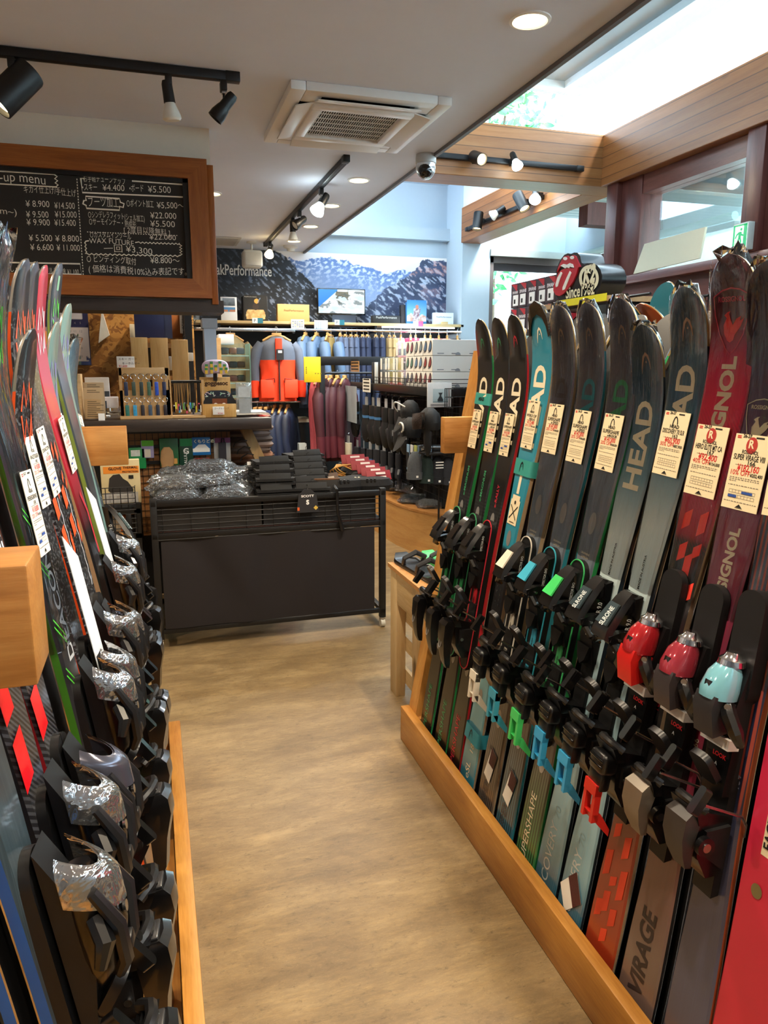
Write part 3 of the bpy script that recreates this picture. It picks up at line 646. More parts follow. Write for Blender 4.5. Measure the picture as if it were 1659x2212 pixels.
def skimat(name, stops, rough=.32, coat=.6, streak=0., streak_c='#ffffff', pat=None, metal=0.):
    t = NT(name); tc = t.add('UVMap'); sp = t.add('SeparateXYZ'); t.link(tc.outputs[0], sp.inputs[0])
    c = t.ramp(sp.outputs[1], stops)
    if streak:
        mp = t.add('Mapping'); mp.inputs['Scale'].default_value = (60, 1.6, 1); t.link(tc.outputs[0], mp.inputs[0])
        n = t.noise(mp.outputs[0], 1.6, 5, .7); c = t.mix(t.ramp(n, [(.45, 0.), (.72, streak)]), c, streak_c)
    if pat:
        kind, col, v0, v1, amt = pat; mp = t.add('Mapping'); t.link(tc.outputs[0], mp.inputs[0])
        if kind == 'dots': mp.inputs['Scale'].default_value = (16, 140, 1); v = t.add('TexVoronoi'); v.inputs['Scale'].default_value = 1.; v.inputs['Randomness'].default_value = 0.; t.link(mp.outputs[0], v.inputs[0]); f = t.ramp(v.outputs[0], [(.26, 1.), (.34, 0.)])
        elif kind == 'weave': mp.inputs['Scale'].default_value = (10, 120, 1); mp.inputs['Rotation'].default_value = (0, 0, .0); w = t.add('TexWave', wave_type='BANDS', bands_direction='DIAGONAL'); w.inputs['Scale'].default_value = .8; t.link(mp.outputs[0], w.inputs[0]); f = t.ramp(w.outputs[1], [(.5, 0.), (.62, 1.)])
        elif kind == 'dash': mp.inputs['Scale'].default_value = (14, 220, 1); mp.inputs['Rotation'].default_value = (0, 0, .35); br = t.add('TexNoise'); br.inputs['Scale'].default_value = 1.; br.inputs['Detail'].default_value = 1; t.link(mp.outputs[0], br.inputs[0]); f = t.ramp(br.outputs[0], [(.56, 0.), (.6, 1.)])
        else: mp.inputs['Scale'].default_value = (11, 1, 1); w = t.add('TexWave', wave_type='BANDS', bands_direction='X'); w.inputs['Scale'].default_value = .32; t.link(mp.outputs[0], w.inputs[0]); f = t.ramp(w.outputs[1], [(.55, 0.), (.7, 1.)])
        g = t.add('Math', operation='MULTIPLY'); g.inputs[1].default_value = amt
        t.link(f, g.inputs[0]); mk = t.ramp(sp.outputs[1], [(max(0, v0-.02), 0.), (v0, 1.), (v1, 1.), (min(1, v1+.03), 0.)])
        g2 = t.add('Math', operation='MULTIPLY'); t.link(g.outputs[0], g2.inputs[0]); t.link(mk, g2.inputs[1]); c = t.mix(g2.outputs[0], c, col)
    t.base(c); t.set(Roughness=rough, Coat_Weight=coat, Coat_Roughness=.1, Metallic=metal); return t.m
FILM = thin_glass('shrink_film', (.99, .99, .99), .05, .05, wrinkle=9, haze=.0, stretch=(3, 3, .5), wstr=.12)
FILMC = thin_glass('crumpled_film', (.95, .96, .96), .14, .15, wrinkle=80, haze=.06)
SMOKE = mat('#2a2a2d', .35, coat=.3); BINDB = mat('#0b0b0d', .3, var=.15, vs=60, coat=.5); BINDG = mat('#19191b', .36, var=.1); BINDM = mat('#101012', .5)
GOLD = mat('#b9975a', .3, .55, var=.1); BEIGE = mat('#b49a78', .45, var=.12, vs=80)

# ---------------------------------------------------------------- bindings (X out, Y across, Z up the ski)
def rrect(w, h, r, n=4, cx=0, cy=0):
    out = []
    for (sx, sy, a0) in ((1, 1, 0), (-1, 1, 90), (-1, -1, 180), (1, -1, 270)):
        for k in range(n+1): a = R(a0+90*k/n); out.append((cx+sx*(w/2-r)+r*math.cos(a), cy+sy*(h/2-r)+r*math.sin(a)))
    return out
YZ = Matrix(((0, 0, 1, 0), (1, 0, 0, 0), (0, 1, 0, 0), (0, 0, 0, 1)))         # polygon (y,z) extruded along x
XZ = Matrix(((1, 0, 0, 0), (0, 0, -1, 0), (0, 1, 0, 0), (0, 0, 0, 1)))        # polygon (x,z) extruded along -y
def side_prism(b, poly, w, m, u=0.): b.prism(poly, -w/2-u, w/2-u, m, T=XZ)
def screw(b, x, y, z, r=.0045, d=(0, 1, 0)): b.cyl(V((x, y, z))-V(d)*.002, V((x, y, z))+V(d)*.002, r, STEEL, 10)
def plate(parent, z0, z1, rim, h0=.018, w=.072, name='riser_plate'):
    b = B(); b.prism(rrect(w, z1-z0, .034, 6, 0, (z0+z1)/2), h0, h0+.016, BINDM, T=YZ); o = b.build(name, parent)
    if rim: b = B(); b.tube([V((h0+.018, y, z)) for (y, z) in rrect(w-.003, z1-z0-.003, .033, 7, 0, (z0+z1)/2)], .0022, rim, 5, closed=True); b.build('rim', o)
    return o
def toe(kind, parent, z=.88, lab=None, h0=.03, side=1):
    """side: +1 when the near flank is +Y"""
    b = B(); sub = []
    if kind in ('prot', 'slr'):
        k = 1. if kind == 'prot' else .95
        side_prism(b, [(h0, z-.085), (h0+.018, z-.09), (h0+.03, z-.03), (h0+.012, z+.10), (h0, z+.105)], .046, BINDB)
        for u in (-.026, .026):                                         # cheeks leave a window behind the sloping front bar
            side_prism(b, [(h0+.004, z+.02), (h0+.02, z+.04), (h0+.026, z+.098), (h0+.006, z+.108)], .012, BINDB, u)
            side_prism(b, [(h0+.012, z-.045), (h0+.075, z-.05), (h0+.078, z-.028), (h0+.05, z-.012), (h0+.014, z-.005)], .018, BINDB, u)
        b.loft([[V((h0+x0, -w, zz)), V((h0+x0+.014, -w*.8, zz+.004)), V((h0+x0+.014, w*.8, zz+.004)), V((h0+x0, w, zz))] for (x0, w, zz) in ((.012, .02, z+.108), (.028, .026, z+.085), (.052, .031, z+.03), (.068, .034, z-.015), (.072, .036, z-.045), (.055, .036, z-.05))], BINDB)
        for sy in (-1, 1):                                               # toe wings
            b.tube([(h0+.04, sy*.012, z-.05), (h0+.055, sy*.034, z-.058), (h0+.05, sy*.05, z-.078), (h0+.036, sy*.053, z-.09)], [.012, .012, .010, .006], BINDB, 8)
        side_prism(b, [(h0, z-.19), (h0+.012, z-.19), (h0+.030, z-.10), (h0+.026, z-.06), (h0, z-.06)], .054, BINDM)
        b.prism([(-.027, z-.13), (.027, z-.13), (.016, z-.18), (0, z-.2), (-.016, z-.18)], h0+.01, h0+.032, BINDM, T=YZ)
        screw(b, h0+.05, side*.038, z-.035); b.box((h0+.034, side*.012, z-.088), (.008, .008, .006), WHITE)
        o = b.build('toe_binding', parent)
        if lab:
            b = B(); q = lambda a, w: V((h0+.044+a*.044, w, z+.090-a*.108))
            n = V((.108, 0, .044)).normalized()*.005
            b.raw([q(.18, -.017)+n, q(.82, -.022)+n, q(.82, .022)+n, q(.18, .017)+n, q(.18, -.017), q(.82, -.022), q(.82, .022), q(.18, .017)], [(0, 1, 2, 3), (7, 6, 5, 4), (0, 4, 5, 1), (1, 5, 6, 2), (2, 6, 7, 3), (3, 7, 4, 0)], lab)
            b.build('name_plate', o)
        b = B(); tx = 'PROTECTOR EVO' if kind == 'prot' else 'SLR 9.0'; sz = .0105 if kind == 'prot' else .018
        b.text(tx, sz, mat('#cfd4d2', .5), f=lambda x, y: V((h0+.026+y*side, side*.0325, z-.02+x)), bold=.01)
        b.build('lettering', o)
        if kind == 'slr':
            b = B(); b.text('SLRONE', .021, mat('#dfe6e6', .3), f=lambda x, y: q(.85-x*7.2, .011-y)+n*1.15, bold=.02); b.build('lettering', o)
        return o
    if kind == 'look':
        body, vis = lab
        side_prism(b, [(h0, z-.19), (h0+.02, z-.19), (h0+.034, z-.10), (h0+.04, z-.04), (h0+.02, z+.05), (h0, z+.05)], .056, BINDM)
        b.prism([(-.034, z-.075), (.034, z-.075), (.028, z-.2), (0, z-.215), (-.028, z-.2)], h0+.012, h0+.03, BINDB, T=YZ)
        for sy in (-1, 1):
            b.tube([(h0+.05, sy*.016, z-.02), (h0+.062, sy*.04, z-.035), (h0+.056, sy*.056, z-.06), (h0+.04, sy*.056, z-.085)], [.014, .015, .014, .008], BINDB, 8)
        screw(b, h0+.066, side*.036, z-.018, .006, (1, side, 0))
        o = b.build('toe_binding', parent)
        b = B(); b.ell([(h0+.046, 0, z+.050, .020, .022), (h0+.050, 0, z+.035, .030, .028), (h0+.056, 0, z+.005, .035, .032), (h0+.057, 0, z-.012, .034, .031)], vis, 18, pw=.85); vo = b.build('visor', o)
        b = B(); b.ell([(h0+.086, 0, z-.008, .003, .010), (h0+.086, 0, z+.006, .004, .013), (h0+.083, 0, z+.02, .003, .010)], BLKGLOSS, 12); b.build('badge', o)
        b = B(); b.lathe([(.001, .02), (.012, .02), (.016, .012), (.024, .006), (.026, -.004), (.02, -.01)], CHROME, 18, T=Matrix.Translation((h0+.040, 0, z+.055))); b.build('spring_knob', o)
        b = B(); side_prism(b, [(h0+.03, z-.02), (h0+.085, z-.005), (h0+.09, z-.03), (h0+.075, z-.085), (h0+.03, z-.07)], .05, body); b.build('body', o)
        b = B(); b.prism([(-.036, z-.085), (.036, z-.085), (.036, z-.105), (-.036, z-.105)], h0+.02, h0+.046, mat('#e3e0da', .4), T=YZ); b.build('anti_friction_pad', o)
        b = B(); b.text('LOOK', .012, RED, f=lambda x, y: V((h0+.031, -.012+x, z-.13+y)), bold=.03); b.text('A', .010, WHITE, f=lambda x, y: V((h0+.031, -.004+x, z-.148+y)), bold=.01); b.build('lettering', o)
        return o
    # clear-visored toe of the left-hand rack
    side_prism(b, [(h0, z-.19), (h0+.014, z-.2), (h0+.03, z-.12), (h0+.05, z-.06), (h0+.024, z+.0), (h0, z+.06)], .05, BINDM)
    b.ell([(h0+.03, 0, z-.14, .012, .016), (h0+.04, 0, z-.11, .024, .028), (h0+.046, 0, z-.065, .030, .033), (h0+.042, 0, z-.02, .026, .030), (h0+.034, 0, z+.015, .016, .022)], BINDB, 14, pw=.8)
    for sy in (-1, 1):
        b.tube([(h0+.055, sy*.034, z+.0), (h0+.075, sy*.036, z-.045), (h0+.07, sy*.026, z-.1), (h0+.05, sy*.012, z-.135)], [.007, .009, .009, .006], BINDG, 8)
        b.tube([(h0+.05, sy*.03, z-.035), (h0+.06, sy*.05, z-.055), (h0+.05, sy*.058, z-.08)], [.012, .012, .007], BINDB, 8)
    screw(b, h0+.076, 0, z-.05, .007, (1, 0, 0)); b.box((h0+.070, 0, z-.095), (.012, .022, .016), BINDG, bev=.003)
    o = b.build('toe_binding', parent)
    b = B(); nu, nv = 18, 6
    def shell(off): return lambda u, v: (lambda a, r: V((h0+.022+r*1.5*math.sin(a)+off*math.sin(a), (r+off)*math.cos(a), z+.048-v*.056-.030*math.sin(a))))(PI*u, .039*(.70+.30*math.sin(PI*.5*min(1, v*2.6))))
    b.grid(shell(.0), nu, nv, lab); b.grid(shell(-.003), nu, nv, lab); b.build('visor', o)
    return o
def squash(o, k, z):
    """shorten a finished binding along the ski about height z"""
    o.scale = (1, 1, k); o.location.z = z*(1-k); return o
def heel(kind, parent, z=.585, lab=None, h0=.03, side=1):
    b = B()
    side_prism(b, [(h0-.012, z-.12), (h0+.006, z-.125), (h0+.01, z+.11), (h0-.012, z+.12)], .05, BINDM)
    side_prism(b, [(h0, z-.075), (h0+.03, z-.08), (h0+.06, z-.035), (h0+.072, z+.03), (h0+.06, z+.055), (h0, z+.045)], .054, BINDB)
    for u in (-.03, .03): side_prism(b, [(h0, z-.06), (h0+.05, z-.03), (h0+.055, z+.02), (h0, z+.03)], .010, BINDM, u)
    screw(b, h0+.045, side*.037, z-.01, .006); screw(b, h0+.045, -side*.037, z-.01, .006)
    # heel cup
    b.loft([[V((h0+x, -w, zz)), V((h0+x+.022, -w, zz)), V((h0+x+.022, w, zz)), V((h0+x, w, zz))] for (x, w, zz) in ((.05, .03, z+.03), (.062, .036, z+.052), (.07, .034, z+.066))], BINDB)
    b.tube([(h0+.066, -.036, z+.062), (h0+.084, -.02, z+.072), (h0+.088, 0, z+.074), (h0+.084, .02, z+.072), (h0+.066, .036, z+.062)], .009, BINDG, 8)
    o = b.build('heel_binding', parent)
    # brake pedal
    b = B(); T = Matrix.Translation((h0+.055, 0, z+.135)) @ Matrix.Rotation(R(38), 4, 'Y')
    b.prism(rrect(.05, .07, .016, 4), -.007, .007, BINDG, T=T @ YZ); b.build('brake_pedal', o)
    b = B()
    if kind == 'point':                                                     # long pointed black lever
        b.loft([[V((h0+x, -w, zz)), V((h0+x+t, -w, zz)), V((h0+x+t+.004, 0, zz)), V((h0+x+t, w, zz)), V((h0+x, w, zz))] for (x, t, w, zz) in ((.07, .03, .025, z+.045), (.074, .036, .028, z+.03), (.076, .03, .026, z-.02), (.072, .024, .024, z-.07), (.064, .02, .018, z-.105), (.058, .012, .006, z-.125))], BINDB)
        b.build('lever', o)
        b = B(); b.tube([V((h0+.106, .009*math.cos(2*PI*k/12), z-.035+.018*math.sin(2*PI*k/12))) for k in range(12)], .0012, mat('#a8a8a8', .4), 4, closed=True); b.build('emblem', o)
    elif kind == 'lever':
        b.box((h0+.082, 0, z+.02), (.045, .058, .05), BINDB, bev=.012, seg=3); b.box((h0+.085, 0, z-.02), (.03, .05, .05), BINDB, bev=.008)
        for zz in (.03, .015): b.box((h0+.104, 0, z+zz), (.004, .05, .006), BLKGLOSS, bev=.002)
        b.build('cap', o)
        b = B()
        for u in (-.017, .017): side_prism(b, [(h0+.088, z-.035), (h0+.104, z-.03), (h0+.098, z-.12), (h0+.082, z-.118)], .010, lab, u)
        side_prism(b, [(h0+.086, z-.03), (h0+.105, z-.028), (h0+.104, z-.055), (h0+.086, z-.055)], .044, lab)
        side_prism(b, [(h0+.098, z-.10), (h0+.08, z-.125), (h0+.045, z-.155), (h0+.045, z-.138), (h0+.076, z-.10)], .044, lab)
        b.build('lever', o)
    elif kind == 'pivot':
        b.loft([[V((h0+x, -w, zz)), V((h0+x+t, -w, zz)), V((h0+x+t, w, zz)), V((h0+x, w, zz))] for (x, t, w, zz) in ((.05, .034, .026, z+.055), (.066, .036, .029, z+.04), (.072, .030, .028, z+.0), (.068, .022, .024, z-.035), (.058, .014, .016, z-.065))], lab)
        b.build('lever', o)
        b = B()
        for sy in (-1, 1): b.cyl((h0+.06, sy*.034, z-.005), (h0+.06, sy*.046, z-.005), .019, BINDB, 18); b.cyl((h0+.06, sy*.046, z-.005), (h0+.06, sy*.0475, z-.005), .009, STEEL, 14)
        b.build('turntable', o)
    else:                                                                   # capped heel of the left-hand rack
        b.loft([[V((h0+x, -w, zz)), V((h0+x+t, -w*.9, zz)), V((h0+x+t+.004, 0, zz)), V((h0+x+t, w*.9, zz)), V((h0+x, w, zz))] for (x, t, w, zz) in ((.062, .04, .026, z+.06), (.066, .046, .031, z+.05), (.066, .046, .032, z+.02), (.064, .03, .026, z-.03), (.058, .022, .022, z-.09), (.05, .016, .012, z-.115))], BINDB)
        b.build('lever', o)
        b = B(); b.bb((h0+.072, -.02, z+.0595), (h0+.100, .02, z+.064), SMOKE, bev=.002); b.bb((h0+.076, -.014, z+.0635), (h0+.094, .014, z+.068), BLKGLOSS, bev=.002); b.build('cap', o)
    return o
def brake(parent, z=.62, side=1, spread=.05, reach=.10, name='brake_arm'):
    for sy in (-1, 1):
        b = B(); b.tube([(.0, sy*spread*.8, z-.03), (.012, sy*spread, z+.0), (.03, sy*(spread+.004), z+.02), (reach, sy*(spread+.012), z+.05)], .0028, STEEL, 6)
        o = b.build(name, parent)
        b = B(); T = Matrix.Translation((reach+.016, sy*(spread+.014), z+.06)) @ Matrix.Rotation(R(-28), 4, 'Y')
        b.prism(rrect(.016, .055, .006, 3), -.009, .009, BINDB, T=T @ YZ); b.build('brake_tip', o)
def tag(parent, sk, z0, z1, rows, w=.075, u0=0., brand='arch', off=.0075, flag=True, blue=False, bt=None):
    """cream price card; rows = (text, colour key)"""
    b = B(); P = lambda x, y, o=0.: V((sk.top((z0+z1)/2)+off+o, u0+x, z0+y))
    H = z1-z0
    b.raw([P(-w/2, 0), P(w/2, 0), P(w/2, H), P(-w/2, H), P(-w/2, 0, -.0012), P(w/2, 0, -.0012), P(w/2, H, -.0012), P(-w/2, H, -.0012)], [(0, 1, 2, 3), (7, 6, 5, 4), (0, 4, 5, 1), (1, 5, 6, 2), (2, 6, 7, 3), (3, 7, 4, 0)], CREAM if not blue else PAPER)
    c = b.build('price_tag', parent)
    k = B(); r = B(); q = .0006
    def tx(bb, st, x, y, size, m, al='L', bold=.0, maxw=None):
        vs, fs, xa, xb = text_mesh(st, bold); sx = min(1.25, maxw/((xb-xa)*size)) if maxw else 1
        bb.text(st, size, m, f=lambda a, d: P(x+a, y+d, q), align=al, bold=bold, sx=sx)
    f = w/.075
    if flag:
        for j in range(2): r.raw([P(-w*.44, H*(.965-.022*j), q), P(-w*.33, H*(.965-.022*j), q), P(-w*.33, H*(.978-.022*j), q), P(-w*.44, H*(.978-.022*j), q)], [(0, 1, 2, 3)], RED)
        tx(k, '26-27', -w*.28, H*.955, .0075*f, INK, bold=.03); k.raw([P(w*.08, H*.955, q), P(w*.3, H*.955, q), P(w*.3, H*.975, q), P(w*.08, H*.975, q)], [(0, 1, 2, 3)], INK)
    if brand == 'arch':
        a = .020*f; cy = H*.845; ww = a*.36
        pts = [(-ww, -.5*a), (-ww*.92, -.1*a), (-ww*.6, .33*a), (-ww*.1, .5*a), (ww*.35, .4*a), (ww*.75, .12*a), (ww, -.25*a)]
        for (p1, p2) in zip(pts, pts[1:]):
            d = V((p2[0]-p1[0], p2[1]-p1[1], 0)).normalized()*a*.07; k.raw([P(p1[0]-d.y, cy+p1[1]+d.x, q), P(p1[0]+d.y, cy+p1[1]-d.x, q), P(p2[0]+d.y, cy+p2[1]-d.x, q), P(p2[0]-d.y, cy+p2[1]+d.x, q)], [(0, 1, 2, 3)], INK)
        tx(k, bt or 'HEAD', 0, H*.745, .0095*f, INK, 'C', .03, w*.36)
    else:
        n = 18; rr = .0115*f; r.raw([P(rr*math.cos(2*PI*j/n), H*.86+rr*1.15*math.sin(2*PI*j/n), q) for j in range(n)], [tuple(range(n))], mat('#b5352f', .6))
        bw = B(); bw.text('R', .018*f, CREAM, f=lambda a, d: P(a, H*.825+d, q*2), align='C', bold=.03); bw.build('emblem', c)
        tx(k, bt or 'ROSSIGNOL', 0, H*.745, .0085*f, INK, 'C', .02, w*.45)
    tx(k, rows[0], 0, H*.66, .0125*f, INK, 'C', .015, w*.86); tx(k, rows[1], w*.1, H*.60, .0095*f, INK, 'C', .015, w*.5)
    k.raw([P(-w*.34, H*.588, q), P(w*.36, H*.588, q), P(w*.36, H*.592, q), P(-w*.34, H*.592, q)], [(0, 1, 2, 3)], INK)
    tx(r, rows[2], w*.03, H*.515, .0150*f, RED, 'C', .01, w*.6); tx(r, rows[3], -w*.42, H*.455, .0115*f, RED, 'L', .0)
    tx(k, rows[4], w*.12, H*.455, .0075*f, INK, 'L', .02, w*.34)
    rnd = random.Random(int(z0*9999)); g = mat('#7d766a', .8, var=0)
    kk = B()
    for j, (y, x0, x1) in enumerate(((.415, -.42, .42), (.392, -.42, .4), (.369, -.42, -.2), (.315, -.42, .42), (.095, -.45, .45))):
        x = x0
        while x < x1: l = rnd.uniform(.03, .08); kk.raw([P(w*x, H*y, q), P(w*min(x1, x+l), H*y, q), P(w*min(x1, x+l), H*(y+.009), q), P(w*x, H*(y+.009), q)], [(0, 1, 2, 3)], g); x += l+.025
    for y in (.215, .15):
        for j in range(9): x = -.36+.72*j/8; kk.raw([P(w*x, H*y, q), P(w*(x+.008), H*y, q), P(w*(x+.008), H*(y+.042), q), P(w*x, H*(y+.042), q)], [(0, 1, 2, 3)], g)
        for yy in (y, y+.04): kk.raw([P(-w*.36, H*yy, q), P(w*.36, H*yy, q), P(w*.36, H*(yy+.004), q), P(-w*.36, H*(yy+.004), q)], [(0, 1, 2, 3)], g)
    if rows[5]: kk.raw([P(w*.0, H*.218, q*2), P(w*.3, H*.218, q*2), P(w*.3, H*.25, q*2), P(w*.0, H*.25, q*2), P(-w*.36, H*.153, q*2), P(-w*.12, H*.153, q*2), P(-w*.12, H*.187, q*2), P(-w*.36, H*.187, q*2)], [(0, 1, 2, 3), (4, 5, 6, 7)], mat('#2c4fa0', .7))
    k.raw([P(-.007*f, H*.03, q), P(.007*f, H*.03, q), P(0, H*.075, q)], [(0, 1, 2)], INK); k.raw([P(-.008*f, H*.02, q), P(.008*f, H*.02, q), P(.008*f, H*.025, q), P(-.008*f, H*.025, q)], [(0, 1, 2, 3)], INK)
    k.build('black_writing', c, smooth=False); r.build('red_writing', c, smooth=False); kk.build('fine_print', c, smooth=False)
    return c
def strap(parent, sk, z, m, txt=None, hgt=.035, thick=.05):
    b = B(); a = sk.hw(z)+.005
    ring = rrect(thick, 2*a, .012, 4, 0, 0)
    b.loft([[V((x+.002, y, z+d)) for (x, y) in ring] for d in (-hgt/2, hgt/2)], m, cap=False)
    b.loft([[V((x*.94+.002, y*.97, z+d)) for (x, y) in ring] for d in (hgt/2, -hgt/2)], m, cap=False)
    o = b.build('strap', parent)
    b = B()
    if txt == 'arch':
        k = Ski(); k.top = lambda zz: thick/2+.002; k.arch(b, z, 0, hgt*.62, BLACK, .001)
    elif txt: b.text(txt, hgt*.42, BLACK, f=lambda x, y: V((thick/2+.0032, x, z-hgt*.16+y)), align='C', bold=.03)
    b.build('lettering', o); return o
def ski_pair(label, base, tipw, tops, side, basem, sk, face=-1, group=None, tipm=GOLD, gap=.02, yaw=0., rear_top=None):
    """a pair strapped base to base, leaning back from the aisle; base and tipw are world points"""
    P0, T = V(base), V(tipw); face = -1 if face < 0 else 1
    d = (T-V((face*sk.tip*1.0, 0, 0)))-P0; L = d.length
    rz = R(180+yaw) if face < 0 else R(-yaw)
    v = Matrix.Rotation(-rz, 3, 'Z') @ d.normalized()
    rot = (-math.asin(v.y), math.atan2(v.x, v.z), rz)
    root = thing('ski_pair', label, 'skis', P0, rot, group)
    fr = sk.mesh(tops, side, basem, tipm, parent=root)
    re = sk.mesh(rear_top or tops, side, basem, tipm, parent=root); re.rotation_euler = (0, 0, PI); re.location = (-gap, 0, 0)
    return root, fr, re
def mirror_back(root, o, gap=.02):
    """the same part on the rear ski of the pair"""
    c = o.copy(); COL.objects.link(c); c.parent = root; c.rotation_euler = (0, 0, PI); c.location = (-gap, 0, o.location.z)
    for ch in o.children: d = ch.copy(); COL.objects.link(d); d.parent = c
    return c
# ================================================================ right-hand ski rack
OAK = wood('rack_timber_along', '#9a5f22', '#bf8436', '#d6a052', (9, .8, 9), rough=.42)
OAKV = wood('rack_timber_upright', '#a0652a', '#c58a42', '#dba75e', (9, 9, .8), rough=.42)
OAKX = wood('rack_timber_across', '#8f5a26', '#b57a3a', '#cd9654', (.9, 9, 9), rough=.42)
KX = .895
rk = thing('ski_rack', 'timber ski rack with a low kerb at the right of the aisle', 'ski rack', (1.1, 1.1, 0))
b = B(); b.bb((KX, -.6, 0), (KX+.036, 2.665, .145), OAK, bev=.004); b.build('kerb', rk, world=True)
b = B(); b.bb((KX+.037, 2.56, 0), (1.9, 2.66, .13), OAKX, bev=.003); b.build('end_board', rk, world=True)
b = B(); b.bb((KX+.04, -.6, 0), (1.95, 2.55, .012), mat('#3a342e', .7, var=.2)); b.build('bed', rk, world=True)
p0, p1 = V((.965, 2.62, .13)), V((1.235, 2.66, 1.56)); b = B()
dx = V((.036, 0, 0)); dy = V((0, .04, 0))
b.loft([[p-dx-dy, p+dx-dy, p+dx+dy, p-dx+dy] for p in (p0, p1)], OAKV); b.build('upright', rk, world=True)
q0 = PY(946, 940, 2.60); b = B(); b.bb((q0.x, 2.535, 1.185), (1.30, 2.575, 1.318), OAKX, bev=.003); b.build('stop_arm', rk, world=True)
for z in (1.06, .72):
    x = .935+.25*z/1.65+.05; b = B(); b.bb((x+.02, 1.05, z), (x+.056, 2.6, z+.1), OAK, bev=.003); b.build('back_rail', rk, world=True)
def sk_letters(fr, sk, items):
    """items: (text, z0, size, colour, u0, bold) grouped by colour into parts"""
    by = {}
    for it in items: by.setdefault(it[3], []).append(it)
    for m, lst in by.items():
        b = B()
        for (st, z0, size, _, u0, bold) in lst: sk.text(b, st, z0, size, m, u0, bold)
        b.build('lettering', fr, smooth=False)
LW = mat('#efe3c4', .4, var=.02); LGREEN = mat('#3f9a68', .4); LRED = mat('#c72c3e', .4); LTEAL = mat('#2d8d98', .4); LDK = mat('#4d4a4c', .4); SILV = mat('#a9a7a4', .3, .5)
YBs = [2.508, 2.355, 2.229, 2.110, 1.962, 1.830, 1.693, 1.576, 1.456, 1.319, 1.176, 1.025]
TPX = [(1037, 697), (1073, 694), (1108, 688), (1160, 661), (1207, 669), (1268, 664), (1340, 655), (1390, 713), (1480, 632), (1578, 562), (1662, 578), (1745, 565)]
def rpos(k):
    T = PX(TPX[k][0], TPX[k][1], 1.12); return V((.937, YBs[k], .016)), T
GRN = mat('#2f9a55', .35, coat=.4); REDS = mat('#c5242e', .35, coat=.4); TEAL = mat('#2f8c9c', .4, coat=.2); TEALS = mat('#3a9a90', .5, var=.06)
GLAB = mat('#47d06b', .35); TLAB = mat('#3fa7c4', .35); WLAB = mat('#ece4d2', .35); RLAB = mat('#e22a22', .35, coat=.3); BLAB = mat('#38a3d6', .35)
SSM = skimat('black_sheet', [(0, '#111113'), (.5, '#121214'), (.98, '#0c0c0e')], pat=('dots', '#353536', .50, .62, .9))
def s_dims(P, T, fr=-1, tip=.075): return (T+V((tip, 0, 0))-P).length
RPAIRS = {}
def rpair(k, label, tops, side, basem, **kw):
    P, T = rpos(k); sk = Ski(L=s_dims(P, T), **kw.pop('geo', {}))
    root, fr, re = ski_pair(label, P, T, tops, side, basem, sk, -1, yaw=kw.pop('yaw', 0), **kw); RPAIRS[k] = (root, fr, re, sk); return root, fr, re, sk
BASEK = mat('#161618', .5)
ROWS = (('SUPERSHAPE', 'e-MAGNUM', '¥143,900', '40% OFF', '¥159,900', 0), ('SUPERSHAPE', 'e-MAGNUM', '¥143,900', '40% OFF', '¥159,900', 1), ('SUPERSHAPE', 'e-RALLY', '¥143,900', '40% OFF', '¥159,900', 1), ('WORLD CUP', 'REBELS e-SL', '¥172,480', '20% OFF', '¥215,600', 0),
        ('SUPERSHAPE', 'e-SPEED', '¥147,800', '20% OFF', '¥184,800', 0), ('SUPERSHAPE', 'e-SPEED', '¥147,800', '20% OFF', '¥184,800', 0), ('SUPERSHAPE', 'e-MAGNUM', '¥147,800', '20% OFF', '¥184,800', 0), None, ('DISCOVERY 70 SLR', '163', '¥60,900', '30% OFF', '¥87,900', 0), ('HERO ELITE MT CA', '167', '¥92,400', '40% OFF', '¥154,000', 0), ('SUPER VIRAGE VIII', '166', '¥182,160', '10% OFF', '¥202,400', 1))
# --- three black slalom pairs
for k, (edge, lc, word) in enumerate(((GRN, LGREEN, 'e-MAGNUM'), (GRN, LGREEN, 'e-MAGNUM'), (REDS, LRED, 'e-RALLY'))):
    lab = ('black skis with green edges and a teal strap, beside the leaning post', 'black skis with green edges and no strap, second from the leaning post', 'black skis with red edges and red lettering beside the teal pair')[k]
    root, fr, re, sk = rpair(k, lab, SSM, edge, BASEK, geo=dict(w=(.108, .068, .122)))
    sk_letters(fr, sk, [('HEAD', 1.245, .084, LW, 0, .03), (word, 1.03, .021, lc, 0, .02), ('SUPERSHAPE', .06, .040, lc, -.006, .0)])
    b = B(); sk.arch(b, sk.L-.082, 0, .034, lc); b.build('emblem', fr)
    b = B(); sk.disc(b, .985, 0, .014, .026, SILV); sk.disc(b, .455, 0, .015, .026, SILV); b.build('medallion', fr)
    plate(root, .46, .985, lc); t_ = squash(toe('prot', root, .885, BINDB), .72, .90); h_ = heel('point', root, .585)
    b = B(); b.box((.036, 0, .70), (.006, .022, .17), edge, bev=.002); b.text('BETTER BALANCED', .010, INK, f=lambda x, y: V((.0395, .004-y, .63+x)), bold=.02); b.build('centre_band', root)
    mirror_back(root, t_); mirror_back(root, h_); brake(root, .63)
    tag(root, sk, 1.205, 1.345, ROWS[k], w=.066, u0=-.004)
    if k == 0: strap(root, sk, 1.385, TEALS, 'HEAD', .042, .03)
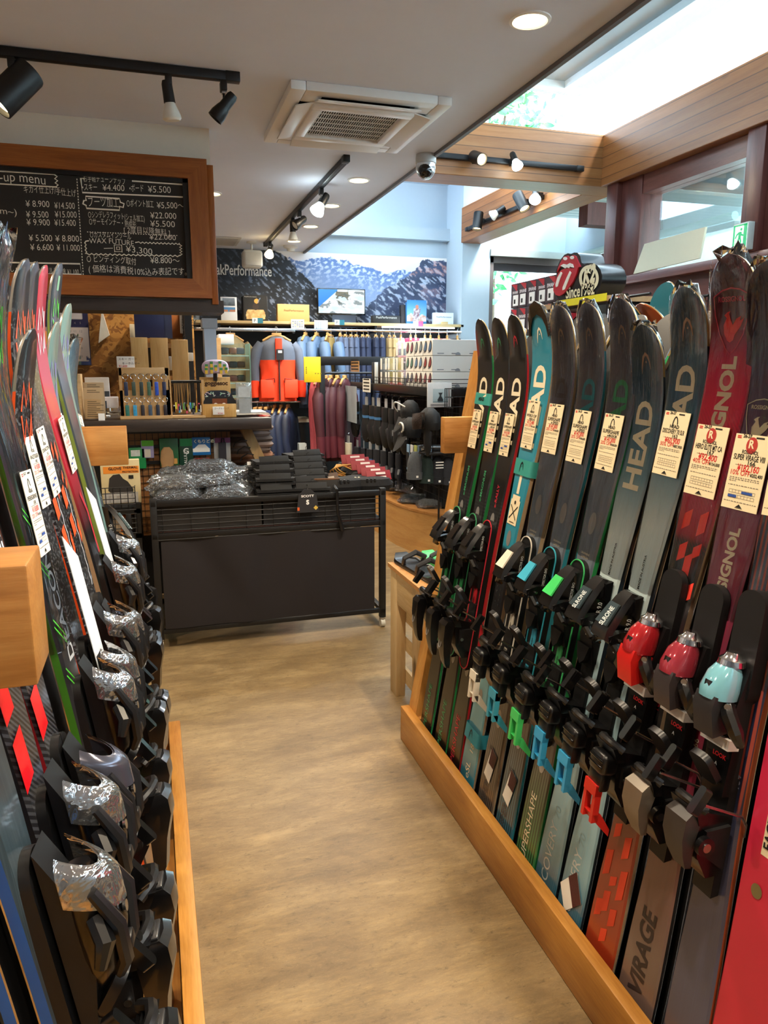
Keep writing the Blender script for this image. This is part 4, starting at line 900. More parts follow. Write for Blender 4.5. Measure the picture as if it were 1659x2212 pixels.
# --- teal race pair without bindings
TM = skimat('teal_sheet', [(0, '#1f6a86'), (.1, '#2f86a0'), (.12, '#5f9fae'), (.27, '#6fb0bd'), (.34, '#2a2c2e'), (.345, '#1d1d1f'), (.545, '#1d1d1f'), (.55, '#2d8ea6'), (.8, '#2f8fa8'), (1, '#2a7f98')], coat=.8)
root, fr, re, sk = rpair(3, 'bright teal race skis without bindings, held by two teal straps', TM, BEIGE, BASEK, geo=dict(w=(.108, .068, .122)), rear_top=skimat('deep_teal_sheet', [(0, '#0f4a60'), (1, '#135468')], coat=.5))
sk_letters(fr, sk, [('HEAD', 1.25, .098, LW, 0, .03), ('eSL', .12, .042, LW, 0, .0), ('18 X', .215, .036, LW, .006, .0)])
b = B(); sk.arch(b, sk.L-.095, 0, .042, LW); sk.stroke(b, [(0, 1.10), (0, 1.16)], .016, LW); b.build('emblem', fr)
b = B(); sk.disc(b, .955, 0, .014, .026, SILV); sk.disc(b, .41, 0, .015, .028, SILV); b.build('medallion', fr)
b = B(); sk.poly(b, [(-.03, 1.0), (.03, 1.0), (.03, 1.08), (.024, 1.08), (.024, 1.095), (-.024, 1.095), (-.024, 1.08), (-.03, 1.08)], CREAM, .002)
for sgn in (-1, 1): sk.stroke(b, [(-.022*sgn, 1.018), (.022*sgn, 1.062)], .0035, INK, .003)
sk.disc(b, 1.072, 0, .005, .006, INK, .003); sk.disc(b, 1.006+.002, 0, .018, .0012, INK, .003); b.build('sticker', fr)
b = B()
for z0 in (.56, .74):
    for r_ in range(4):
        for c_ in range(2): sk.disc(b, z0+.018*r_-.006*c_, -.010+.022*c_, .0035, .0045, STEEL, .002, 8)
b.build('screw_holes', fr)
for dz in (0,):
    n_ = B(); GLIT = mat('#3b3021', .25, .6, var=.9, vs=420, bump=.8)
    pts = [(-.055, sk.L-.10), (-.046, sk.L-.07), (-.028, sk.L-.045), (0, sk.L-.036), (.028, sk.L-.045), (.046, sk.L-.07), (.055, sk.L-.10)]
    outer = [(-.0640, sk.L-.095), (-.057, sk.L-.045), (-.036, sk.L-.012), (0, sk.L+.002), (.036, sk.L-.012), (.057, sk.L-.045), (.064, sk.L-.095)]
    vs = [sk.pt(z, u, .004) for (u, z) in pts+outer]; n_.raw(vs, [(i, i+1, 8+i, 7+i) for i in range(6)], GLIT)
    vs2 = [sk.pt(z, u, -.012) for (u, z) in outer]; n_.raw([sk.pt(z, u, .004) for (u, z) in outer]+vs2, [(i, i+1, 8+i, 7+i) for i in range(6)], GLIT)
    gp = n_.build('tip_guard', root); mirror_back(root, gp)
tag(root, sk, 1.245, 1.395, ROWS[3], w=.072); strap(root, sk, 1.185, TEALS, 'arch', .05, .042); strap(root, sk, .275, mat('#2f96aa', .5), 'arch', .05, .042)
# --- three dark patterned pairs in film
for k, (edge, lc, lab_m, lab, low) in enumerate(((BEIGE, LDK, WLAB, 'dark streaked skis with beige edges and a white binding plate', '#5d5246'), (TEAL, LTEAL, TLAB, 'dark streaked skis with teal edges and teal lettering', '#2b6f84'), (GRN, LGREEN, GLAB, 'dark streaked skis with green edges and a bright green heel lever', '#3f8a4a'))):
    kk = 4+k
    m = skimat('streaked_sheet', [(0, low), (.10, low), (.24, '#4d463e'), (.34, '#544c44'), (.36, '#454d57'), (.5, '#55606d'), (.75, '#6c7683'), (.85, '#5a5964'), (1, '#4a4853')], streak=.5, streak_c='#8a929e', pat=('stripe', '#17181a', .0, .22, .8), coat=.8)
    root, fr, re, sk = rpair(kk, lab, m, edge, BASEK, geo=dict(w=(.108, .067, .124)))
    sk_letters(fr, sk, [('HEAD', 1.25, .084, lc, 0, .03), ('SUPERSHAPE', .08, .040, LW if k == 2 else LDK, -.008, .0)])
    b = B(); sk.arch(b, sk.L-.085, 0, .042, mat('#a98d72', .35, .3)); b.build('emblem', fr)
    b = B(); sk.disc(b, 1.09, 0, .016, .030, SILV); sk.disc(b, .40, 0, .016, .030, SILV); b.build('medallion', fr)
    b = B(); sk.htext(b, 'GRAPHENE', 1.005, .008, LW); sk.htext(b, 'CARBON', .995, .008, LW); sk.poly(b, [(0, .968), (.009, .98), (0, .992), (-.009, .98)], SILV); b.build('lettering', fr)
    plate(root, .47, .99, mat(('#d9d2c4', '#37a0b4', '#43b86a')[k], .4)); t_ = squash(toe('prot', root, .885, lab_m), .72, .90); h_ = heel('lever', root, .585, lab_m)
    b = B(); b.box((.036, 0, .70), (.006, .022, .15), mat(('#cfc6b4', '#3fa0bb', '#45a05f')[k], .4), bev=.002); b.text('BETTER BALANCED', .009, INK, f=lambda x, y: V((.0395, .004-y, .64+x)), bold=.02); b.build('centre_band', root)
    b = B(); b.text('HEAD', .02, mat(('#d8d2c2', '#47b4c8', '#49c07a')[k], .4), f=lambda x, y: V((.035+y, .0285, .525+x)), bold=.02); b.build('lettering', h_)
    mirror_back(root, t_); mirror_back(root, h_); brake(root, .63); sk.wrap(root, 1.0, 40+k, FILM)
    tag(root, sk, (1.245, 1.235, 1.232)[k], (1.39, 1.38, 1.378)[k], ROWS[kk], w=.082)
    if k < 2:
        b = B(); P_ = [sk.pt(z, u, .003) for (u, z) in ((-.03, .20), (.012, .185), (.034, .285), (-.006, .30))]; P2 = [sk.pt(z, u, .0035) for (u, z) in ((-.010, .245), (.024, .24), (.034, .285), (-.006, .30))]
        b.raw(P_, [(0, 1, 2, 3)], PAPER); b.raw(P2, [(0, 1, 2, 3)], mat('#4a2226', .5, var=.8, vs=240)); b.build('hang_sticker', fr)
# --- two grey-teal pairs with fading sheets
DM = skimat('fading_sheet', [(0, '#1c5672'), (.09, '#266a86'), (.14, '#74a4b4'), (.3, '#9cc6d2'), (.52, '#b6d4dc'), (.68, '#cfdcda'), (.78, '#5a8c9c'), (.86, '#285a76'), (1, '#1c3142')], streak=.35, streak_c='#c0c4ba', coat=.9)
for k, lab in ((7, 'short skis fading from navy tip to grey-green, without a price card'), (8, 'tall skis fading from navy tip to grey-green, with a price card')):
    root, fr, re, sk = rpair(k, lab, DM, mat('#1b2b36', .4), BASEK, geo=dict(w=(.108, .068, .122)))
    sk_letters(fr, sk, [('HEAD', 1.20 if k == 7 else 1.285, .084, LW, 0, .03), ('DISCOVERY', .05, .045, mat('#c2c9c5', .4), -.006, .0), ('70', .30, .035, mat('#86a3a6', .4), -.004, .0)])
    b = B(); sk.arch(b, sk.L-.088, .004, .046, mat('#c7a48a', .35, .3)); b.build('emblem', fr)
    b = B(); sk.text(b, 'MADE IN AUSTRIA', .98, .010, INK); b.build('lettering', fr)
    t_ = squash(toe('slr', root, .885, mat('#5c6f78', .15, .6), h0=.02), .74, .90); h_ = heel('lever', root, .585, BLAB, h0=.022)
    b = B(); b.text('SLR 9.0', .02, mat('#c9c9c6', .4), f=lambda x, y: V((.035+y, .0285, .515+x)), bold=.0); b.build('lettering', h_)
    b = B(); b.box((.024, 0, .765), (.012, .05, .07), BINDM, bev=.004); b.prism([(-.024, .60), (.024, .60), (.024, .73), (0, .745), (-.024, .73)], .012, .026, BINDM, T=YZ); b.prism(rrect(.046, .05, .014, 4, 0, .94), .012, .05, BINDM, T=YZ); b.build('track', root)
    mirror_back(root, t_); mirror_back(root, h_); brake(root, .66, reach=.09); sk.wrap(root, .98, 60+k, FILM, lump=.01)
    if k == 8:
        tag(root, sk, 1.252, 1.398, ROWS[8], w=.086)
        b = B(); P_ = [sk.pt(z, u, .003) for (u, z) in ((-.05, .16), (-.012, .105), (.046, .17), (.006, .232))]; P2 = [sk.pt(z, u, .0035) for (u, z) in ((-.022, .198), (.018, .138), (.046, .17), (.006, .232))]
        b.raw(P_, [(0, 1, 2, 3)], PAPER); b.raw(P2, [(0, 1, 2, 3)], mat('#4a2226', .5, var=.8, vs=240)); b.build('hang_sticker', fr)
# --- red race pair
RM = skimat('red_sheet', [(0, '#5c1a12'), (.06, '#a83a1e'), (.2, '#9c3420'), (.31, '#4a1f1a'), (.33, '#1d1c1e'), (.655, '#2a292c'), (.665, '#a82a44'), (.8, '#f0335a'), (.88, '#d8305c'), (.93, '#6a2438'), (1, '#3a2229')], coat=.9, pat=('weave', '#a32a3c', .66, .8, .35))
root, fr, re, sk = rpair(9, 'bright red skis with a cockerel shield at the film-wrapped tip', RM, BEIGE, BASEK, geo=dict(w=(.114, .072, .134)))
sk_letters(fr, sk, [('ROSSIGNOL', 1.232, .053, LW, 0, .045), ('167', .745, .022, LRED, .02, .0)])
HOT = mat('#ff4a3d', .4); b = B()
for (u, z, l) in ((-.03, 1.02, .07), (-.012, 1.10, .05), (.012, 1.06, .09), (-.02, 1.17, .05), (.028, 1.17, .06), (.034, 1.02, .05), (.03, 1.11, .04)): sk.poly(b, [(u-.011, z-l/2), (u+.011, z-l/2+.014), (u+.011, z+l/2), (u-.011, z+l/2-.014)], HOT)
for (u, z, l) in ((-.02, .42, .05), (.02, .40, .07), (-.03, .33, .08), (.0, .30, .04), (.03, .31, .09), (-.01, .24, .07), (.022, .22, .06), (-.03, .21, .06), (.004, .16, .05)): sk.poly(b, [(u-.010, z-l/2), (u+.012, z-l/2+.018), (u+.012, z+l/2), (u-.010, z+l/2-.014)], mat('#e8482c', .4))
b.build('flashes', fr, smooth=False)
b = B(); sk.htext(b, 'ELITE', 1.005, .028, mat('#d8455a', .4), -.004, .02); sk.htext(b, 'E14', .05, .034, mat('#d24a3a', .4), -.012, .0); b.build('lettering', fr)
b = B(); sk.htext(b, 'CARBON', .965, .014, LW, .004); sk.htext(b, 'TURN', .982, .011, LGREEN, .016); b.build('lettering', fr)
def shield(sk, fr, zc, h, lc, fill, word):
    w = h*.40; b = B(); P = [(-w, zc+h*.38), (-w*.5, zc+h*.47), (0, zc+h*.5), (w*.5, zc+h*.47), (w, zc+h*.38), (w*.92, zc+h*.1), (w*.66, zc-h*.2), (w*.3, zc-h*.42), (0, zc-h*.52), (-w*.3, zc-h*.42), (-w*.66, zc-h*.2), (-w*.92, zc+h*.1)]
    sk.stroke(b, P, h*.022, lc, .002, True); sk.htext(b, word, zc+h*.30, h*.11, lc, 0, .02)
    c = [(-.10, -.30), (-.03, -.34), (.05, -.30), (.09, -.18), (.22, -.04), (.30, .12), (.20, .08), (.24, .17), (.12, .12), (.03, .0), (-.02, .1), (-.06, .22), (-.02, .27), (-.10, .25), (-.18, .19), (-.12, .14), (-.2, 0), (-.18, -.16)]
    sk.poly(b, [(x*h*.9, zc-h*.06+y*h*.8) for x, y in c], fill, .002); b.build('emblem', fr, smooth=False)
shield(sk, fr, sk.L-.125, .125, mat('#d8405a', .4), mat('#f04a48', .4), 'ROSSIGNOL')
t_ = toe('look', root, .885, (mat('#d3201c', .35, coat=.4), mat('#b5252c', .14, .25, coat=1.)), h0=.03); h_ = heel('lever', root, .59, RLAB, h0=.03)
b = B(); b.prism(rrect(.066, .2, .03, 5, 0, .96), .012, .04, BINDM, T=YZ); b.build('riser_plate', root)
mirror_back(root, t_); mirror_back(root, h_); brake(root, .66); sk.wrap(root, 1.0, 71, FILM, lump=.018); tag(root, sk, 1.225, 1.375, ROWS[9], w=.092, brand='r')
# --- purple all-mountain pair
VM = skimat('plum_sheet', [(0, '#6d5f5d'), (.12, '#7d6b62'), (.22, '#7a5a55'), (.34, '#6d3e46'), (.38, '#8e2c46'), (.52, '#93324c'), (.7, '#983656'), (.8, '#70406a'), (.9, '#45364c'), (1, '#2a2530')], coat=.9, streak=.15, streak_c='#a86a72')
root, fr, re, sk = rpair(10, 'plum-coloured skis with cream lettering, next to the bright red pair', VM, mat('#1a1718', .4), BASEK, geo=dict(w=(.116, .074, .134)))
sk_letters(fr, sk, [('ROSSIGNOL', .985, .036, LW, 0, .04), ('VIRAGE', .12, .060, mat('#3a3234', .4), -.004, .03), ('166', .715, .02, LW, .024, .0)])
shield(sk, fr, sk.L-.30, .10, LW, LW, 'ROSSIGNOL')
t_ = toe('look', root, .885, (mat('#3b3436', .35, coat=.3), mat('#b03848', .12, .35, coat=1.)), h0=.03); h_ = heel('pivot', root, .585, mat('#8e8478', .3, .5), h0=.03)
b = B(); b.prism(rrect(.066, .2, .03, 5, 0, .96), .012, .04, BINDM, T=YZ); b.build('riser_plate', root)
mirror_back(root, t_); mirror_back(root, h_); brake(root, .66); sk.wrap(root, 1.0, 72, FILM, lump=.008); tag(root, sk, 1.215, 1.365, ROWS[10], w=.094, brand='r', blue=False)
# --- navy pair with orange pinstripes, cut by the frame
NM = skimat('navy_sheet', [(0, '#4f4a52'), (.2, '#4d4f66'), (.36, '#3a3a4e'), (.4, '#232a45'), (.7, '#27304f'), (1, '#1b2138')], coat=.8, streak=.2, streak_c='#5a6590', pat=('stripe', '#c4523a', .4, .72, .75))
root, fr, re, sk = rpair(11, 'navy skis with thin orange stripes and a pale blue binding visor, near the right edge', NM, mat('#b4532c', .4), BASEK, geo=dict(w=(.112, .074, .13)))
t_ = toe('look', root, .885, (mat('#2c2b2e', .4), mat('#7fc0d2', .12, .2, coat=1.)), h0=.03); h_ = heel('pivot', root, .60, mat('#3a3533', .4), h0=.03)
b = B(); b.prism(rrect(.066, .22, .03, 5, 0, .97), .012, .05, BINDM, T=YZ); b.build('riser_plate', root)
b = B(); sk.text(b, '164', .70, .02, mat('#8d8fa0', .4), .02); b.build('lettering', fr)
mirror_back(root, t_); mirror_back(root, h_); brake(root, .64, reach=.13); sk.wrap(root, .9, 73, FILM)
tag(root, sk, 1.22, 1.36, ('VIRAGE V', '164', '¥147,840', '20% OFF', '¥184,800', 0), w=.09, brand='r')
# --- wide pink ski at the right edge of the frame
PK = skimat('pink_sheet', [(0, '#c9303a'), (.3, '#d02a44'), (.6, '#e02a5c'), (1, '#e63a70')], coat=.3, rough=.4)
sk = Ski(L=1.70, w=(.125, .112, .135)); P = V((.945, .902, .016)); T = V((1.10, .965, 1.68))
root, fr, re = ski_pair('wide plain pink skis at the right edge of the photo, cut off by the frame', P, T, PK, mat('#2a1d20', .4), mat('#d9cbb4', .5), sk, -1, yaw=2)
b = B(); P_ = [sk.pt(z, u, .001) for (u, z) in ((-.02, .62), (.045, .62), (.045, .80), (-.02, .80))]; b.raw(P_, [(0, 1, 2, 3)], CREAM); sk.text(b, 'FACTION', .635, .026, INK, -.008, .02, off=.002)
for j in range(9): sk.stroke(b, [(.006+.004*j, .64), (.006+.004*j, .72+.006*(j % 3))], .0012, mat('#8d8577', .8, var=0), .002)
b.build('sticker', fr, smooth=False)
b = B(); sk.disc(b, .55, -.015, .012, .014, mat('#8f8a63', .3, .6), .002); b.build('rivet', fr)
# --- skis standing on the far side of the rack, only their tips in view
BK = ((1386, 662, 1.42, GOLD, 'gold film-wrapped ski tips behind the green-lettered pair', '#6b5330', True), (1436, 598, 1.46, None, 'dark teal skis with a round black emblem on the far side of the rack', '#1d5f70', False), (1490, 612, 1.50, None, 'skis with an orange and beige tip behind the tall fading pair', '#b5542c', False), (1475, 722, 1.40, GOLD, 'short brown film-wrapped ski tips between the two fading pairs', '#5d4a38', True), (1318, 690, 1.42, None, 'film-wrapped grey tips peeping out behind the teal-lettered pair', '#5a544c', True), (1540, 668, 1.46, GOLD, 'brown film-wrapped tip hidden between the tall fading and the red pair', '#5d4a38', True))
for j, (px, py, X, tm, lab, colr, film) in enumerate(BK):
    T = PX(px, py, X); P = V((1.90, T.y+.02, .016)); sk = Ski(L=s_dims(P, T)*1.0, w=(.11, .072, .126))
    m = skimat('far_sheet', [(0, '#2a2a2c'), (.6, colr), (1, colr)], coat=.6)
    root, fr, re = ski_pair(lab, P, T, m, mat('#8a7a66', .4), m, sk, 1, yaw=0, tipm=tm or GOLD)
    if film: sk.wrap(root, sk.L-.3, 80+j, FILMC, lump=.016)
    if j == 1: b = B(); [b.raw([V((-.0055-sk.rise(z)*1-.0, u, z)) for (u, z) in [(.034*math.cos(2*PI*k/20)*(1 if k else 1), sk.L-.27+.05*math.sin(2*PI*k/20)) for k in range(20)]], [tuple(range(20))], mat('#101c20', .4)) for _ in (0,)]; b.build('emblem', re)
# ================================================================ left-hand ski rack
rk = thing('ski_rack', 'timber ski rack with a low kerb and two stop arms, left of the aisle', 'ski rack', (-.3, 1.3, 0))
b = B(); b.bb((-.012, -.4, 0), (.032, 2.80, .145), OAK, bev=.004); b.build('kerb', rk, world=True)
b = B(); b.bb((-1.05, 2.70, .0), (-.013, 2.79, .13), OAKX, bev=.003); b.build('end_board', rk, world=True)
b = B(); b.bb((-1.05, -.4, 0), (-.015, 2.69, .012), OAK); b.build('bed', rk, world=True)
for (y, xx, z0, z1) in ((2.885, PY(275, 960, 2.885).x, 1.143, 1.285), (.86, PY(70, 1350, .86).x, 1.148, 1.288)):
    b = B(); b.bb((-.62, y, z0), (xx, y+.042 if y > 2 else y+.10, z1), OAKX, bev=.003); b.build('stop_arm', rk, world=True)
for z in (1.06, .72):
    x = -.06-.25*z/1.65-.055; b = B(); b.bb((x-.056, -.4, z), (x-.02, 2.9, z+.1), OAK, bev=.003); b.build('back_rail', rk, world=True)
p0, p1 = V((-.09, 2.85, 0)), V((-.36, 2.86, 1.62)); b = B(); b.loft([[p-dx-dy*.5, p+dx-dy*.5, p+dx+dy*.5, p-dx+dy*.5] for p in (p0, p1)], OAKV); b.build('upright', rk, world=True)
VIS = thin_glass('clear_visor', (.45, .47, .52), .42, .08, wrinkle=16, haze=.05)
ORG = mat('#ee5a24', .35, coat=.4); LIME = mat('#7fc31c', .35, coat=.3); VBLK = skimat('black_dashed_sheet', [(0, '#17181b'), (1, '#1e2024')], pat=('dash', '#6d7278', .35, .93, .75)); MG = mat('#55d53a', .4); MO = mat('#ff5a26', .4); MW = mat('#dfe0ea', .4); MP = mat('#8d8bd0', .4)
PALE = skimat('pale_green_sheet', [(0, '#3f5a5c'), (.5, '#6f9896'), (1, '#789a95')], streak=.4, streak_c='#b5cfcb')
TPM = mat('#d9d2c6', .22, .7, var=.05)
def mmark(sk, fr, zc, m, h=.11):
    """two mirrored zigzag strokes one over the other"""
    b = B(); w = .036
    for sg in (1, -1):
        sk.stroke(b, [(-w, zc+sg*.004), (-w*.75, zc+sg*h*.5), (-.1*w, zc+sg*h*.12), (w*.25, zc+sg*h*.5), (w*.9, zc+sg*.004), (w*.8, zc+sg*h*.42)], .009, m, .0016)
    b.build('emblem', fr, smooth=False)
def lrows(a, b_): return (a, b_, '¥118,800', '20% OFF', '¥148,500', 1)
# (base Y, tip px, X tip, label, sheet, sidewall, M colour, binding, tag s, L override)
SPEC = [(.83, (-78, 520), -.20, 'dark skis with blue sidewalls, nearest the camera on the left rack', skimat('midnight_sheet', [(0, '#20303a'), (1, '#39484f')], streak=.5, streak_c='#5a6a70'), mat('#1f5fae', .4), None, None),
        (.97, (-60, 545), -.20, 'black race skis with two red bands, nearer of the pair of red-banded skis', skimat('red_band_sheet', [(0, '#17171a'), (1, '#202126')], pat=('weave', '#54565c', .35, .72, .6)), mat('#1d1d20', .4), None, None),
        (1.15, (-30, 560), -.20, 'black race skis with two red bands, farther of the pair of red-banded skis', skimat('red_band_sheet', [(0, '#17171a'), (1, '#202126')], pat=('weave', '#54565c', .35, .72, .6)), mat('#a51f28', .4), None, None),
        (1.33, (8, 522), -.205, 'tall black skis with a bright green tip emblem and green edge', skimat('graphite_sheet', [(0, '#1a1b1d'), (.55, '#232528'), (1, '#3a3f45')]), mat('#3f7d22', .4), MG, 1),
        (1.56, (70, 724), -.20, 'short black skis with an orange tip emblem standing before the taller ones', VBLK, ORG, MO, 1),
        (1.80, (56, 572), -.215, 'tall black skis with an orange tip emblem, left of the twin tips', VBLK, ORG, MO, 1),
        (1.97, (76, 577), -.215, 'tall black skis with an orange tip emblem, right of the twin tips', VBLK, ORG, MO, None),
        (2.28, (97, 583), -.225, 'red-tipped skis with a white tip emblem and cream sidewalls', skimat('red_tip_sheet', [(0, '#1b1b1d'), (.6, '#1e1d20'), (.66, '#8d1f2d'), (.7, '#b3273a'), (1, '#cf3048')]), BEIGE, MW, 1),
        (2.40, (122, 705), -.225, 'short pale green skis with a purple tip emblem, in front of the green-tipped pair', PALE, mat('#35474a', .4), MP, 1),
        (2.47, (130, 578), -.225, 'dark skis with a bright green tip emblem and pale green strip above it', skimat('slate_sheet', [(0, '#1d1f22'), (1, '#39414a')]), mat('#8ba04a', .4), MG, None),
        (2.56, (150, 665), -.23, 'pale green skis with a purple tip emblem, beside the lime-edged pair', PALE, mat('#35474a', .4), MP, None),
        (2.72, (166, 740), -.25, 'dark film-wrapped skis with lime sidewalls at the far end of the left rack', skimat('blue_grey_sheet', [(0, '#23262a'), (.5, '#3c454b'), (1, '#7f97a2')]), LIME, None, 1)]
for k, (yb, tp, X, lab, sheet, side, mm, tg) in enumerate(SPEC):
    T = PX(tp[0], tp[1], X-.015); P = V((-.045, yb, .016))
    if k < 3: T = V((-.235, yb+(.06, .06, .0)[k], 1.66))
    sk = Ski(L=(T+V((-.07, 0, 0))-P).length, w=(.11, .07, .122), tip=.08, curl=.34)
    root, fr, re = ski_pair(lab, P, T, sheet, side, BASEK, sk, 1, yaw=6, tipm=TPM)
    if mm: mmark(sk, fr, sk.L-.155, mm)
    if k == 9: b = B(); sk.poly(b, [(-.012, sk.L-.075), (.012, sk.L-.075), (.012, sk.L-.035), (-.012, sk.L-.035)], mat('#8fc3a0', .4)); b.build('stripe', fr)
    if k in (1, 2):
        b = B()
        for z0 in (.985, 1.08): sk.poly(b, [(-.046, z0-.03), (-.006, z0-.02), (-.006, z0+.05), (-.046, z0+.04)], mat('#e3121f', .35, coat=.5), .003)
        b.build('bands', fr, smooth=False); b = B(); sk.text(b, 'RACETIGER', 1.16, .034, MW, .030, .04); b.build('lettering', fr)
    if k in (5, 6):
        b = B()
        for z0 in (1.10, 1.17): sk.poly(b, [(-.034, z0), (-.005, z0+.008), (-.005, z0+.055), (-.034, z0+.047)], MO, .003)
        for (u, z, l) in ((.02, 1.30, .05), (.03, 1.22, .03), (.012, 1.24, .03), (-.01, 1.31, .04), (.026, 1.10, .06)): sk.poly(b, [(u-.008, z-l/2), (u+.008, z-l/2+.016), (u+.008, z+l/2), (u-.008, z+l/2-.016)], MO, .003)
        b.build('flashes', fr, smooth=False); b = B(); sk.stroke(b, [(.012+.003*math.sin(j*1.9), .96+.012*j) for j in range(22)], .004, MW); b.build('script_line', fr)
    if k == 3:
        b = B(); sk.text(b, 'DEACON', .97, .05, mat('#b8bcc0', .4), .012, .02); b.build('lettering', fr)
        b = B()
        for z0 in (.62, .96, 1.05, 1.17, 1.25): sk.stroke(b, [(-.05, z0), (.0, z0-.045)], .003, MG, .003); sk.stroke(b, [(-.046, z0+.012), (.004, z0-.033)], .003, MG, .003)
        b.build('flashes', fr, smooth=False)
    if k == 7: b = B(); sk.stroke(b, [(.0, 1.16), (.028, 1.10), (.03, 1.02), (.036, .97)], .014, LRED, .003); b.build('flashes', fr)
    z = .885+(.0, .02, -.015, .025, -.02, .012, -.03, .02, -.01, .03, -.025, .0)[k]
    if k == 11: t_ = toe('slr', root, .895, mat('#7f9aa0', .15, .6), h0=.02, side=-1)
    else: t_ = toe('visor', root, z, VIS if k not in (2,) else mat('#5a5a66', .15, .5), h0=.04, side=-1)
    plate(root, .44, .94, None, w=.066); h_ = heel('cap', root, z-.285, None, h0=.024, side=-1)
    mirror_back(root, t_); mirror_back(root, h_); brake(root, z-.225, reach=.08, spread=.046)
    if tg:
        z0 = 1.22 if k != 3 else 1.17
        tag(root, sk, z0, z0+.15, lrows(('RACETIGER', 'DEACON', 'FLAIR', 'PEREGRINE')[k % 4], ('160', '163', '172', '158')[k % 4]), w=.066, u0=.008, blue=True, bt='VÖLKL')
    if k in (3, 11): sk.wrap(root, 1.0, 90+k, FILM, lump=.012)
    if k in (4, 8):      # folded paper sheets tucked in front of the skis
        b = B(); P_ = [sk.pt(z, u, .03) for (u, z) in ((-.03, .78), (.045, .74), (.045, 1.10), (-.03, 1.16))]
        b.raw(P_+[p+V((.0015, 0, 0)) for p in P_], [(3, 2, 1, 0), (4, 5, 6, 7), (0, 1, 5, 4), (1, 2, 6, 5), (2, 3, 7, 6), (3, 0, 4, 7)], mat('#dfe4ec', .7, var=.1, vs=40)); b.build('paper_sleeve', root)
    if k == 11: strap(root, sk, sk.L-.13, mat('#c9c2ae', .6), None, .012, .05)
# ================================================================ back wall: mural, shelf, clothes
def lerpline(pts, x):
    for (a, ya), (b_, yb) in zip(pts, pts[1:]):
        if x <= b_: return ya+(yb-ya)*max(0, x-a)/(b_-a)
    return pts[-1][1]
MY = 8.492; m0, m1 = PY(425, 548, MY), PY(978, 560, MY); mz0 = PY(700, 700, MY).z-.25; mz1 = m1.z+.005
SKYT, SKYB = lin('#f6efe8'), lin('#dccfdc')
farR = [(590, 600), (612, 566), (632, 574), (650, 571), (668, 566), (680, 559), (692, 566), (700, 560), (716, 568), (736, 566), (750, 580), (775, 580), (800, 592), (826, 600), (850, 588), (880, 590), (980, 600)]
lefR = [(425, 546), (500, 545), (514, 540), (522, 556), (532, 556), (545, 545), (560, 540), (578, 545), (600, 562), (618, 578), (630, 602), (650, 622), (668, 645), (680, 680), (700, 705)]
rigR = [(760, 700), (780, 690), (800, 668), (822, 640), (838, 628), (862, 612), (882, 592), (898, 575), (904, 560), (918, 556), (930, 562), (950, 558), (985, 553)]
def mural(u, v):
    x = 425+553*u; y = 805-255*v; jag = fbm(x*.06, y*.06, 5)*5
    c = mixc(SKYT, SKYB, (y-545)/60)
    if y > lerpline(farR, x)+jag:
        d = (y-lerpline(farR, x))/90; s = fbm(x*.11+y*.05, y*.10-x*.04, 6, 3.)
        c = mixc(lin('#5a78b0'), lin('#98abd0'), d); c = mixc(c, lin('#e6ecf6'), max(0, min(.85, (s+.02)*3.2))*max(0, 1-d*1.05))
        if x < 640 and y > 640: c = mixc(c, lin('#5872a6'), .6)
    if y > lerpline(rigR, x)+jag*1.4 and x > 755:
        s = fbm(x*.10-y*.085, y*.03+x*.035, 6, 9.); k = fbm(x*.02, y*.02, 3, 5.)
        c = mixc(lin('#1f2840'), lin('#566284'), .5+k*.6); c = mixc(c, lin('#bcc7de'), max(0, min(.9, (s-.12)*5)))
        if s+k > .2 and x > 870: c = mixc(c, lin('#d99a88'), .5*max(0, 1-(y-556)/110)+.1)
    if y > lerpline(lefR, x)+jag*1.2 and x < 702:
        s = fbm(x*.13-y*.11, y*.035+x*.05, 6, 14.); k = fbm(x*.025, y*.025, 3, 8.)
        c = mixc(lin('#14181f'), lin('#2b323d'), .5+k*.8); c = mixc(c, lin('#97a5c0'), max(0, min(.85, (s-.24)*5))*max(.2, min(1, (x-470)/120)))
    return c
o = picture('mural', lambda u, v: V((m0.x+(m1.x-m0.x)*u, MY, mz0+(mz1-mz0)*v)), 360, 170, mural, tag=('printed mountain mural with white lettering covering the back wall', 'mural'))
b = B(); q = PY(476, 592, MY-.004); q2 = PY(587, 597, MY-.004); sz = .155
vs, fs, xa, xb = text_mesh('PeakPerformance', .012); sx = (q2.x-PY(448, 592, MY).x)/((xb-xa)*sz)
b.text('PeakPerformance', sz, mat('#e9e6e0', .6), f=lambda x, y: V((PY(448, 592, MY).x+x, MY-.004, q.z-.005+y)), bold=.012, sx=sx); b.build('lettering', o, smooth=False)
b = B(); x = PY(812, 600, MY).x; b.bb((x-.001, MY-.0015, mz0), (x+.001, MY-.0005, mz1), mat('#b9bccb', .6)); b.build('seam', o)
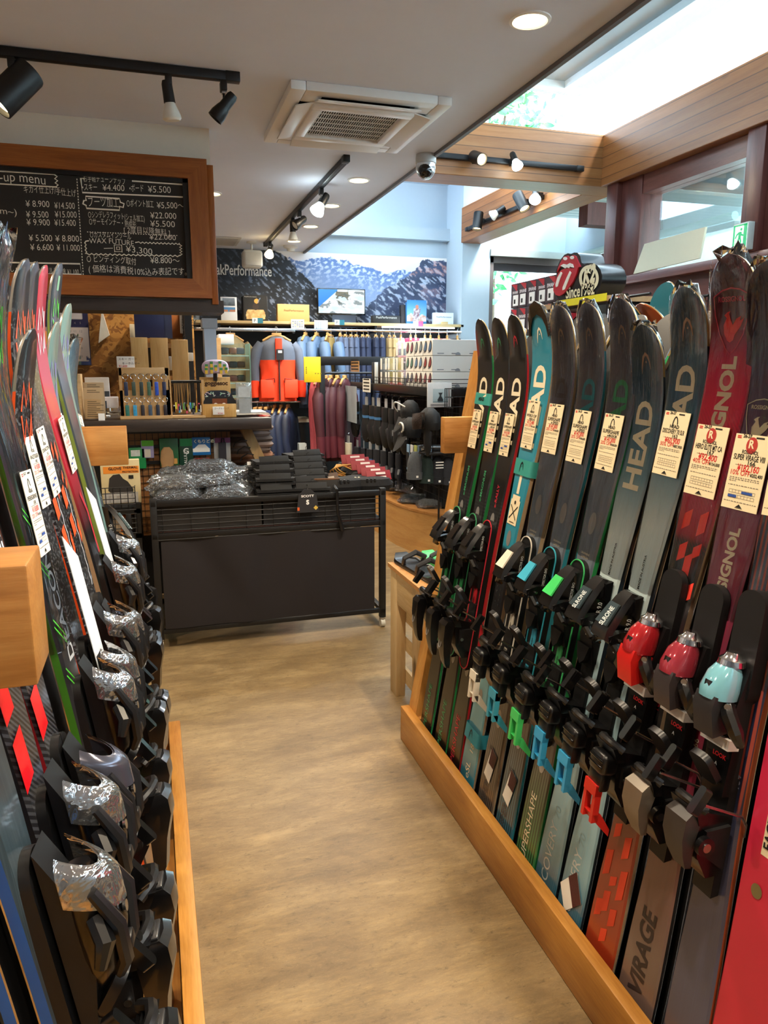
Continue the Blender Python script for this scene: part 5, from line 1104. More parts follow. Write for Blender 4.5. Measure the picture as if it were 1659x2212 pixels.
# gondola back and long shelf
GON = mat('#14161b', .6, var=.15)
SF = 8.02; s0, s1 = PY(463, 694, SF), PY(1002, 700, SF)
b = B(); b.bb((s0.x-.5, 8.40, 0), (s1.x-.06, 8.48, s0.z-.02), GON); one(b, 'gondola_back', 'black panel backing the clothes rails under the long shelf', 'panel')
SHW = wood('birch_shelf', '#c9a56d', '#dfc08a', '#ecd3a3', (.9, 10, 10), knots=False, rough=.45)
sh = thing('wall_shelf', 'long pale birch shelf on black brackets below the mural', 'shelf', ((s0.x+s1.x)/2, 8.25, s0.z))
zt = s0.z+.012; b = B(); b.bb((s0.x-.4, SF, zt-.03), (s1.x, 8.40, zt), SHW, bev=.003); b.build('board', sh, world=True)
for x in (s0.x+.05, (s0.x+s1.x)/2+.35, s1.x-.06):
    b = B(); b.bb((x-.012, SF+.02, zt-.09), (x+.012, 8.40, zt-.03), BLKMET); b.build('bracket', sh, world=True)
b = B()
for k in range(7): z = .1+k*.29; b.cyl((s1.x-.02, SF+.02, z), (s1.x-.02, 8.40, z), .005, BLKMET, 6)
for y in (SF+.02, SF+.2, 8.38): b.cyl((s1.x-.02, y, .05), (s1.x-.02, y, zt-.02), .007, BLKMET, 6)
one(b, 'mesh_side_panel', 'black wire mesh panel closing the right end of the clothes wall', 'mesh panel')
def onshelf(name, x0, y0, x1, y1, d, m, label, cat, Y=8.2, base=None, **k):
    a, c = PY(x0, y1, Y), PY(x1, y0, Y); z = base if base is not None else zt
    b = B(); b.bb((a.x, Y, z+.001), (c.x, Y+d, z+(c.z-a.z)), m, bev=min(.004, d*.2)); return one(b, name, label, cat, **k), a, c, z
def faceprint(parent, x0, y0, x1, y1, Y, fn, nu=40, nv=50, name='print', z0=None):
    a, c = PY(x0, y1, Y), PY(x1, y0, Y); dz = 0 if z0 is None else z0-a.z
    return picture(name, lambda u, v: V((a.x+(c.x-a.x)*u, Y, a.z+dz+(c.z-a.z)*v)), nu, nv, fn, parent)
def ftext(parent, st, x, y, Y, wpx, m, bold=.0, dz=0., align='C', name='lettering'):
    q = PY(x, y, Y); vs, fs, xa, xb = text_mesh(st, bold); w = PY(x+wpx, y, Y).x-q.x; sz = w/(xb-xa)
    b = B(); b.text(st, sz, m, f=lambda a, c: V((q.x+a, Y, q.z+dz+c-sz*.3)), bold=bold, align=align); b.build(name, parent, smooth=False, world=True)
GREY = mat('#8e9299', .6)
o, *_ = onshelf('info_board', 478, 638, 511, 690, .012, mat('#e3e8ee', .5), 'white information board with two small pictures at the left end of the long shelf', 'board')
faceprint(o, 481, 644, 507, 660, 8.197, lambda u, v: mixc(lin('#8a97a6'), lin('#3c4650'), 1-v+.3*fbm(u*4, v*3)), 16, 12)
faceprint(o, 482, 664, 508, 673, 8.197, lambda u, v: mixc(lin('#4f86b8'), lin('#c07f5c'), 1 if (v < .5 and (u < .4 or u > .55)) else 0), 16, 10)
o, *_ = onshelf('photo_box', 526, 636, 578, 690, .15, mat('#1a191a', .5), 'tall black display box with a skier in tan on its front', 'box')
def skier(u, v):
    c = lin('#191817')
    if v < .42 and abs(u-.5) < .42-(v-.15)**2*1.2 and v < .40: c = mixc(lin('#b99258'), lin('#e0c48a'), .5+fbm(u*6, v*6))
    if (u-.50)**2*1.3+(v-.52)**2 < .022: c = lin('#35261e')
    if (u-.55)**2+(v-.75)**2 < .010: c = lin('#d9a24a')
    if abs((v-.7)-(u-.6)*1.6) < .03 and .6 < u < .72: c = lin('#6f86a8')
    return c
faceprint(o, 528, 638, 576, 689, 8.198, skier, 48, 52); ftext(o, 'PeakPerformance', 541, 641, 8.196, 26, mat('#b9b6b0', .6))
o, *_ = onshelf('kraft_sign', 600, 652, 668, 690, .1, mat('#d8b273', .7, var=.04), 'kraft-brown box sign with dark lettering beside the screen', 'sign')
ftext(o, 'PeakPerformance', 635, 671, 8.196, 42, mat('#5a4728', .7))
# wall screen
root = thing('television', 'thin wall screen showing a bright snowy slope', 'television', PY(738, 680, 8.4))
a, c = PY(686, 679, 8.38), PY(789, 625, 8.38); b = B(); b.bb((a.x, 8.38, a.z), (c.x, 8.42, c.z), BLKGLOSS, bev=.004); b.build('case', root, world=True)
t = NT('screen_picture'); vc = t.add('VertexColor', layer_name='print'); t.base((.01, .01, .01)); t.link(vc.outputs[0], t.p.inputs['Emission Color']); t.set(Emission_Strength=1.0, Roughness=.2); SCRM = t.m
def slope(u, v):
    s = fbm(u*3.2-v*1.2, v*4+u*2, 5, 2.); top = .45+.55*u
    if u < .42 and v > .25+u*1.7: return mixc(lin('#1f6fc4'), lin('#3f8ed6'), v)
    c = mixc(lin('#bcd8e6'), lin('#e9f3f6'), .5+s)
    if abs(u-.5) < .14+.1*s and v > .55-.3*s: c = mixc(lin('#4e4a3e'), lin('#8c8872'), .5+s)
    if s > .28 or (v < .25 and s > .12 and u < .35): c = mixc(c, lin('#4f5a58'), .8)
    return c
picture('screen', lambda u, v: V((a.x+.012+(c.x-a.x-.024)*u, 8.377, a.z+.016+(c.z-a.z-.028)*v)), 70, 40, slope, root, SCRM)
b = B(); q = PY(740, 628, 8.374); b.bb((q.x-.06, 8.374, q.z-.012), (q.x+.06, 8.377, q.z+.012), WHITE); b.build('sticker', root, world=True)
o, *_ = onshelf('black_sign', 806, 676, 865, 693, .1, mat('#26272a', .6), 'low black block sign with pale lettering right of the screen', 'sign', 8.15)
ftext(o, 'PeakPerformance', 835, 686, 8.146, 44, mat('#d9d9d6', .6))
o, *_ = onshelf('dark_poster', 866, 652, 880, 694, .06, mat('#2a2528', .6, var=.6, vs=18), 'narrow dark picture panel left of the blue skier poster', 'poster')
o, *_ = onshelf('blue_poster', 878, 648, 922, 695, .05, mat('#3f83bf', .5), 'blue poster of a person in a pale jacket under a clear sky', 'poster', 8.16)
def poser(u, v):
    c = mixc(lin('#7fb4dd'), lin('#2f7cc0'), v)
    if v < .25+.2*fbm(u*3, 1): c = mixc(lin('#b98a78'), lin('#d8d5da'), .5+fbm(u*6, v*6))
    if abs(u-.5-(v-.4)*.15) < .17 and v < .62: c = mixc(lin('#c9c4cc'), lin('#7a5a66'), .5+fbm(u*8, v*8)*1.2)
    if (u-.52)**2+(v-.68)**2*.8 < .008: c = lin('#b9785f')
    return c
faceprint(o, 879, 649, 921, 694, 8.158, poser, 36, 40)
o, *_ = onshelf('white_sign', 937, 671, 980, 696, .06, mat('#dfe9f2', .5), 'white block sign with grey lettering at the right end of the long shelf', 'sign', 8.12)
ftext(o, 'PeakPerformance', 959, 685, 8.117, 32, mat('#5d6f86', .6))
b = B(); q = PY(960, 693, 8.05); b.box((q.x, 8.05, zt+.014), (.07, .05, .028), SHW, bev=.004); one(b, 'wooden_block', 'small wooden card block before the white sign on the shelf', 'block')
for j, (x0, y0, x1, y1, m1_, m2_, lab) in enumerate(((545, 687, 568, 698, '#e8eef2', '#2f7f92', 'white and teal tag on the shelf edge under the skier box'), (629, 690, 657, 709, '#e6e9ea', None, 'printed white card hanging from the shelf edge under the kraft sign'), (679, 692, 708, 712, '#dfe6ea', None, 'sketched white card hanging from the shelf edge under the screen'), (723, 691, 744, 702, '#e8eef2', '#2f7f92', 'white and teal tag on the shelf edge right of the screen'), (893, 694, 914, 705, '#e8eef2', '#d8446a', 'white and pink tag on the shelf edge under the blue poster'))):
    a, c = PY(x0, y1, SF-.008), PY(x1, y0, SF-.008); b = B(); b.bb((a.x, SF-.008, a.z), ((a.x+c.x)/2 if m2_ else c.x, SF-.004, c.z), mat(m1_, .5))
    if m2_: b.bb(((a.x+c.x)/2, SF-.008, a.z), (c.x, SF-.004, c.z), mat(m2_, .5)); b.text('P', (c.z-a.z)*.8, INK, f=lambda u, v: V((a.x+(c.x-a.x)*.25+u, SF-.0085, a.z+.012+v)), align='C')
    else:
        for r_ in range(4):
            for cc in range(5 if j == 1 else 3): b.bb((a.x+.012+cc*.024, SF-.0088, a.z+.014+r_*.018), (a.x+.030+cc*.024, SF-.008, a.z+.02+r_*.018), mat(('#5a6a72', '#7f97a8', '#d8c84a', '#39454c')[(r_+cc) % 4] if j == 1 else '#9db8cc', .6))
    one(b, 'shelf_tag', lab, 'tag')
# rails
b = B(); r0, r1 = PY(452, 711, 7.78), PY(637, 717, 7.78); b.bb((r0.x-.4, 7.765, r0.z-.018), (r1.x, 7.795, r0.z+.018), STEEL, bev=.004); b.bb((r1.x-.03, 7.77, r0.z-.03), (r1.x, 8.4, r0.z+.01), BLKMET); one(b, 'clothes_rail', 'thick silver clothes rail holding the orange jacket', 'rail')
b = B(); r2, r3 = PY(634, 712, 7.95), PY(996, 718, 7.95); b.cyl((r2.x, 7.95, r2.z), (r3.x, 7.95, r2.z), .014, CHROME, 12)
for x in (r2.x+.02, (r2.x+r3.x)/2, r3.x-.03): b.bb((x-.01, 7.945, r2.z-.012), (x+.01, 8.4, r2.z+.012), BLKMET)
RZ = r2.z; one(b, 'clothes_rail', 'long chrome clothes rail holding the row of trousers', 'rail')
b = B(); b.bb((r2.x+1.0, 8.02, zt-.05), (r3.x-.05, 8.04, zt-.034), mat('#eaf6ff', .4, emit=2., var=0)); one(b, 'strip_light', 'cool strip light under the right half of the long shelf', 'strip light')
lamp('lamp', ((r2.x+r3.x)/2+.4, 8.0, zt-.07), 12, COOL, None, 'POINT', rad=.15)

# ---------------------------------------------------------------- garments
HANG = mat('#c89a5c', .45)
def garment(name, label, cat, loc, rotz, w, h, col, hood=True, sleeve=True, col2=None, cuff=None, group=None, hook=None, hcol=None, bulge=.065, fold=.035, seed=1):
    """jacket hanging from its hanger; loc = rail height above the shoulder line"""
    root = thing(name, label, cat, loc, (0, 0, rotz), group); rnd = random.Random(seed); m = col; z0 = -h-.09
    hw = w/2; D = bulge
    rr = [(hw*.80, D*.85, 0), (hw*.82, D*.9, .2), (hw*.76, D, .45), (hw*.80, D*1.05, .7), (hw*.80, D, .86), (hw*.62, D*.8, .95), (hw*.28, D*.6, 1.0), (hw*.24, D*.55, 1.03)]
    def body(f0, f1, mm, nm):
        b = B(); fs = sorted(set([f0, f1]+[f0+(f1-f0)*k/9 for k in range(10)])); rings = []
        for f in fs:
            rx = lerpline([(r[2], r[0]) for r in rr], f); ry = lerpline([(r[2], r[1]) for r in rr], f); n = 28; ring = []
            for j in range(n):
                a = 2*PI*j/n; wv = 1+.05*math.sin(a*7+f*9+seed)*(1-f*.6)+fold*math.sin(a*3+f*14)
                ring.append(V((rx*math.cos(a)*wv, ry*math.copysign(abs(math.sin(a))**.8, math.sin(a))*wv, z0+h*f)))
            rings.append(ring)
        b.loft(rings, mm); return b.build(nm, root)
    if col2: body(0, .66, col2, 'lower_body'); body(.66, 1.03, m, 'yoke')
    else: body(0, 1.03, m, 'body')
    if sleeve:
        for s in (-1, 1):
            b = B(); pts = [(s*hw*.62, 0, z0+h*.90), (s*hw*.86, -.01, z0+h*.80), (s*hw*.98, -.02, z0+h*.55), (s*hw*1.02, -.035, z0+h*.32)]
            b.tube([V(p)+V((rnd.uniform(-.01, .01), rnd.uniform(-.01, .01), 0)) for p in pts], [.060, .060, .050, .044], m, 12); sl = b.build('sleeve', root)
            b = B(); b.tube([(s*hw*1.02, -.035, z0+h*.33), (s*hw*1.03, -.04, z0+h*.16), (s*hw*1.01, -.045, z0+h*.06)], [.046, .042, .036], cuff or m, 12); b.build('cuff', sl)
    if hood:
        b = B(); b.ell([(0, .02, z0+h*.90, hw*.50, D*.9), (0, .03, z0+h*.96, hw*.44, D*.95), (0, .035, z0+h*1.01, hw*.30, D*.7), (0, .03, z0+h*1.03, hw*.14, D*.35)], hcol or m, 18); b.build('hood', root)
    b = B(); b.tube([(-hw*.6, 0, z0+h*.965), (-hw*.3, 0, z0+h*1.03), (0, 0, z0+h*1.06), (hw*.3, 0, z0+h*1.03), (hw*.6, 0, z0+h*.965)], .012, HANG, 8)
    b.box((0, 0, z0+h*1.065), (.10, .02, .035), HANG, bev=.006); b.build('hanger', root)
    b = B(); zt_ = z0+h*1.06; k = hook or .0; b.tube([(0, 0, zt_), (0, 0, -.02), (.012, 0, .0), (.010, 0, .02), (-.004, 0, .026), (-.014, 0, .016)], .0028, STEEL, 6); b.build('hook', root)
    return root
def puts(b, name, parent): return b.build(name, parent)
ORJ = mat('#f0431c', .62, var=.06, vs=14, bump=.5); GBL = mat('#5a6374', .65, var=.1, vs=14, bump=.5)
jy = 7.70; jp = PY(597, 712, jy); jz = jp.z; hem = PY(597, 866, jy).z; hh = (jz-hem)-.09
root = garment('ski_jacket', 'orange and grey-blue ski jacket hanging face-on in front of the rail', 'jacket', (jp.x, jy, jz), 0, (PY(652, 800, jy).x-PY(545, 800, jy).x)*.93, hh, GBL, True, True, ORJ, ORJ, seed=4, bulge=.11, fold=.01)
z0 = -hh-.09
b = B(); b.bb((-.035, -.125, z0+hh*.64), (.035, -.10, z0+hh*1.0), ORJ, bev=.008); puts(b, 'placket', root)
b = B(); b.bb((-.006, -.128, z0+.01), (.006, -.10, z0+hh*.66), mat('#3a1714', .6)); puts(b, 'zipper', root)
for s in (-1, 1):
    b = B(); b.box((s*.12, -.098, z0+hh*.20), (.14, .03, hh*.30), ORJ, bev=.01); puts(b, 'pocket', root)
    b = B(); b.tube([(s*.05, -.118, z0+hh*.37), (s*.19, -.10, z0+hh*.335)], .004, mat('#7c1d10', .6), 6); b.tube([(s*.052, -.122, z0+hh*.36), (s*.05, -.124, z0+hh*.30)], .004, BLACK, 6); puts(b, 'pocket_zip', root)
b = B(); b.bb((-.03, -.14, z0+hh*.66), (.045, -.136, z0+hh*.83), mat('#26262a', .5)); b.bb((-.012, -.1405, z0+hh*.77), (.028, -.1398, z0+hh*.81), WHITE); puts(b, 'swing_tag', root)
# camouflage jacket at the left and blue jackets at the right
jp = PY(497, 706, 7.78); garment('fleece_jacket', 'olive and tan camouflage jacket half hidden behind the glass cabinet', 'jacket', (jp.x, 7.78, r0.z), R(18), .46, .62, mat('#8d7c58', .8, var=.7, vs=13), False, True, seed=6)
BLUJ = mat('#4a6484', .65, var=.1, vs=14, bump=.5)
proto = None
for k, px in enumerate((660, 684, 708, 735)):
    q = PY(px, 714, 7.95); lab = ('steel-blue ski jacket hanging nearest the orange jacket', 'second steel-blue jacket from the orange one', 'third steel-blue jacket from the orange one', 'steel-blue jacket hanging beside the olive trousers')[k]
    if not proto: proto = garment('hanging_jacket', lab, 'jacket', (q.x, 7.95, RZ), R(62), .48, .72, BLUJ, True, True, seed=8, group='steel-blue jackets on the long rail')
    else: dup(proto, (q.x, 7.95, RZ), (0, 0, R(62+(-4, 5, 9)[k-1])), lab)
def trousers(label, px, col, group, top=.08, h=.75, Y=7.95, rz=70, z=None):
    q = PY(px, 716, Y); root = thing('trousers', label, 'trousers', (q.x, Y, z or RZ), (0, 0, R(rz)), group); b = B()
    for s in (-1, 1): b.ell([(s*.075, 0, -top-h, .065, .035), (s*.08, 0, -top-h*.6, .075, .045), (s*.085, 0, -top-h*.25, .09, .05), (s*.085, 0, -top-.02, .095, .045)], col, 14)
    b.build('legs', root); b = B(); b.ell([(0, 0, -top-.10, .185, .055), (0, 0, -top-.03, .18, .05), (0, 0, -top, .175, .04)], col, 20); b.build('waistband', root)
    b = B(); b.bb((-.16, -.012, -top+.01), (.16, .012, -top+.035), HANG, bev=.004)
    for s in (-.12, .12): b.bb((s-.015, -.02, -top-.025), (s+.015, .02, -top+.015), STEEL, bev=.003)
    b.build('clip_hanger', root); b = B(); b.tube([(0, 0, -top+.03), (0, 0, -.02), (.012, 0, 0), (.008, 0, .022), (-.012, 0, .018)], .0028, STEEL, 6); b.build('hook', root); return root
TR = [(715, '#8a7440', 'olive-gold trousers clipped beside the steel-blue jackets', None), (737, '#5d6983', None, 'slate trousers on the long rail'), (748, '#5d6983', None, 'slate trousers on the long rail'), (760, '#59637a', None, 'slate trousers on the long rail'), (771, '#4f5c78', None, 'slate trousers on the long rail'), (785, '#2c3652', None, 'navy trousers on the long rail'), (795, '#27314d', None, 'navy trousers on the long rail'), (813, '#27314b', None, 'navy trousers on the long rail'), (826, '#28324f', None, 'navy trousers on the long rail'), (842, '#a48d62', None, 'tan trousers on the long rail'), (852, '#b2996c', None, 'tan trousers on the long rail')]
pr = {}
for (px, c_, lab, g) in TR:
    lab = lab or {'#': ''}.get('x') or ('slate-blue trousers clipped on the long rail' if 'slate' in g else 'navy trousers clipped on the long rail' if 'navy' in g else 'tan trousers clipped beside the pink top')
    trousers(lab, px, mat(c_, .7, var=.1, vs=20), g)
for k, (px, c_, lab) in enumerate(((866, '#dba0a6', 'pale pink top hanging right of the tan trousers'), (887, '#c02a55', 'magenta jacket hanging left of its twin above the goggle boxes'), (898, '#c23a62', 'magenta jacket hanging beside the white jackets'), (918, '#e3ddcf', 'off-white jacket hanging beside the magenta ones'), (930, '#e8e4d6', 'off-white jacket hanging right of its twin'), (948, '#cf8f86', 'salmon top hanging near the right end of the rail'), (966, '#d0a4a0', 'dusty pink top hanging near the right end of the rail'), (988, '#3a2f33', 'dark garment hanging last at the right end of the rail'))):
    q = PY(px, 714, 7.95); garment('sweatshirt', lab, 'top', (q.x, 7.95, RZ), R(72), .40, .55, mat(c_, .75, var=.08, vs=18), True, True, seed=20+k)
# lower rail: dark puffer jackets and striped trousers under the counter line
lz = PY(620, 868, 7.7).z; a, c = PY(540, 866, 7.7), PY(655, 870, 7.7)
b = B(); b.cyl((a.x, 7.74, lz), (c.x, 7.74, lz), .012, CHROME, 10); b.cyl((a.x+.1, 7.74, lz), (a.x+.1, 8.4, lz), .01, BLKMET, 8); b.cyl((c.x-.05, 7.74, lz), (c.x-.05, 8.4, lz), .01, BLKMET, 8); one(b, 'clothes_rail', 'short low chrome rail behind the end of the counter', 'rail')
PUF = mat('#1f2a44', .5, var=.2, vs=9, bump=.8)
for k, px in enumerate((594, 608, 622)):
    q = PY(px, 870, 7.74); garment('puffer_jacket', ('navy quilted jacket on the low rail, nearest the counter end', 'navy quilted jacket in the middle of the low rail', 'navy quilted jacket on the low rail, nearest the tall black rack')[k], 'jacket', (q.x, 7.74, lz), R(64), .42, .68, PUF, True, True, seed=31+k)
for k, px in enumerate((551, 562, 574)): trousers('navy striped trousers hanging on the low rail', px, mat('#26345c', .7, var=.3, vs=30), 'navy trousers on the low rail', Y=7.74, h=.7, z=lz)

# ---------------------------------------------------------------- black rack with maroon jackets
RY = 7.28; a, c = PY(690, 770, RY), PY(852, 780, RY)
rk2 = thing('garment_rack', 'black square-tube garment rack with maroon jackets and a yellow sign', 'clothes rack', ((a.x+c.x)/2, RY, 0))
b = B(); pz = a.z; x0 = PY(690, 800, RY).x; x1 = PY(850, 780, RY).x; w_ = PY(702, 800, RY).x-x0
for (xx, yy) in ((x0, RY), (x1, RY), (x0, RY+.38), (x1, RY+.38)): b.bb((xx, yy, 0), (xx+w_, yy+.04, pz), BLKMET, bev=.003); b.build('post', rk2, world=True); b = B()
b.bb((x0, RY-.005, pz-.085), (x1+w_, RY+.04, pz), BLKMET, bev=.003); b.bb((x0, RY+.38, pz-.04), (x1+w_, RY+.42, pz), BLKMET); b.bb((x0, RY, pz-.03), (x0+w_, RY+.42, pz), BLKMET); b.bb((x1, RY, pz-.03), (x1+w_, RY+.42, pz), BLKMET); b.build('top_frame', rk2, world=True)
b = B(); b.cyl((x0+.02, RY+.25, PY(760, 806, RY).z), (x1, RY+.25, PY(760, 806, RY).z), .012, CHROME, 10); b.cyl((x0+.02, RY+.02, PY(760, 806, RY).z), (x1, RY+.02, PY(760, 806, RY).z), .010, BLKMET, 10); b.build('rail', rk2, world=True)
a, c = PY(657, 826, RY-.02), PY(692, 771, RY-.02); YEL = mat('#e8c81e', .5)
root = thing('yellow_sign', 'square yellow sign board on the left post of the black rack', 'sign', (c.x, RY-.02, a.z)); b = B(); b.bb((a.x, RY-.03, a.z), (c.x, RY-.012, c.z), YEL, bev=.003); b.build('board', root, world=True)
b = B(); rnd = random.Random(3); q = a+V((.24*(c.x-a.x)/.3*.0, 0, 0))
for k in range(4): b.box((a.x+.022, RY-.0305, a.z+.09+.018*k), (.012, .001, .012), mat('#8c7a12', .6))
for k in range(3): b.box(((a.x+c.x)/2+.03+.026*k, RY-.0305, a.z+.085), (.014, .001, .01), mat('#8c7a12', .6))
b.build('small_print', root, world=True)
MAR = mat('#4a1d28', .6, var=.15, vs=12, bump=.6); PKT = mat('#c25a6a', .6)
jz = PY(740, 806, RY).z
for k, px in enumerate((712, 727, 742, 758)):
    q = PY(px, 806, RY); g = garment('maroon_jacket', ('maroon ski jacket with orange zips nearest the left post of the black rack', 'second maroon jacket from the left post', 'third maroon jacket from the left post', 'maroon jacket farthest right on the black rack, beside the glove display')[k], 'jacket', (q.x, RY+.25 if k else RY+.2, jz), R(55), .46, .80, MAR, True, True, seed=41+k, cuff=mat('#6a2a38', .6))
    b = B(); b.tube([(.10, -.10, -.42), (.19, -.075, -.44)], .006, mat('#f0602a', .5), 6); b.build('zip_pull', g)
q = PY(699, 830, RY); garment('pink_jacket', 'dusty pink jacket peeping out left of the rack post', 'jacket', (q.x-.03, RY+.27, jz), R(75), .34, .78, PKT, False, True, seed=47)
a = PY(655, 905, 7.9); b = B(); b.bb((a.x-.12, 7.9, .0), (a.x+.02, 8.38, PY(655, 905, 7.9).z), mat('#1b1d22', .6)); b.bb((a.x-.14, 7.88, PY(655, 912, 7.9).z), (a.x+.1, 8.3, PY(655, 905, 7.9).z+.002), mat('#d8d4c4', .5)); one(b, 'low_cabinet', 'dark low cabinet with a pale top seen under the yellow sign', 'cabinet')
for k, (x0_, y0_, x1_, y1_, c_) in enumerate(((647, 958, 662, 1000, '#cfe0e6'),)):
    a, c = PY(x0_, y1_, 7.5), PY(x1_, y0_, 7.5); b = B(); b.bb((a.x, 7.5, a.z), (c.x, 7.6, c.z), mat(c_, .5)); one(b, 'white_carton', 'white carton standing upright behind the left post of the black rack', 'box')
# ================================================================ glove and goggle gondola
GX = 1.93
def gx(px, py, X=GX): return PX(px, py, X)
g0, g1 = gx(759, 823), gx(930, 841); GY0, GY1, GZ = g1.y-.02, g0.y, (g0.z+g1.z)/2
gd = thing('display_gondola', 'black wire gondola with gloves below and goggle boxes on top', 'display stand', (2.3, (GY0+GY1)/2, 0))
b = B(); b.bb((GX, GY0, GZ-.045), (GX+.55, GY1, GZ-.01), BLKMET, bev=.004); b.bb((GX-.012, GY0-.012, GZ-.06), (GX, GY1, GZ+.004), BLKMET, bev=.003); b.bb((GX-.012, GY0-.012, GZ-.06), (GX+.55, GY0, GZ+.004), BLKMET, bev=.003); b.build('shelf', gd, world=True)
b = B()
for z in (GZ+.03, GZ+.06): b.cyl((GX-.008, GY0, z), (GX-.008, GY1, z), .003, BLKMET, 5); b.cyl((GX-.008, GY0-.008, z), (GX+.55, GY0-.008, z), .003, BLKMET, 5)
n = int((GY1-GY0)/.09)
for k in range(n+1): b.cyl((GX-.008, GY0+(GY1-GY0)*k/n, GZ), (GX-.008, GY0+(GY1-GY0)*k/n, GZ+.06), .0025, BLKMET, 4)
b.build('guard_rail', gd, world=True)
b = B()
for (xx, yy) in ((GX+.3, GY0+.12), (GX+.5, GY0+.12), (GX+.3, GY1-.1), (GX+.5, GY1-.1)): b.bb((xx-.02, yy-.02, .363), (xx+.02, yy+.02, GZ-.03), BLKMET); b.build('post', gd, world=True); b = B()
for z in [.38+.07*k for k in range(14)]: b.cyl((GX+.28, GY0+.1, z), (GX+.28, GY1-.1, z), .003, BLKMET, 4)
for y in [GY0+.1+.09*k for k in range(int((GY1-GY0-.2)/.09)+1)]: b.cyl((GX+.28, y, .36), (GX+.28, y, GZ-.05), .003, BLKMET, 4)
b.bb((GX+.30, GY0+.12, .36), (GX+.32, GY1-.1, GZ-.05), mat('#0e0f12', .8)); b.build('mesh_back', gd, world=True)
# goggle boxes along the edge
WB = mat('#ecebe6', .5, var=.02); CLB = thin_glass('clear_plastic_box', (.93, .95, .96), .1, .08, haze=.08)
def gog(b, T, m, lens):
    vs = [(.045*math.cos(a)*(1.0), .028*math.sin(a)+.006*(math.cos(2*a)), 0) for a in [2*PI*k/16 for k in range(16)]]
    b.raw([T @ V(v) for v in vs], [tuple(range(16))], m); b.raw([T @ (V(v)*.72+V((0, 0, .0008))) for v in vs], [tuple(range(16))], lens)
def gbox(y0, z0, w, h, d, m, label, cols=1, lens='#7d4a58', long_=False):
    root = thing('goggle_box', label, 'box', (GX+.01+d/2, y0+w/2, z0), group='boxed goggles stacked on the gondola')
    b = B(); b.bb((GX+.012, y0+.002, z0), (GX+.012+d, y0+w-.002, z0+h-.003), m, bev=.002, seg=1); b.build('carton', root, world=True)
    if m is WB:
        b = B()
        for k in range(cols):
            yc = y0+w*(k+.5)/cols; T = Matrix.Translation((GX+.0105, yc, z0+h*.55)) @ Matrix(((0, 0, -1, 0), (-1, 0, 0, 0), (0, 1, 0, 0), (0, 0, 0, 1))) @ Matrix.Rotation(R(60), 4, 'Z')
            gog(b, T, mat('#33363c', .5), mat(lens, .3)); b.box((GX+.0108, yc+w/cols*.25, z0+h*.2), (.001, .03, .006), GREY)
        b.build('print', root, world=True)
    else:
        b = B(); b.bb((GX+.03, y0+.02, z0+.01), (GX+d-.02, y0+w-.02, z0+h*.55), mat('#c9cdd2', .4)); b.bb((GX+.0105, y0+w*.06, z0+.01), (GX+.0118, y0+w*.3, z0+h-.01), WB); b.bb((GX+.0105, y0+w*.75, z0+.01), (GX+.0118, y0+w*.95, z0+h-.01), WB); b.build('insert', root, world=True)
    return root
zz = GZ+.001; hb = .115
LEN = ('#7d4a58', '#8a3a44', '#4f6f96', '#6a4a50', '#5b87b0', '#7a8a94', '#43607c', '#3f7c78', '#8a4f5c')
k = 0
for col in range(3):
    for row in range(3):
        lab = 'white goggle carton, %s of its stack' % ('lowest', 'middle one', 'topmost')[row]
        gbox(GY0+.02+.20*col, zz+hb*row, .195, hb, .42, WB, lab+(', column at the corner', ', column second from the corner', ', column beside the clear boxes')[col], 2, LEN[k]); k += 1
for col in range(3):
    for row in range(3 if col < 1 else 2):
        gbox(GY0+.66+.22*col, zz+hb*row, .21, hb, .30, CLB, 'clear plastic goggle box, %s of the %s stack' % (('lowest', 'middle one', 'topmost')[row], ('nearest', 'middle', 'farthest')[col]))
for j, y in enumerate((GY0+1.36, GY0+1.47, GY0+1.56)):
    b = B(); b.bb((GX+.02, y, zz), (GX+.2, y+.05, zz+.19), mat(('#23252b', '#d9e2e6', '#2b2d33')[j], .4), bev=.003); one(b, 'slim_box', 'slim upright %s box at the far end of the goggle shelf' % ('black, nearest', 'pale, middle', 'dark, farthest')[j], 'box')
b = B(); b.sph((GX+.2, GY0+1.0, zz+hb*2+.0), (.12, .10, .045), mat('#e08a98', .3, var=.3, vs=9)); one(b, 'pink_lens', 'pink mirrored goggle lens lying on the clear boxes', 'goggle lens')
# long white sides at the near end carry small print
b = B()
for row in range(3):
    for j, x in enumerate((.05, .16, .3)): b.bb((GX+x, GY0+.0195, zz+hb*row+.012), (GX+x+.05, GY0+.0215, zz+hb*row+.018), GREY)
    b.prism([(GX+.21+.02*math.cos(R(a)), zz+hb*row+.004+.02*math.sin(R(a))) for a in range(0, 181, 20)], -GY0-.0215, -GY0-.0195, GREY, T=Matrix.Rotation(R(90), 4, 'X'))
b.build('carton_print', gd, world=True)
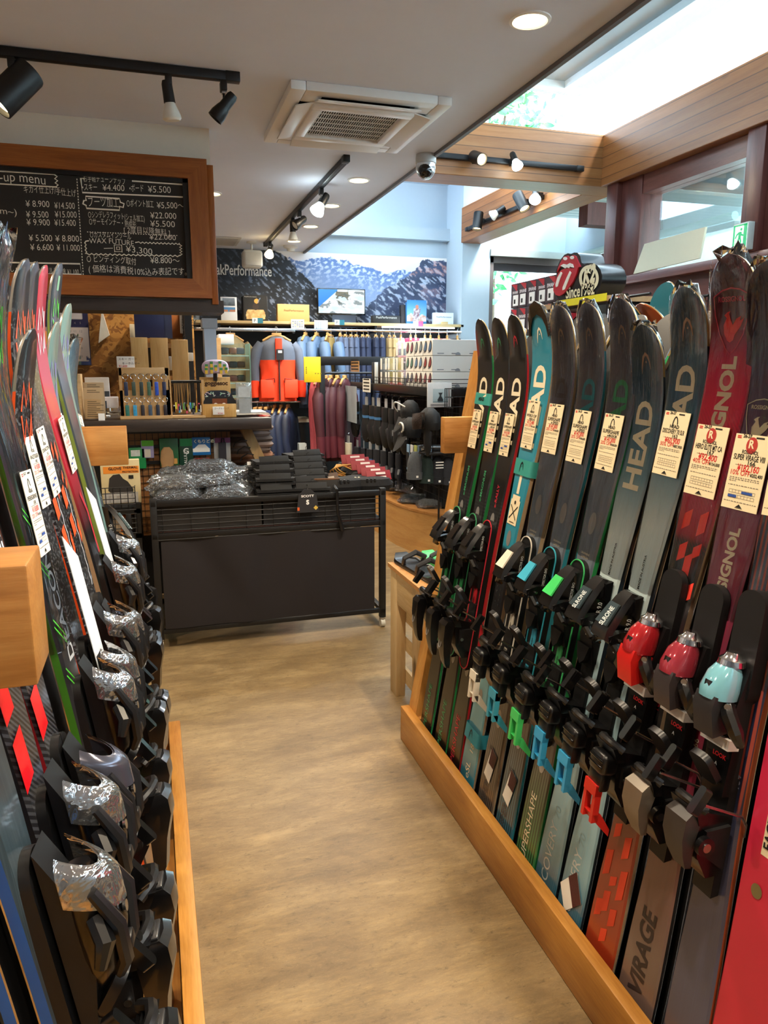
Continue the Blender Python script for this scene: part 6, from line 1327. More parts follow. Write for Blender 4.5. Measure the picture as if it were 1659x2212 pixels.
# mitts and gloves hanging on hooks
MBLK = mat('#17181c', .55, var=.2, vs=20, bump=.6); MNAV = mat('#20242f', .6, var=.2, vs=20, bump=.6); BAND = mat('#4f86c4', .5); PKG = mat('#a7adb3', .3, var=.2)
def mitt_proto(label, m, band=BAND, group=None, card=True):
    root = thing('glove', label, 'glove', (0, 0, 0), group=group); b = B()      # local: hangs down from 0, thin in X, wide in Y
    b.ell([(0, 0, -.07, .028, .052), (0, 0, -.12, .03, .055), (0, 0, -.17, .026, .045)], m, 14); b.build('cuff', root)
    b = B(); b.ell([(0, 0, -.17, .028, .046), (0, .004, -.22, .036, .056), (0, .004, -.27, .036, .058), (0, .0, -.32, .028, .046), (0, 0, -.345, .014, .026)], m, 14); b.build('hand', root)
    b = B(); b.tube([(0, -.045, -.22), (-.004, -.075, -.25), (-.004, -.078, -.285)], [.02, .02, .012], m, 8); b.build('thumb', root)
    if band: b = B(); b.ell([(0, 0, -.145, .0305, .0545), (0, 0, -.165, .0285, .049)], band, 14, cap=False); b.build('band', root)
    if card: b = B(); b.bb((-.002, -.03, -.075), (.002, .03, -.01), PKG); b.tube([(0, 0, -.012), (0, 0, .006), (.012, 0, .012)], .002, STEEL, 5); b.build('header_card', root)
    return root
def fingers_proto(label, m, group=None):
    root = thing('glove', label, 'glove', (0, 0, 0), group=group); b = B(); b.ell([(0, 0, -.06, .026, .05), (0, 0, -.13, .028, .05), (0, 0, -.16, .024, .042), (0, 0, -.21, .032, .052), (0, 0, -.24, .03, .052)], m, 14); b.build('hand', root)
    for j, (y, l) in enumerate(((-.04, .07), (-.014, .09), (.013, .085), (.038, .065))): b = B(); b.tube([(0, y*.9, -.23), (.004, y*1.05, -.23-l*.6), (.008, y*1.1, -.23-l)], [.015, .015, .009], m, 7); b.build('finger', root)
    b = B(); b.tube([(0, -.045, -.18), (-.01, -.075, -.21), (-.01, -.08, -.25)], [.018, .018, .010], m, 7); b.build('thumb', root)
    b = B(); b.bb((-.002, -.03, -.065), (.002, .03, -.005), PKG); b.tube([(0, 0, -.01), (0, 0, .006), (.012, 0, .012)], .002, STEEL, 5); b.build('header_card', root)
    return root
protoA = mitt_proto('black mitten with a blue wrist band hanging in the upper row of the gondola', MBLK, group='black mittens in the upper glove row'); protoB = mitt_proto('plain black mitten hanging in the upper row of the gondola', MBLK, None, group='plain black mittens in the upper glove row'); protoC = fingers_proto('black five-finger glove hanging in the lower row of the gondola', MNAV, group='five-finger gloves in the lower glove row')
protoD = mitt_proto('navy mitten with a blue band hanging in the lower row of the gondola', MNAV, group='navy mittens in the lower glove row')
used = set()
def hang(proto, px, py, X, s=1., label=None, rz=None):
    p = gx(px, py, X); rnd = random.Random(px*7+py); rot = (0, 0, R(rnd.uniform(-14, 14) if rz is None else rz))
    if proto not in used:
        used.add(proto); o = proto; o.location = p; o.rotation_euler = rot; o.scale = (s, s, s); return o
    return dup(proto, p, rot, label, scale=(s, s, s))
b = B()
for (px, py) in ((772, 850), (793, 856), (806, 856), (815, 857), (832, 860), (845, 862), (858, 864), (872, 866)):
    p = gx(px, py-6, GX+.02); b = B(); b.cyl((GX+.28, p.y, p.z+.012), (GX-.01, p.y, p.z+.012), .003, STEEL, 5); b.build('hook', gd, world=True)
for (px, py) in ((770, 952), (785, 954), (800, 956), (815, 958), (832, 960), (845, 962), (860, 964), (875, 966)):
    p = gx(px, py-6, GX+.02); b = B(); b.cyl((GX+.28, p.y, p.z+.012), (GX-.01, p.y, p.z+.012), .003, STEEL, 5); b.build('hook', gd, world=True)
for (px, py, pr_) in ((768, 848, 0), (792, 854, 0), (806, 855, 0), (818, 856, 0), (834, 858, 1), (848, 860, 1), (862, 862, 1), (876, 864, 1)):
    hang((protoA, protoB)[pr_], px, py, GX+.02, 1.28)
for (px, py, pr_) in ((772, 948, 3), (786, 950, 3), (800, 952, 3), (815, 955, 2), (830, 957, 2), (846, 960, 2), (862, 962, 2)):
    hang((None, None, protoC, protoD)[pr_], px, py, GX+.02, 1.15)
o = mitt_proto('cream and white mitten with a red tag on the lower left of the gondola', mat('#d9d2bc', .7), None); o.location = gx(752, 938, GX-.05); o.scale = (1.25,)*3; o.rotation_euler = (0, 0, R(8))
b = B(); b.bb((-.045, -.02, -.33), (-.041, .05, -.23), mat('#d3202e', .5)); b.bb((-.0455, -.01, -.29), (-.0445, .04, -.275), WHITE); b.build('red_tag', o)
# pale packets hanging beyond
for k in range(7):
    p = gx(882+k*8, 960+k, GX-.03); b = B(); b.bb((p.x-.003, p.y-.03, p.z-.20), (p.x+.003, p.y+.03, p.z), mat(('#8fb4d8', '#dfe3e6', '#c9d27a')[k % 3], .3)); b.bb((p.x-.008, p.y-.024, p.z-.18), (p.x-.002, p.y+.024, p.z-.06), mat('#1c1d21', .5)); b.cyl((p.x, p.y, p.z-.01), (GX+.3, p.y, p.z-.01), .003, STEEL, 5); one(b, 'sock_packet', 'small packet with a pale header in the row right of the five-finger gloves', 'packet', 'pale-headed packets in the lower row')
# caps and ear-flap hat
CAPK = mat('#0d0d0f', .75, var=.3, vs=50, bump=.4)
def cap(label, p, s, rim):
    root = thing('cap', label, 'cap', p); p = V(p); b = B()
    b.ell([(p.x, p.y, p.z-.07*s, .06*s, .085*s), (p.x, p.y, p.z-.02*s, .066*s, .09*s), (p.x, p.y, p.z+.03*s, .05*s, .07*s), (p.x, p.y, p.z+.055*s, .02*s, .03*s)], CAPK, 20); b.build('crown', root, world=True)
    b = B(); b.grid(lambda u, v: p+V((-.055*s-.035*s*math.sin(PI*u)*v-.03*s*v, (u-.5)*.17*s*(1-.25*v), -.06*s-.10*s*v*(.6+.4*math.sin(PI*u)))), 14, 5, CAPK); b.build('visor', root, world=True)
    b = B()
    if rim: b.tube([p+V((-.064*s-.05*s*math.sin(PI*u), (u-.5)*.16*s, .045*s-.12*s*abs(u-.35)**1.3)) for u in [k/10 for k in range(11)]], .006, mat('#e8e4d8', .6), 6); b.build('piping', root, world=True)
    else: b.tube([p+V((-.068*s, .045*s*math.cos(t_), .03*s*math.sin(t_)-.01)) for t_ in [.6+k*.42 for k in range(10)]], .007, mat('#e5e1d6', .6), 6); b.build('emblem', root, world=True)
cap('black cap with a white rim hanging in front of the goggle shelf', gx(886, 882, GX-.10), 1.1, True)
cap('second black cap with a white emblem hanging below the first', gx(888, 920, GX-.13), 1.15, False)
FURB = mat('#2c1c15', .95, var=.7, vs=70, bump=1.); root = thing('ear_flap_hat', 'dark brown fur ear-flap hat hanging at the gondola corner', 'hat', gx(928, 905, GX-.12)); p = root.location
b = B(); b.ell([(p.x, p.y, p.z-.07, .06, .11), (p.x, p.y, p.z-.02, .075, .125), (p.x, p.y, p.z+.04, .06, .10), (p.x, p.y, p.z+.075, .025, .045)], CAPK, 20); b.build('crown', root, world=True)
b = B(); b.grid(lambda u, v: p+V((-.082-.02*math.sin(PI*u)*math.sin(PI*v), (u-.35)*.21*(1-.25*abs(v-.5)), .05-.11*v-.02*u)), 14, 8, FURB); b.grid(lambda u, v: p+V((-.06+.0*v, (.65-u)*.0+(u-.35)*.21*(1-.25*abs(v-.5)), .05-.11*v-.02*u)), 14, 8, FURB); b.build('brim', root, world=True)
b = B(); b.ell([(p.x-.03, p.y-.05, p.z-.25, .006, .012), (p.x-.03, p.y-.05, p.z-.21, .02, .035), (p.x-.03, p.y-.045, p.z-.13, .026, .05), (p.x-.02, p.y-.04, p.z-.06, .03, .05)], CAPK, 14); b.build('ear_flap', root, world=True)
# framed notice, wire basket and beanies at the near end
EY = GY0-.06
a, c = PY(923, 880, EY), PY(976, 826, EY); root = thing('framed_notice', 'white framed notice with a small dark figure at the gondola corner', 'notice', (a.x, EY, a.z)); b = B(); b.bb((a.x, EY, a.z), (c.x, EY+.012, c.z), mat('#e8e9e8', .4), bev=.002); b.build('frame', root, world=True)
def fig(u, v):
    c_ = mixc(lin('#a9bfc4'), lin('#c3d3d6'), v)
    if v < .75 and abs(u-.5) < .13+.06*math.sin(v*9): c_ = lin('#20262c')
    if v < .12: c_ = mixc(c_, lin('#6f8288'), .6)
    return c_
faceprint(root, 935, 840, 968, 870, EY-.001, fig, 24, 24); b = B()
for k in range(3): q = PY(930, 874+k*2, EY-.001); b.bb((q.x, EY-.0012, q.z), (q.x+.13, EY-.0008, q.z+.003), INK)
b.build('small_print', root, world=True)
RG = thing('round_wire_rack', 'black round wire shelf holding the knitted hats', 'wire rack', PY(955, 975, EY-.05)); q = RG.location; b = B()
for rz_ in (0., .035): b.tube([(q.x+.17*math.cos(2*PI*k/24), q.y+.10*math.sin(2*PI*k/24), q.z+rz_) for k in range(24)], .005, BLKMET, 6, closed=True)
for k in range(14): b.cyl((q.x+.17*math.cos(2*PI*k/14), q.y+.1*math.sin(2*PI*k/14), q.z), (q.x+.17*math.cos(2*PI*k/14), q.y+.1*math.sin(2*PI*k/14), q.z+.035), .003, BLKMET, 5)
b.bb((q.x-.16, q.y-.07, q.z-.02), (q.x+.16, q.y+.07, q.z-.005), BLKMET, bev=.01); b.cyl((q.x, q.y+.05, q.z), (q.x, q.y+.05, .36), .008, BLKMET, 8); b.build('wire_shelf', RG, world=True)
for k, (px, py, c_, lab) in enumerate(((896, 1000, '#55585c', 'grey marled beanie at the left of the three hats below the wire shelf'), (921, 1008, '#24332f', 'dark green beanie in the middle below the wire shelf'), (944, 1010, '#1c1d22', 'black beanie with a white knitted pattern'), (966, 1012, '#2b2c31', 'charcoal beanie nearest the rack post'))):
    p = PY(px, py, EY-.05); root = thing('beanie', lab, 'hat', p-V((0, 0, .11))); b = B(); m = mat(c_, .9, var=.25, vs=90, bump=.6)
    b.ell([(p.x, p.y, p.z-.07, .056, .05), (p.x, p.y, p.z, .054, .05), (p.x, p.y, p.z+.05, .042, .04), (p.x, p.y, p.z+.08, .02, .02)], m, 16); b.build('crown', root, world=True)
    b = B(); b.ell([(p.x, p.y, p.z-.115, .06, .054), (p.x, p.y, p.z-.065, .062, .056)], m, 16); b.build('cuff', root, world=True); b = B()
    b.bb((p.x-.008, p.y-.058, p.z-.10), (p.x+.008, p.y-.055, p.z-.085), WHITE)
    if k == 2:
        for r_ in range(3): b.bb((p.x-.03, p.y-.053, p.z+.0+.02*r_), (p.x+.03, p.y-.050, p.z+.008+.02*r_), WHITE)
    b.build('label', root, world=True)
b = B(); p = PY(975, 870, EY-.1)
for k in range(6): b.cyl((p.x-.05, EY-.1-.03*k, p.z-.12), (p.x-.05, EY-.1-.03*k, p.z+.10), .003, BLKMET, 5)
for z in (-.1, -.03, .04, .10): b.cyl((p.x-.05, EY-.1, p.z+z), (p.x-.05, EY-.26, p.z+z), .003, BLKMET, 5); b.cyl((p.x-.05, EY-.1, p.z+z), (p.x+.12, EY-.1, p.z+z), .003, BLKMET, 5)
b.cyl((p.x+.1, EY-.1, p.z+.10), (GX+.3, GY0+.12, p.z+.10), .004, BLKMET, 5); one(b, 'wire_basket', 'black wire basket hanging beside the framed notice', 'wire basket')
# hanging price cards and banner sheet
for k, (x0, y0, x1, y1, X, c_, lab, cat) in enumerate(((784, 818, 800, 846, GX-.03, '#e6e6e0', 'white price card clipped to the goggle shelf edge', 'price card'), (758, 780, 776, 803, GX-.02, '#b58a58', 'brown picture card standing at the far end of the goggle shelf', 'card'), (735, 835, 770, 905, GX-.04, '#a9b4c0', 'grey translucent sheet hanging left of the mittens', 'sheet'))):
    a, c = gx(x0, y1, X), gx(x1, y0, X); b = B(); b.bb((X-.002, min(a.y, c.y), min(a.z, c.z)), (X+.002, max(a.y, c.y), max(a.z, c.z)), mat(c_, .4, var=.15, vs=12))
    if k < 2:
        for r_ in range(4): b.bb((X-.003, min(a.y, c.y)+.03, min(a.z, c.z)+.02+.03*r_), (X-.0018, max(a.y, c.y)-.03, min(a.z, c.z)+.032+.03*r_), INK)
    one(b, 'hanging_card', lab, cat)
# curved wooden plinth with bagged clothes
OAKP = wood('oak_laminate', '#b98346', '#cc9a5a', '#d9ad6e', (1, 1, 9), knots=False, rough=.4)
pts = [(1.915, GY1+.2), (1.915, 6.1), (1.93, 5.86), (1.975, 5.62), (2.05, 5.42), (2.16, 5.28), (2.30, 5.19), (2.75, 5.12), (2.9, 5.12), (2.9, GY1+.2)]
b = B(); b.prism(pts, .0, .345, OAKP); pl = thing('curved_plinth', 'low curved oak plinth under the glove gondola', 'plinth', (2.3, 6, 0)); b.build('base', pl, world=True)
b = B(); b.prism([((x-2.4)*1.012+2.4, (y-6.2)*1.008+6.2) for x, y in pts], .345, .362, wood('oak_top', '#a8703a', '#bd854a', '#cc9a5e', (1, 9, 9), knots=False, rough=.35)); b.build('rim', pl, world=True)
BAGF = thin_glass('clear_bag', (.96, .97, .98), .26, .05, wrinkle=52, haze=.03, wstr=1.6)
def bagged(name, label, c, size, col, seed, group=None, rz=0, cat='bagged clothing'):
    rnd = random.Random(seed); root = thing(name, label, cat, c, (0, 0, rz), group); sx, sy, sz = size
    def lump(k, j_): 
        rings = []
        for (zf, f) in ((0, .9), (.25, 1.), (.6, .97), (.9, .82), (1.0, .6)):
            n = 20; ring = []
            for j in range(n):
                a = 2*PI*j/n; w_ = 1+j_*noise.noise(V((math.cos(a)*2+seed, math.sin(a)*2, zf*2+seed)))
                ring.append(V((sx/2*f*k*w_*math.copysign(abs(math.cos(a))**.55, math.cos(a)), sy/2*f*k*w_*math.copysign(abs(math.sin(a))**.55, math.sin(a)), sz*zf*(1+j_*.8*noise.noise(V((j*.6, seed, zf))))*(k if k > 1 else 1))))
            rings.append(ring)
        return rings
    b = B(); b.loft(lump(.9, .25), col); b.build('garment', root)
    b = B(); b.loft(lump(1.06, .4), BAGF); b.build('bag', root, ang=60)
    return root
for k, (px, py, s, c_) in enumerate(((862, 1055, (.34, .28, .06), '#23303c'), (905, 1062, (.36, .3, .07), '#2f4a48'), (940, 1060, (.3, .3, .08), '#2a3b44'), (885, 1082, (.30, .22, .05), '#6d7d84'), (930, 1092, (.28, .22, .04), '#8b9298'), (835, 1030, (.36, .26, .10), '#1d2733'))):
    p = PZ(px, py, .363); bagged('bagged_garment', ('dark blue bagged garment on the plinth behind the table corner', 'dark green bagged garment in the middle of the plinth', 'blue-grey bagged garment on the plinth beside the post', 'silvery empty-looking bag at the front edge of the plinth', 'crumpled clear bag on the plinth rim near the post', 'folded navy trousers at the back of the plinth')[k], (max(p.x, 2.1), p.y, .363), s, mat(c_, .6, var=.2, vs=12), 50+k, 'bagged clothes on the plinth', R(20*k))
# ================================================================ service counter
CY, CZ = 4.62, 1.19
DKW = wood('dark_counter_timber', '#1f1916', '#352a24', '#493b32', (.8, 10, 10), knots=False, rough=.4)
ct = thing('service_counter', 'dark timber service counter on a slanted pale leg', 'counter', (-.1, 5, 0))
b = B(); b.bb((-1.4, CY, CZ-.07), (.70, 5.35, CZ), DKW, bev=.005); b.build('worktop', ct, world=True)
LEGW = wood('pale_leg_timber', '#9c7a4e', '#b99563', '#cdab78', (9, 9, .8), knots=False)
p0, p1 = PY(527, 920, 4.86), PY(566, 1002, 4.86); d = (p1-p0).normalized(); p2 = p0+d*(p0.z/-d.z)*.98
b = B(); w = V((.035, 0, 0)); e = V((0, .045, 0)); b.loft([[p-w-e, p+w-e, p+w+e, p-w+e] for p in (p0, p2)], LEGW); b.build('leg', ct, world=True)
b = B(); b.bb((-1.35, 4.95, .02), (.35, 5.0, CZ-.07), mat('#17130f', .7)); b.bb((-1.35, 5.0, 0), (-1.25, 5.3, CZ-.07), DKW); b.build('front_panel', ct, world=True)
for k in range(4):
    q = p0+d*(.10+.05*k); b = B(); b.tube([q+V((-.03, -.05, 0)), q+V((-.07, -.07, .012)), q+V((-.11, -.08, -.01)), q+V((-.12, -.08, -.035))], .004, BLACK, 6); b.build('hook', ct, world=True)
PEGW = wood('peg_backing', '#6a4220', '#8a5a2e', '#a5733f', (1, 9, 9), knots=False)
a, c = PY(250, 1030, 4.80), PY(497, 925, 4.80); root = thing('peg_panel', 'wood-backed black grid panel of ski-care packs under the counter', 'display panel', (0, 4.85, a.z-.2))
b = B(); b.bb((a.x, 4.82, .45), (c.x, 4.84, c.z), PEGW); b.build('backing', root, world=True); b = B()
for k in range(20): x = a.x+.02+(c.x-a.x-.04)*k/19; b.cyl((x, 4.812, .47), (x, 4.812, c.z-.01), .0022, BLKMET, 4)
for k in range(15): z = .48+(c.z-.5)*k/14; b.cyl((a.x, 4.812, z), (c.x, 4.812, z), .0022, BLKMET, 4)
for z in (c.z-.005, c.z-.10, c.z-.20): b.bb((a.x, 4.795, z-.012), (c.x, 4.812, z+.008), BLKMET)
b.build('grid', root, world=True)
def px2(name, x0, y0, x1, y1, Y, d, m, label, cat, bev=.004, group=None):
    a, c = PY(x0, y1, Y), PY(x1, y0, Y); root = thing(name, label, cat, ((a.x+c.x)/2, Y, a.z), group=group)
    b = B(); b.bb((a.x, Y, a.z), (c.x, Y+d, c.z), m, bev=min(bev, d*.3)); b.build('body', root, world=True); return root, a, c
def patch(root, x0, y0, x1, y1, Y, m, name='label'):
    a, c = PY(x0, y1, Y), PY(x1, y0, Y); b = B(); b.bb((a.x, Y-.001, a.z), (c.x, Y+.0005, c.z), m); return b.build(name, root, world=True)
PKY = 4.77
GNM, GDK = mat('#1f8a4c', .4), mat('#123a2a', .4)
r, *_ = px2('wax_case', 280, 966, 314, 1014, PKY, .03, GNM, 'green rounded case hanging behind the left stop arm', 'case', .012); patch(r, 283, 972, 302, 986, PKY, mat('#d8e4d2', .5, var=.5, vs=60))
r, *_ = px2('wax_pack', 306, 951, 331, 990, PKY, .02, mat('#9a93b8', .4), 'small lilac pack with a bright green header', 'pack'); patch(r, 306, 951, 331, 964, PKY, mat('#62b52e', .4)); patch(r, 313, 970, 325, 988, PKY, mat('#d0c8b8', .5))
r, a, c = px2('waxing_cork', 347, 946, 384, 1008, PKY, .012, mat('#245f38', .4), 'green pack holding a brown oval waxing brush', 'pack'); b = B(); q = PY(361, 985, PKY-.006); b.ell([(q.x, q.y, q.z-.07, .035, .012), (q.x, q.y, q.z-.02, .042, .014), (q.x, q.y, q.z+.03, .036, .013), (q.x, q.y, q.z+.055, .018, .008)], mat('#a98258', .7), 18); b.build('brush', r, world=True); patch(r, 376, 990, 383, 1002, PKY, mat('#c9954c', .6))
r, *_ = px2('brush_pack', 389, 947, 416, 1013, PKY, .018, GDK, 'dark green pack with upright white lettering', 'pack'); patch(r, 389, 947, 414, 964, PKY, GNM)
b = B(); q = PY(402, 1008, PKY-.001); b.text('GALLIUM', .026, WHITE, f=lambda x, y: V((q.x+.008-y, PKY-.0015, q.z+x)), bold=.0); b.text('G', .05, WHITE, f=lambda x, y: V((q.x-.012+x, PKY-.0015, PY(402, 980, PKY).z+y)), bold=.02); b.build('lettering', r, smooth=False, world=True)
r, *_ = px2('cloth_pack', 416, 944, 454, 984, PKY, .015, mat('#1f6fb4', .4), 'blue anti-fog cloth pack with a white mountain', 'pack'); patch(r, 417, 968, 453, 977, PKY, WHITE)
b = B(); zb = PY(430, 969, PKY).z; xl, xm, xr = PY(419, 969, PKY).x, PY(436, 960, PKY).x, PY(452, 969, PKY).x; zt2 = PY(430, 960, PKY).z
b.raw([(xl, PKY-.0015, zb), (xr, PKY-.0015, zb), (xm+.02, PKY-.0015, zt2), (xm-.02, PKY-.0015, zt2)], [(0, 1, 2, 3)], WHITE); q = PY(419, 957, PKY); b.text('くもりどめ', .026, mat('#f1ecc8', .5), f=lambda x, y: V((q.x+x, PKY-.0016, q.z+y)), bold=.02); b.build('print', r, smooth=False, world=True)
r, *_ = px2('red_box', 420, 990, 453, 1024, PKY, .04, mat('#cf2430', .4), 'red and brown box below the blue cloth pack', 'box'); patch(r, 421, 990, 452, 1003, PKY, mat('#4a2f28', .5)); patch(r, 430, 1010, 444, 1020, PKY, mat('#1a1416', .5))
r, *_ = px2('clear_pouch', 464, 946, 497, 1016, PKY, .008, thin_glass('pouch_film', (.85, .87, .9), .1, .1, haze=.25), 'clear pouch with a purple header and a dark sleeve', 'pouch'); patch(r, 464, 945, 497, 957, PKY, mat('#6d2a58', .4)); patch(r, 473, 955, 488, 993, PKY-.012, mat('#23222c', .6))
b = B(); q = PY(481, 950, PKY-.01); b.tube([q+V((-.01, 0, -.02)), q+V((-.006, -.01, .01)), q+V((.006, -.01, .01)), q+V((.01, 0, -.02))], .004, BLACK, 6); b.build('loop', r, world=True)
# things on the counter
KY = 4.74
PLY = wood('light_plywood', '#b98f5c', '#cda672', '#ddbb8a', (1, 9, 9), knots=False, rough=.5)
a, c = PY(262, 898, KY), PY(364, 794, KY); ks = thing('keyring_stand', 'plywood stand with two rows of hanging keyrings', 'display stand', ((a.x+c.x)/2, KY, CZ)); W_, H_ = c.x-a.x, c.z-CZ
b = B()
for (z0_, z1_) in ((0, .10), (.44, .56), (.92, 1.)): pass
b.bb((a.x, KY, CZ+H_*.46), (c.x, KY+.008, CZ+H_*.56), PLY); b.bb((a.x, KY, CZ+H_*.84), (c.x, KY+.008, c.z), PLY, bev=.002)
b.bb((a.x, KY, CZ), (a.x+W_*.06, KY+.008, c.z), PLY); b.bb((c.x-W_*.08, KY, CZ), (c.x, KY+.008, c.z), PLY); b.bb((a.x, KY, CZ), (c.x, KY+.008, CZ+H_*.46), PLY); b.build('board', ks, world=True)
b = B(); b.bb((a.x-.005, KY-.045, CZ+.001), (c.x+.005, KY+.03, CZ+.02), PLY, bev=.002); b.build('foot', ks, world=True)
KC = ('#23304f', '#3f5148', '#2c3c3e', '#456a5a', '#2c56c8', '#23325a', '#2f7a72', '#3aa0d6', '#26242e', '#42566f', '#232c44', '#2a2631')
for k in range(12):
    r_, cc = divmod(k, 6); x = a.x+W_*(.13+.152*cc); z = CZ+H_*(.88 if r_ == 0 else .43)
    root = thing('keyring', ('upper' if r_ == 0 else 'lower')+' row keyring, '+('leftmost', 'second from left', 'third from left', 'fourth from left', 'fifth from left', 'rightmost')[cc]+' on the plywood stand', 'keyring', (x, KY-.012, z))
    b = B(); b.tube([(x+.016*math.cos(2*PI*j/16), KY-.012, z-.016+.016*math.sin(2*PI*j/16)) for j in range(16)], .0018, STEEL, 5, closed=True); b.cyl((x, KY-.012, z-.032), (x, KY-.012, z-.046), .003, STEEL, 6); b.cyl((x, KY+.004, z), (x, KY-.02, z), .002, STEEL, 5); b.build('ring', root, world=True)
    b = B(); b.box((x, KY-.012, z-.088), (.022, .012, .082), mat(KC[k], .4, var=.45, vs=60), bev=.004); b.build('fob', root, world=True)
r, *_ = px2('price_card', 253, 770, 290, 795, KY+.02, .003, WHITE, 'handwritten white price card above the keyring stand', 'price card'); b = B(); q = PY(256, 778, KY+.018)
for j, (st, dx_, dz) in enumerate((('スキー ガード', 0, 0), ('キーホルダー', .02, -.025), ('¥1,600', 0, -.04))): b.text(st, .017, RED if j == 2 else INK, f=lambda x, y: V((q.x+dx_+x, KY+.018, q.z+dz+y)))
b.build('writing', r, smooth=False, world=True)
a, c = PY(367, 894, KY), PY(440, 820, KY); ss = thing('strap_stand', 'small wooden stand hung with black neck straps and bright charms', 'display stand', ((a.x+c.x)/2, KY, CZ)); b = B()
b.bb((a.x, KY-.03, CZ+.001), (c.x, KY+.05, CZ+.016), PLY, bev=.002); b.bb((a.x, KY, CZ), (a.x+.016, KY+.02, c.z), PLY); b.bb((c.x-.016, KY, CZ), (c.x, KY+.02, c.z), PLY); b.build('frame', ss, world=True)
b = B(); b.cyl((a.x+.01, KY+.01, c.z-.012), (c.x-.01, KY+.01, c.z-.012), .009, BLACK, 8); b.build('bar', ss, world=True); rnd = random.Random(12)
for k in range(22):
    x = a.x+.026+(c.x-a.x-.052)*k/21; l = rnd.uniform(.115, .15); b = B(); dx_ = rnd.uniform(-.008, .008)
    b.tube([(x, KY-.002, c.z-.01), (x+dx_*.5, KY-.006, c.z-.07), (x+dx_, KY-.006, c.z-.02-l)], .0024, BLACK, 5); o_ = b.build('strap', ss, world=True)
    b = B(); b.bb((x+dx_-.005, KY-.011, c.z-.06-l), (x+dx_+.005, KY-.002, c.z-.02-l), mat(('#d8d8d8', '#3a3d44', '#e0d040', '#d85a7a', '#4fa0d0', '#e8e4da', '#40424a', '#60b060')[k % 8], .35)); b.build('charm', o_, world=True)
# goggle-cover box with mask on top
a, c = PY(436, 896, KY), PY(499, 815, KY); BAM = wood('bamboo_box', '#b98845', '#cf9f58', '#e0b873', (9, 9, .8), knots=False); gs = thing('goggle_cover_box', 'bamboo display box of goggle covers with burnt lettering', 'display box', ((a.x+c.x)/2, KY, CZ))
b = B(); b.bb((a.x, KY+.06, CZ), (c.x, KY+.075, c.z), BAM, bev=.002); b.build('back_board', gs, world=True); f0, f1 = PY(438, 896, KY-.02), PY(510, 872, KY-.02); b = B(); b.bb((f0.x, KY-.02, CZ+.001), (f1.x, KY+.06, f1.z), BAM, bev=.003); b.build('tray', gs, world=True); ftext(gs, 'gogglesoc', 467, 828, KY+.058, 50, mat('#4a3016', .7), .04)
for j, (x0_, y0_, x1_, y1_, c_, lab) in enumerate(((439, 843, 503, 888, '#2c4a86', 'dark leafy patterned goggle cover standing at the back of the bamboo tray'), (440, 856, 509, 890, '#17181c', 'black goggle cover with a brown and white print at the front of the bamboo tray'))):
    a2, c2 = PY(x0_, y1_, KY+.03-.025*j), PY(x1_, y0_, KY+.03-.025*j); root = thing('goggle_cover', lab, 'goggle cover', ((a2.x+c2.x)/2, KY+.03, CZ+.02)); wd_, hg = c2.x-a2.x, c2.z-a2.z
    b = B(); b.prism(rrect(wd_, hg, hg*.45, 6, (a2.x+c2.x)/2, (a2.z+c2.z)/2), -(KY+.04-.025*j), -(KY+.02-.025*j), mat('#15161a', .7) if j else mat('#1a2030', .7, var=.2), T=Matrix.Rotation(R(90), 4, 'X')); b.build('cover', root, world=True); b = B(); yy = KY+.0195-.025*j; cx_ = (a2.x+c2.x)/2
    if j == 0:
        rnd = random.Random(5)
        for _ in range(26): x, z = rnd.uniform(a2.x+.02, c2.x-.02), rnd.uniform(a2.z+hg*.55, c2.z-.012); b.box((x, yy, z), (.016, .001, .005), mat(('#a8d0b8', '#e0c8d0', '#d8e8d8')[_ % 3], .6), rot=(0, rnd.uniform(0, 3), 0))
    else:
        b.box((cx_, yy, c2.z-.03), (.09, .001, .035), mat('#7a4020', .7), bev=.0)
        for s_ in (-.025, .025): b.prism([(cx_+s_+.014*math.cos(2*PI*k/14), a2.z+hg*.42+.016*math.sin(2*PI*k/14)) for k in range(14)], -yy, -yy+.0012, WHITE, T=Matrix.Rotation(R(90), 4, 'X'))
    b.build('print', root, world=True, smooth=False)
a2, c2 = PY(437, 812, KY), PY(494, 777, KY); root = thing('goggle_cover', 'lilac goggle cover printed with pineapples, displayed above the bamboo box', 'goggle cover', ((a2.x+c2.x)/2, KY+.05, PY(460, 815, KY).z)); cx_, cz_ = (a2.x+c2.x)/2, (a2.z+c2.z)/2; hw_, hh_ = (c2.x-a2.x)/2, (c2.z-a2.z)/2
b = B(); rings = []
for y, f in ((.05, .75), (.035, .97), (.01, 1.), (-.012, .93), (-.022, .7)): rings.append([V((cx_+hw_*f*math.copysign(abs(math.cos(t_))**.7, math.cos(t_)), KY+y+.02*abs(math.cos(t_)), cz_+hh_*f*(math.copysign(abs(math.sin(t_))**.8, math.sin(t_))+(.34*math.exp(-(math.cos(t_)*3.2)**2) if math.sin(t_) < 0 else 0)))) for t_ in [2*PI*k/28 for k in range(28)]])
b.loft(rings, mat('#d9c6e2', .7, var=.03)); b.build('cover', root, world=True); b = B()
for k, (u, v) in enumerate(((-.75, .1), (-.35, .45), (0, 0), (.35, .5), (.72, .1), (-.35, -.35), (.42, -.4), (-.78, -.4), (.85, -.35))):
    x, z = cx_+hw_*u*.9, cz_+hh_*v*.9; y = KY-.0235 if abs(u) < .7 else KY-.016; b.box((x, y, z-.008), (.016, .004, .022), mat('#e0b83a', .6)); b.box((x, y-.0005, z+.01), (.018, .004, .014), mat('#3f8a4a', .6))
b.build('print', root, world=True); b = B(); b.bb((cx_-.012, KY+.05, PY(460, 816, KY).z-.02), (cx_+.012, KY+.06, cz_), BLACK); b.build('holder', root, world=True)
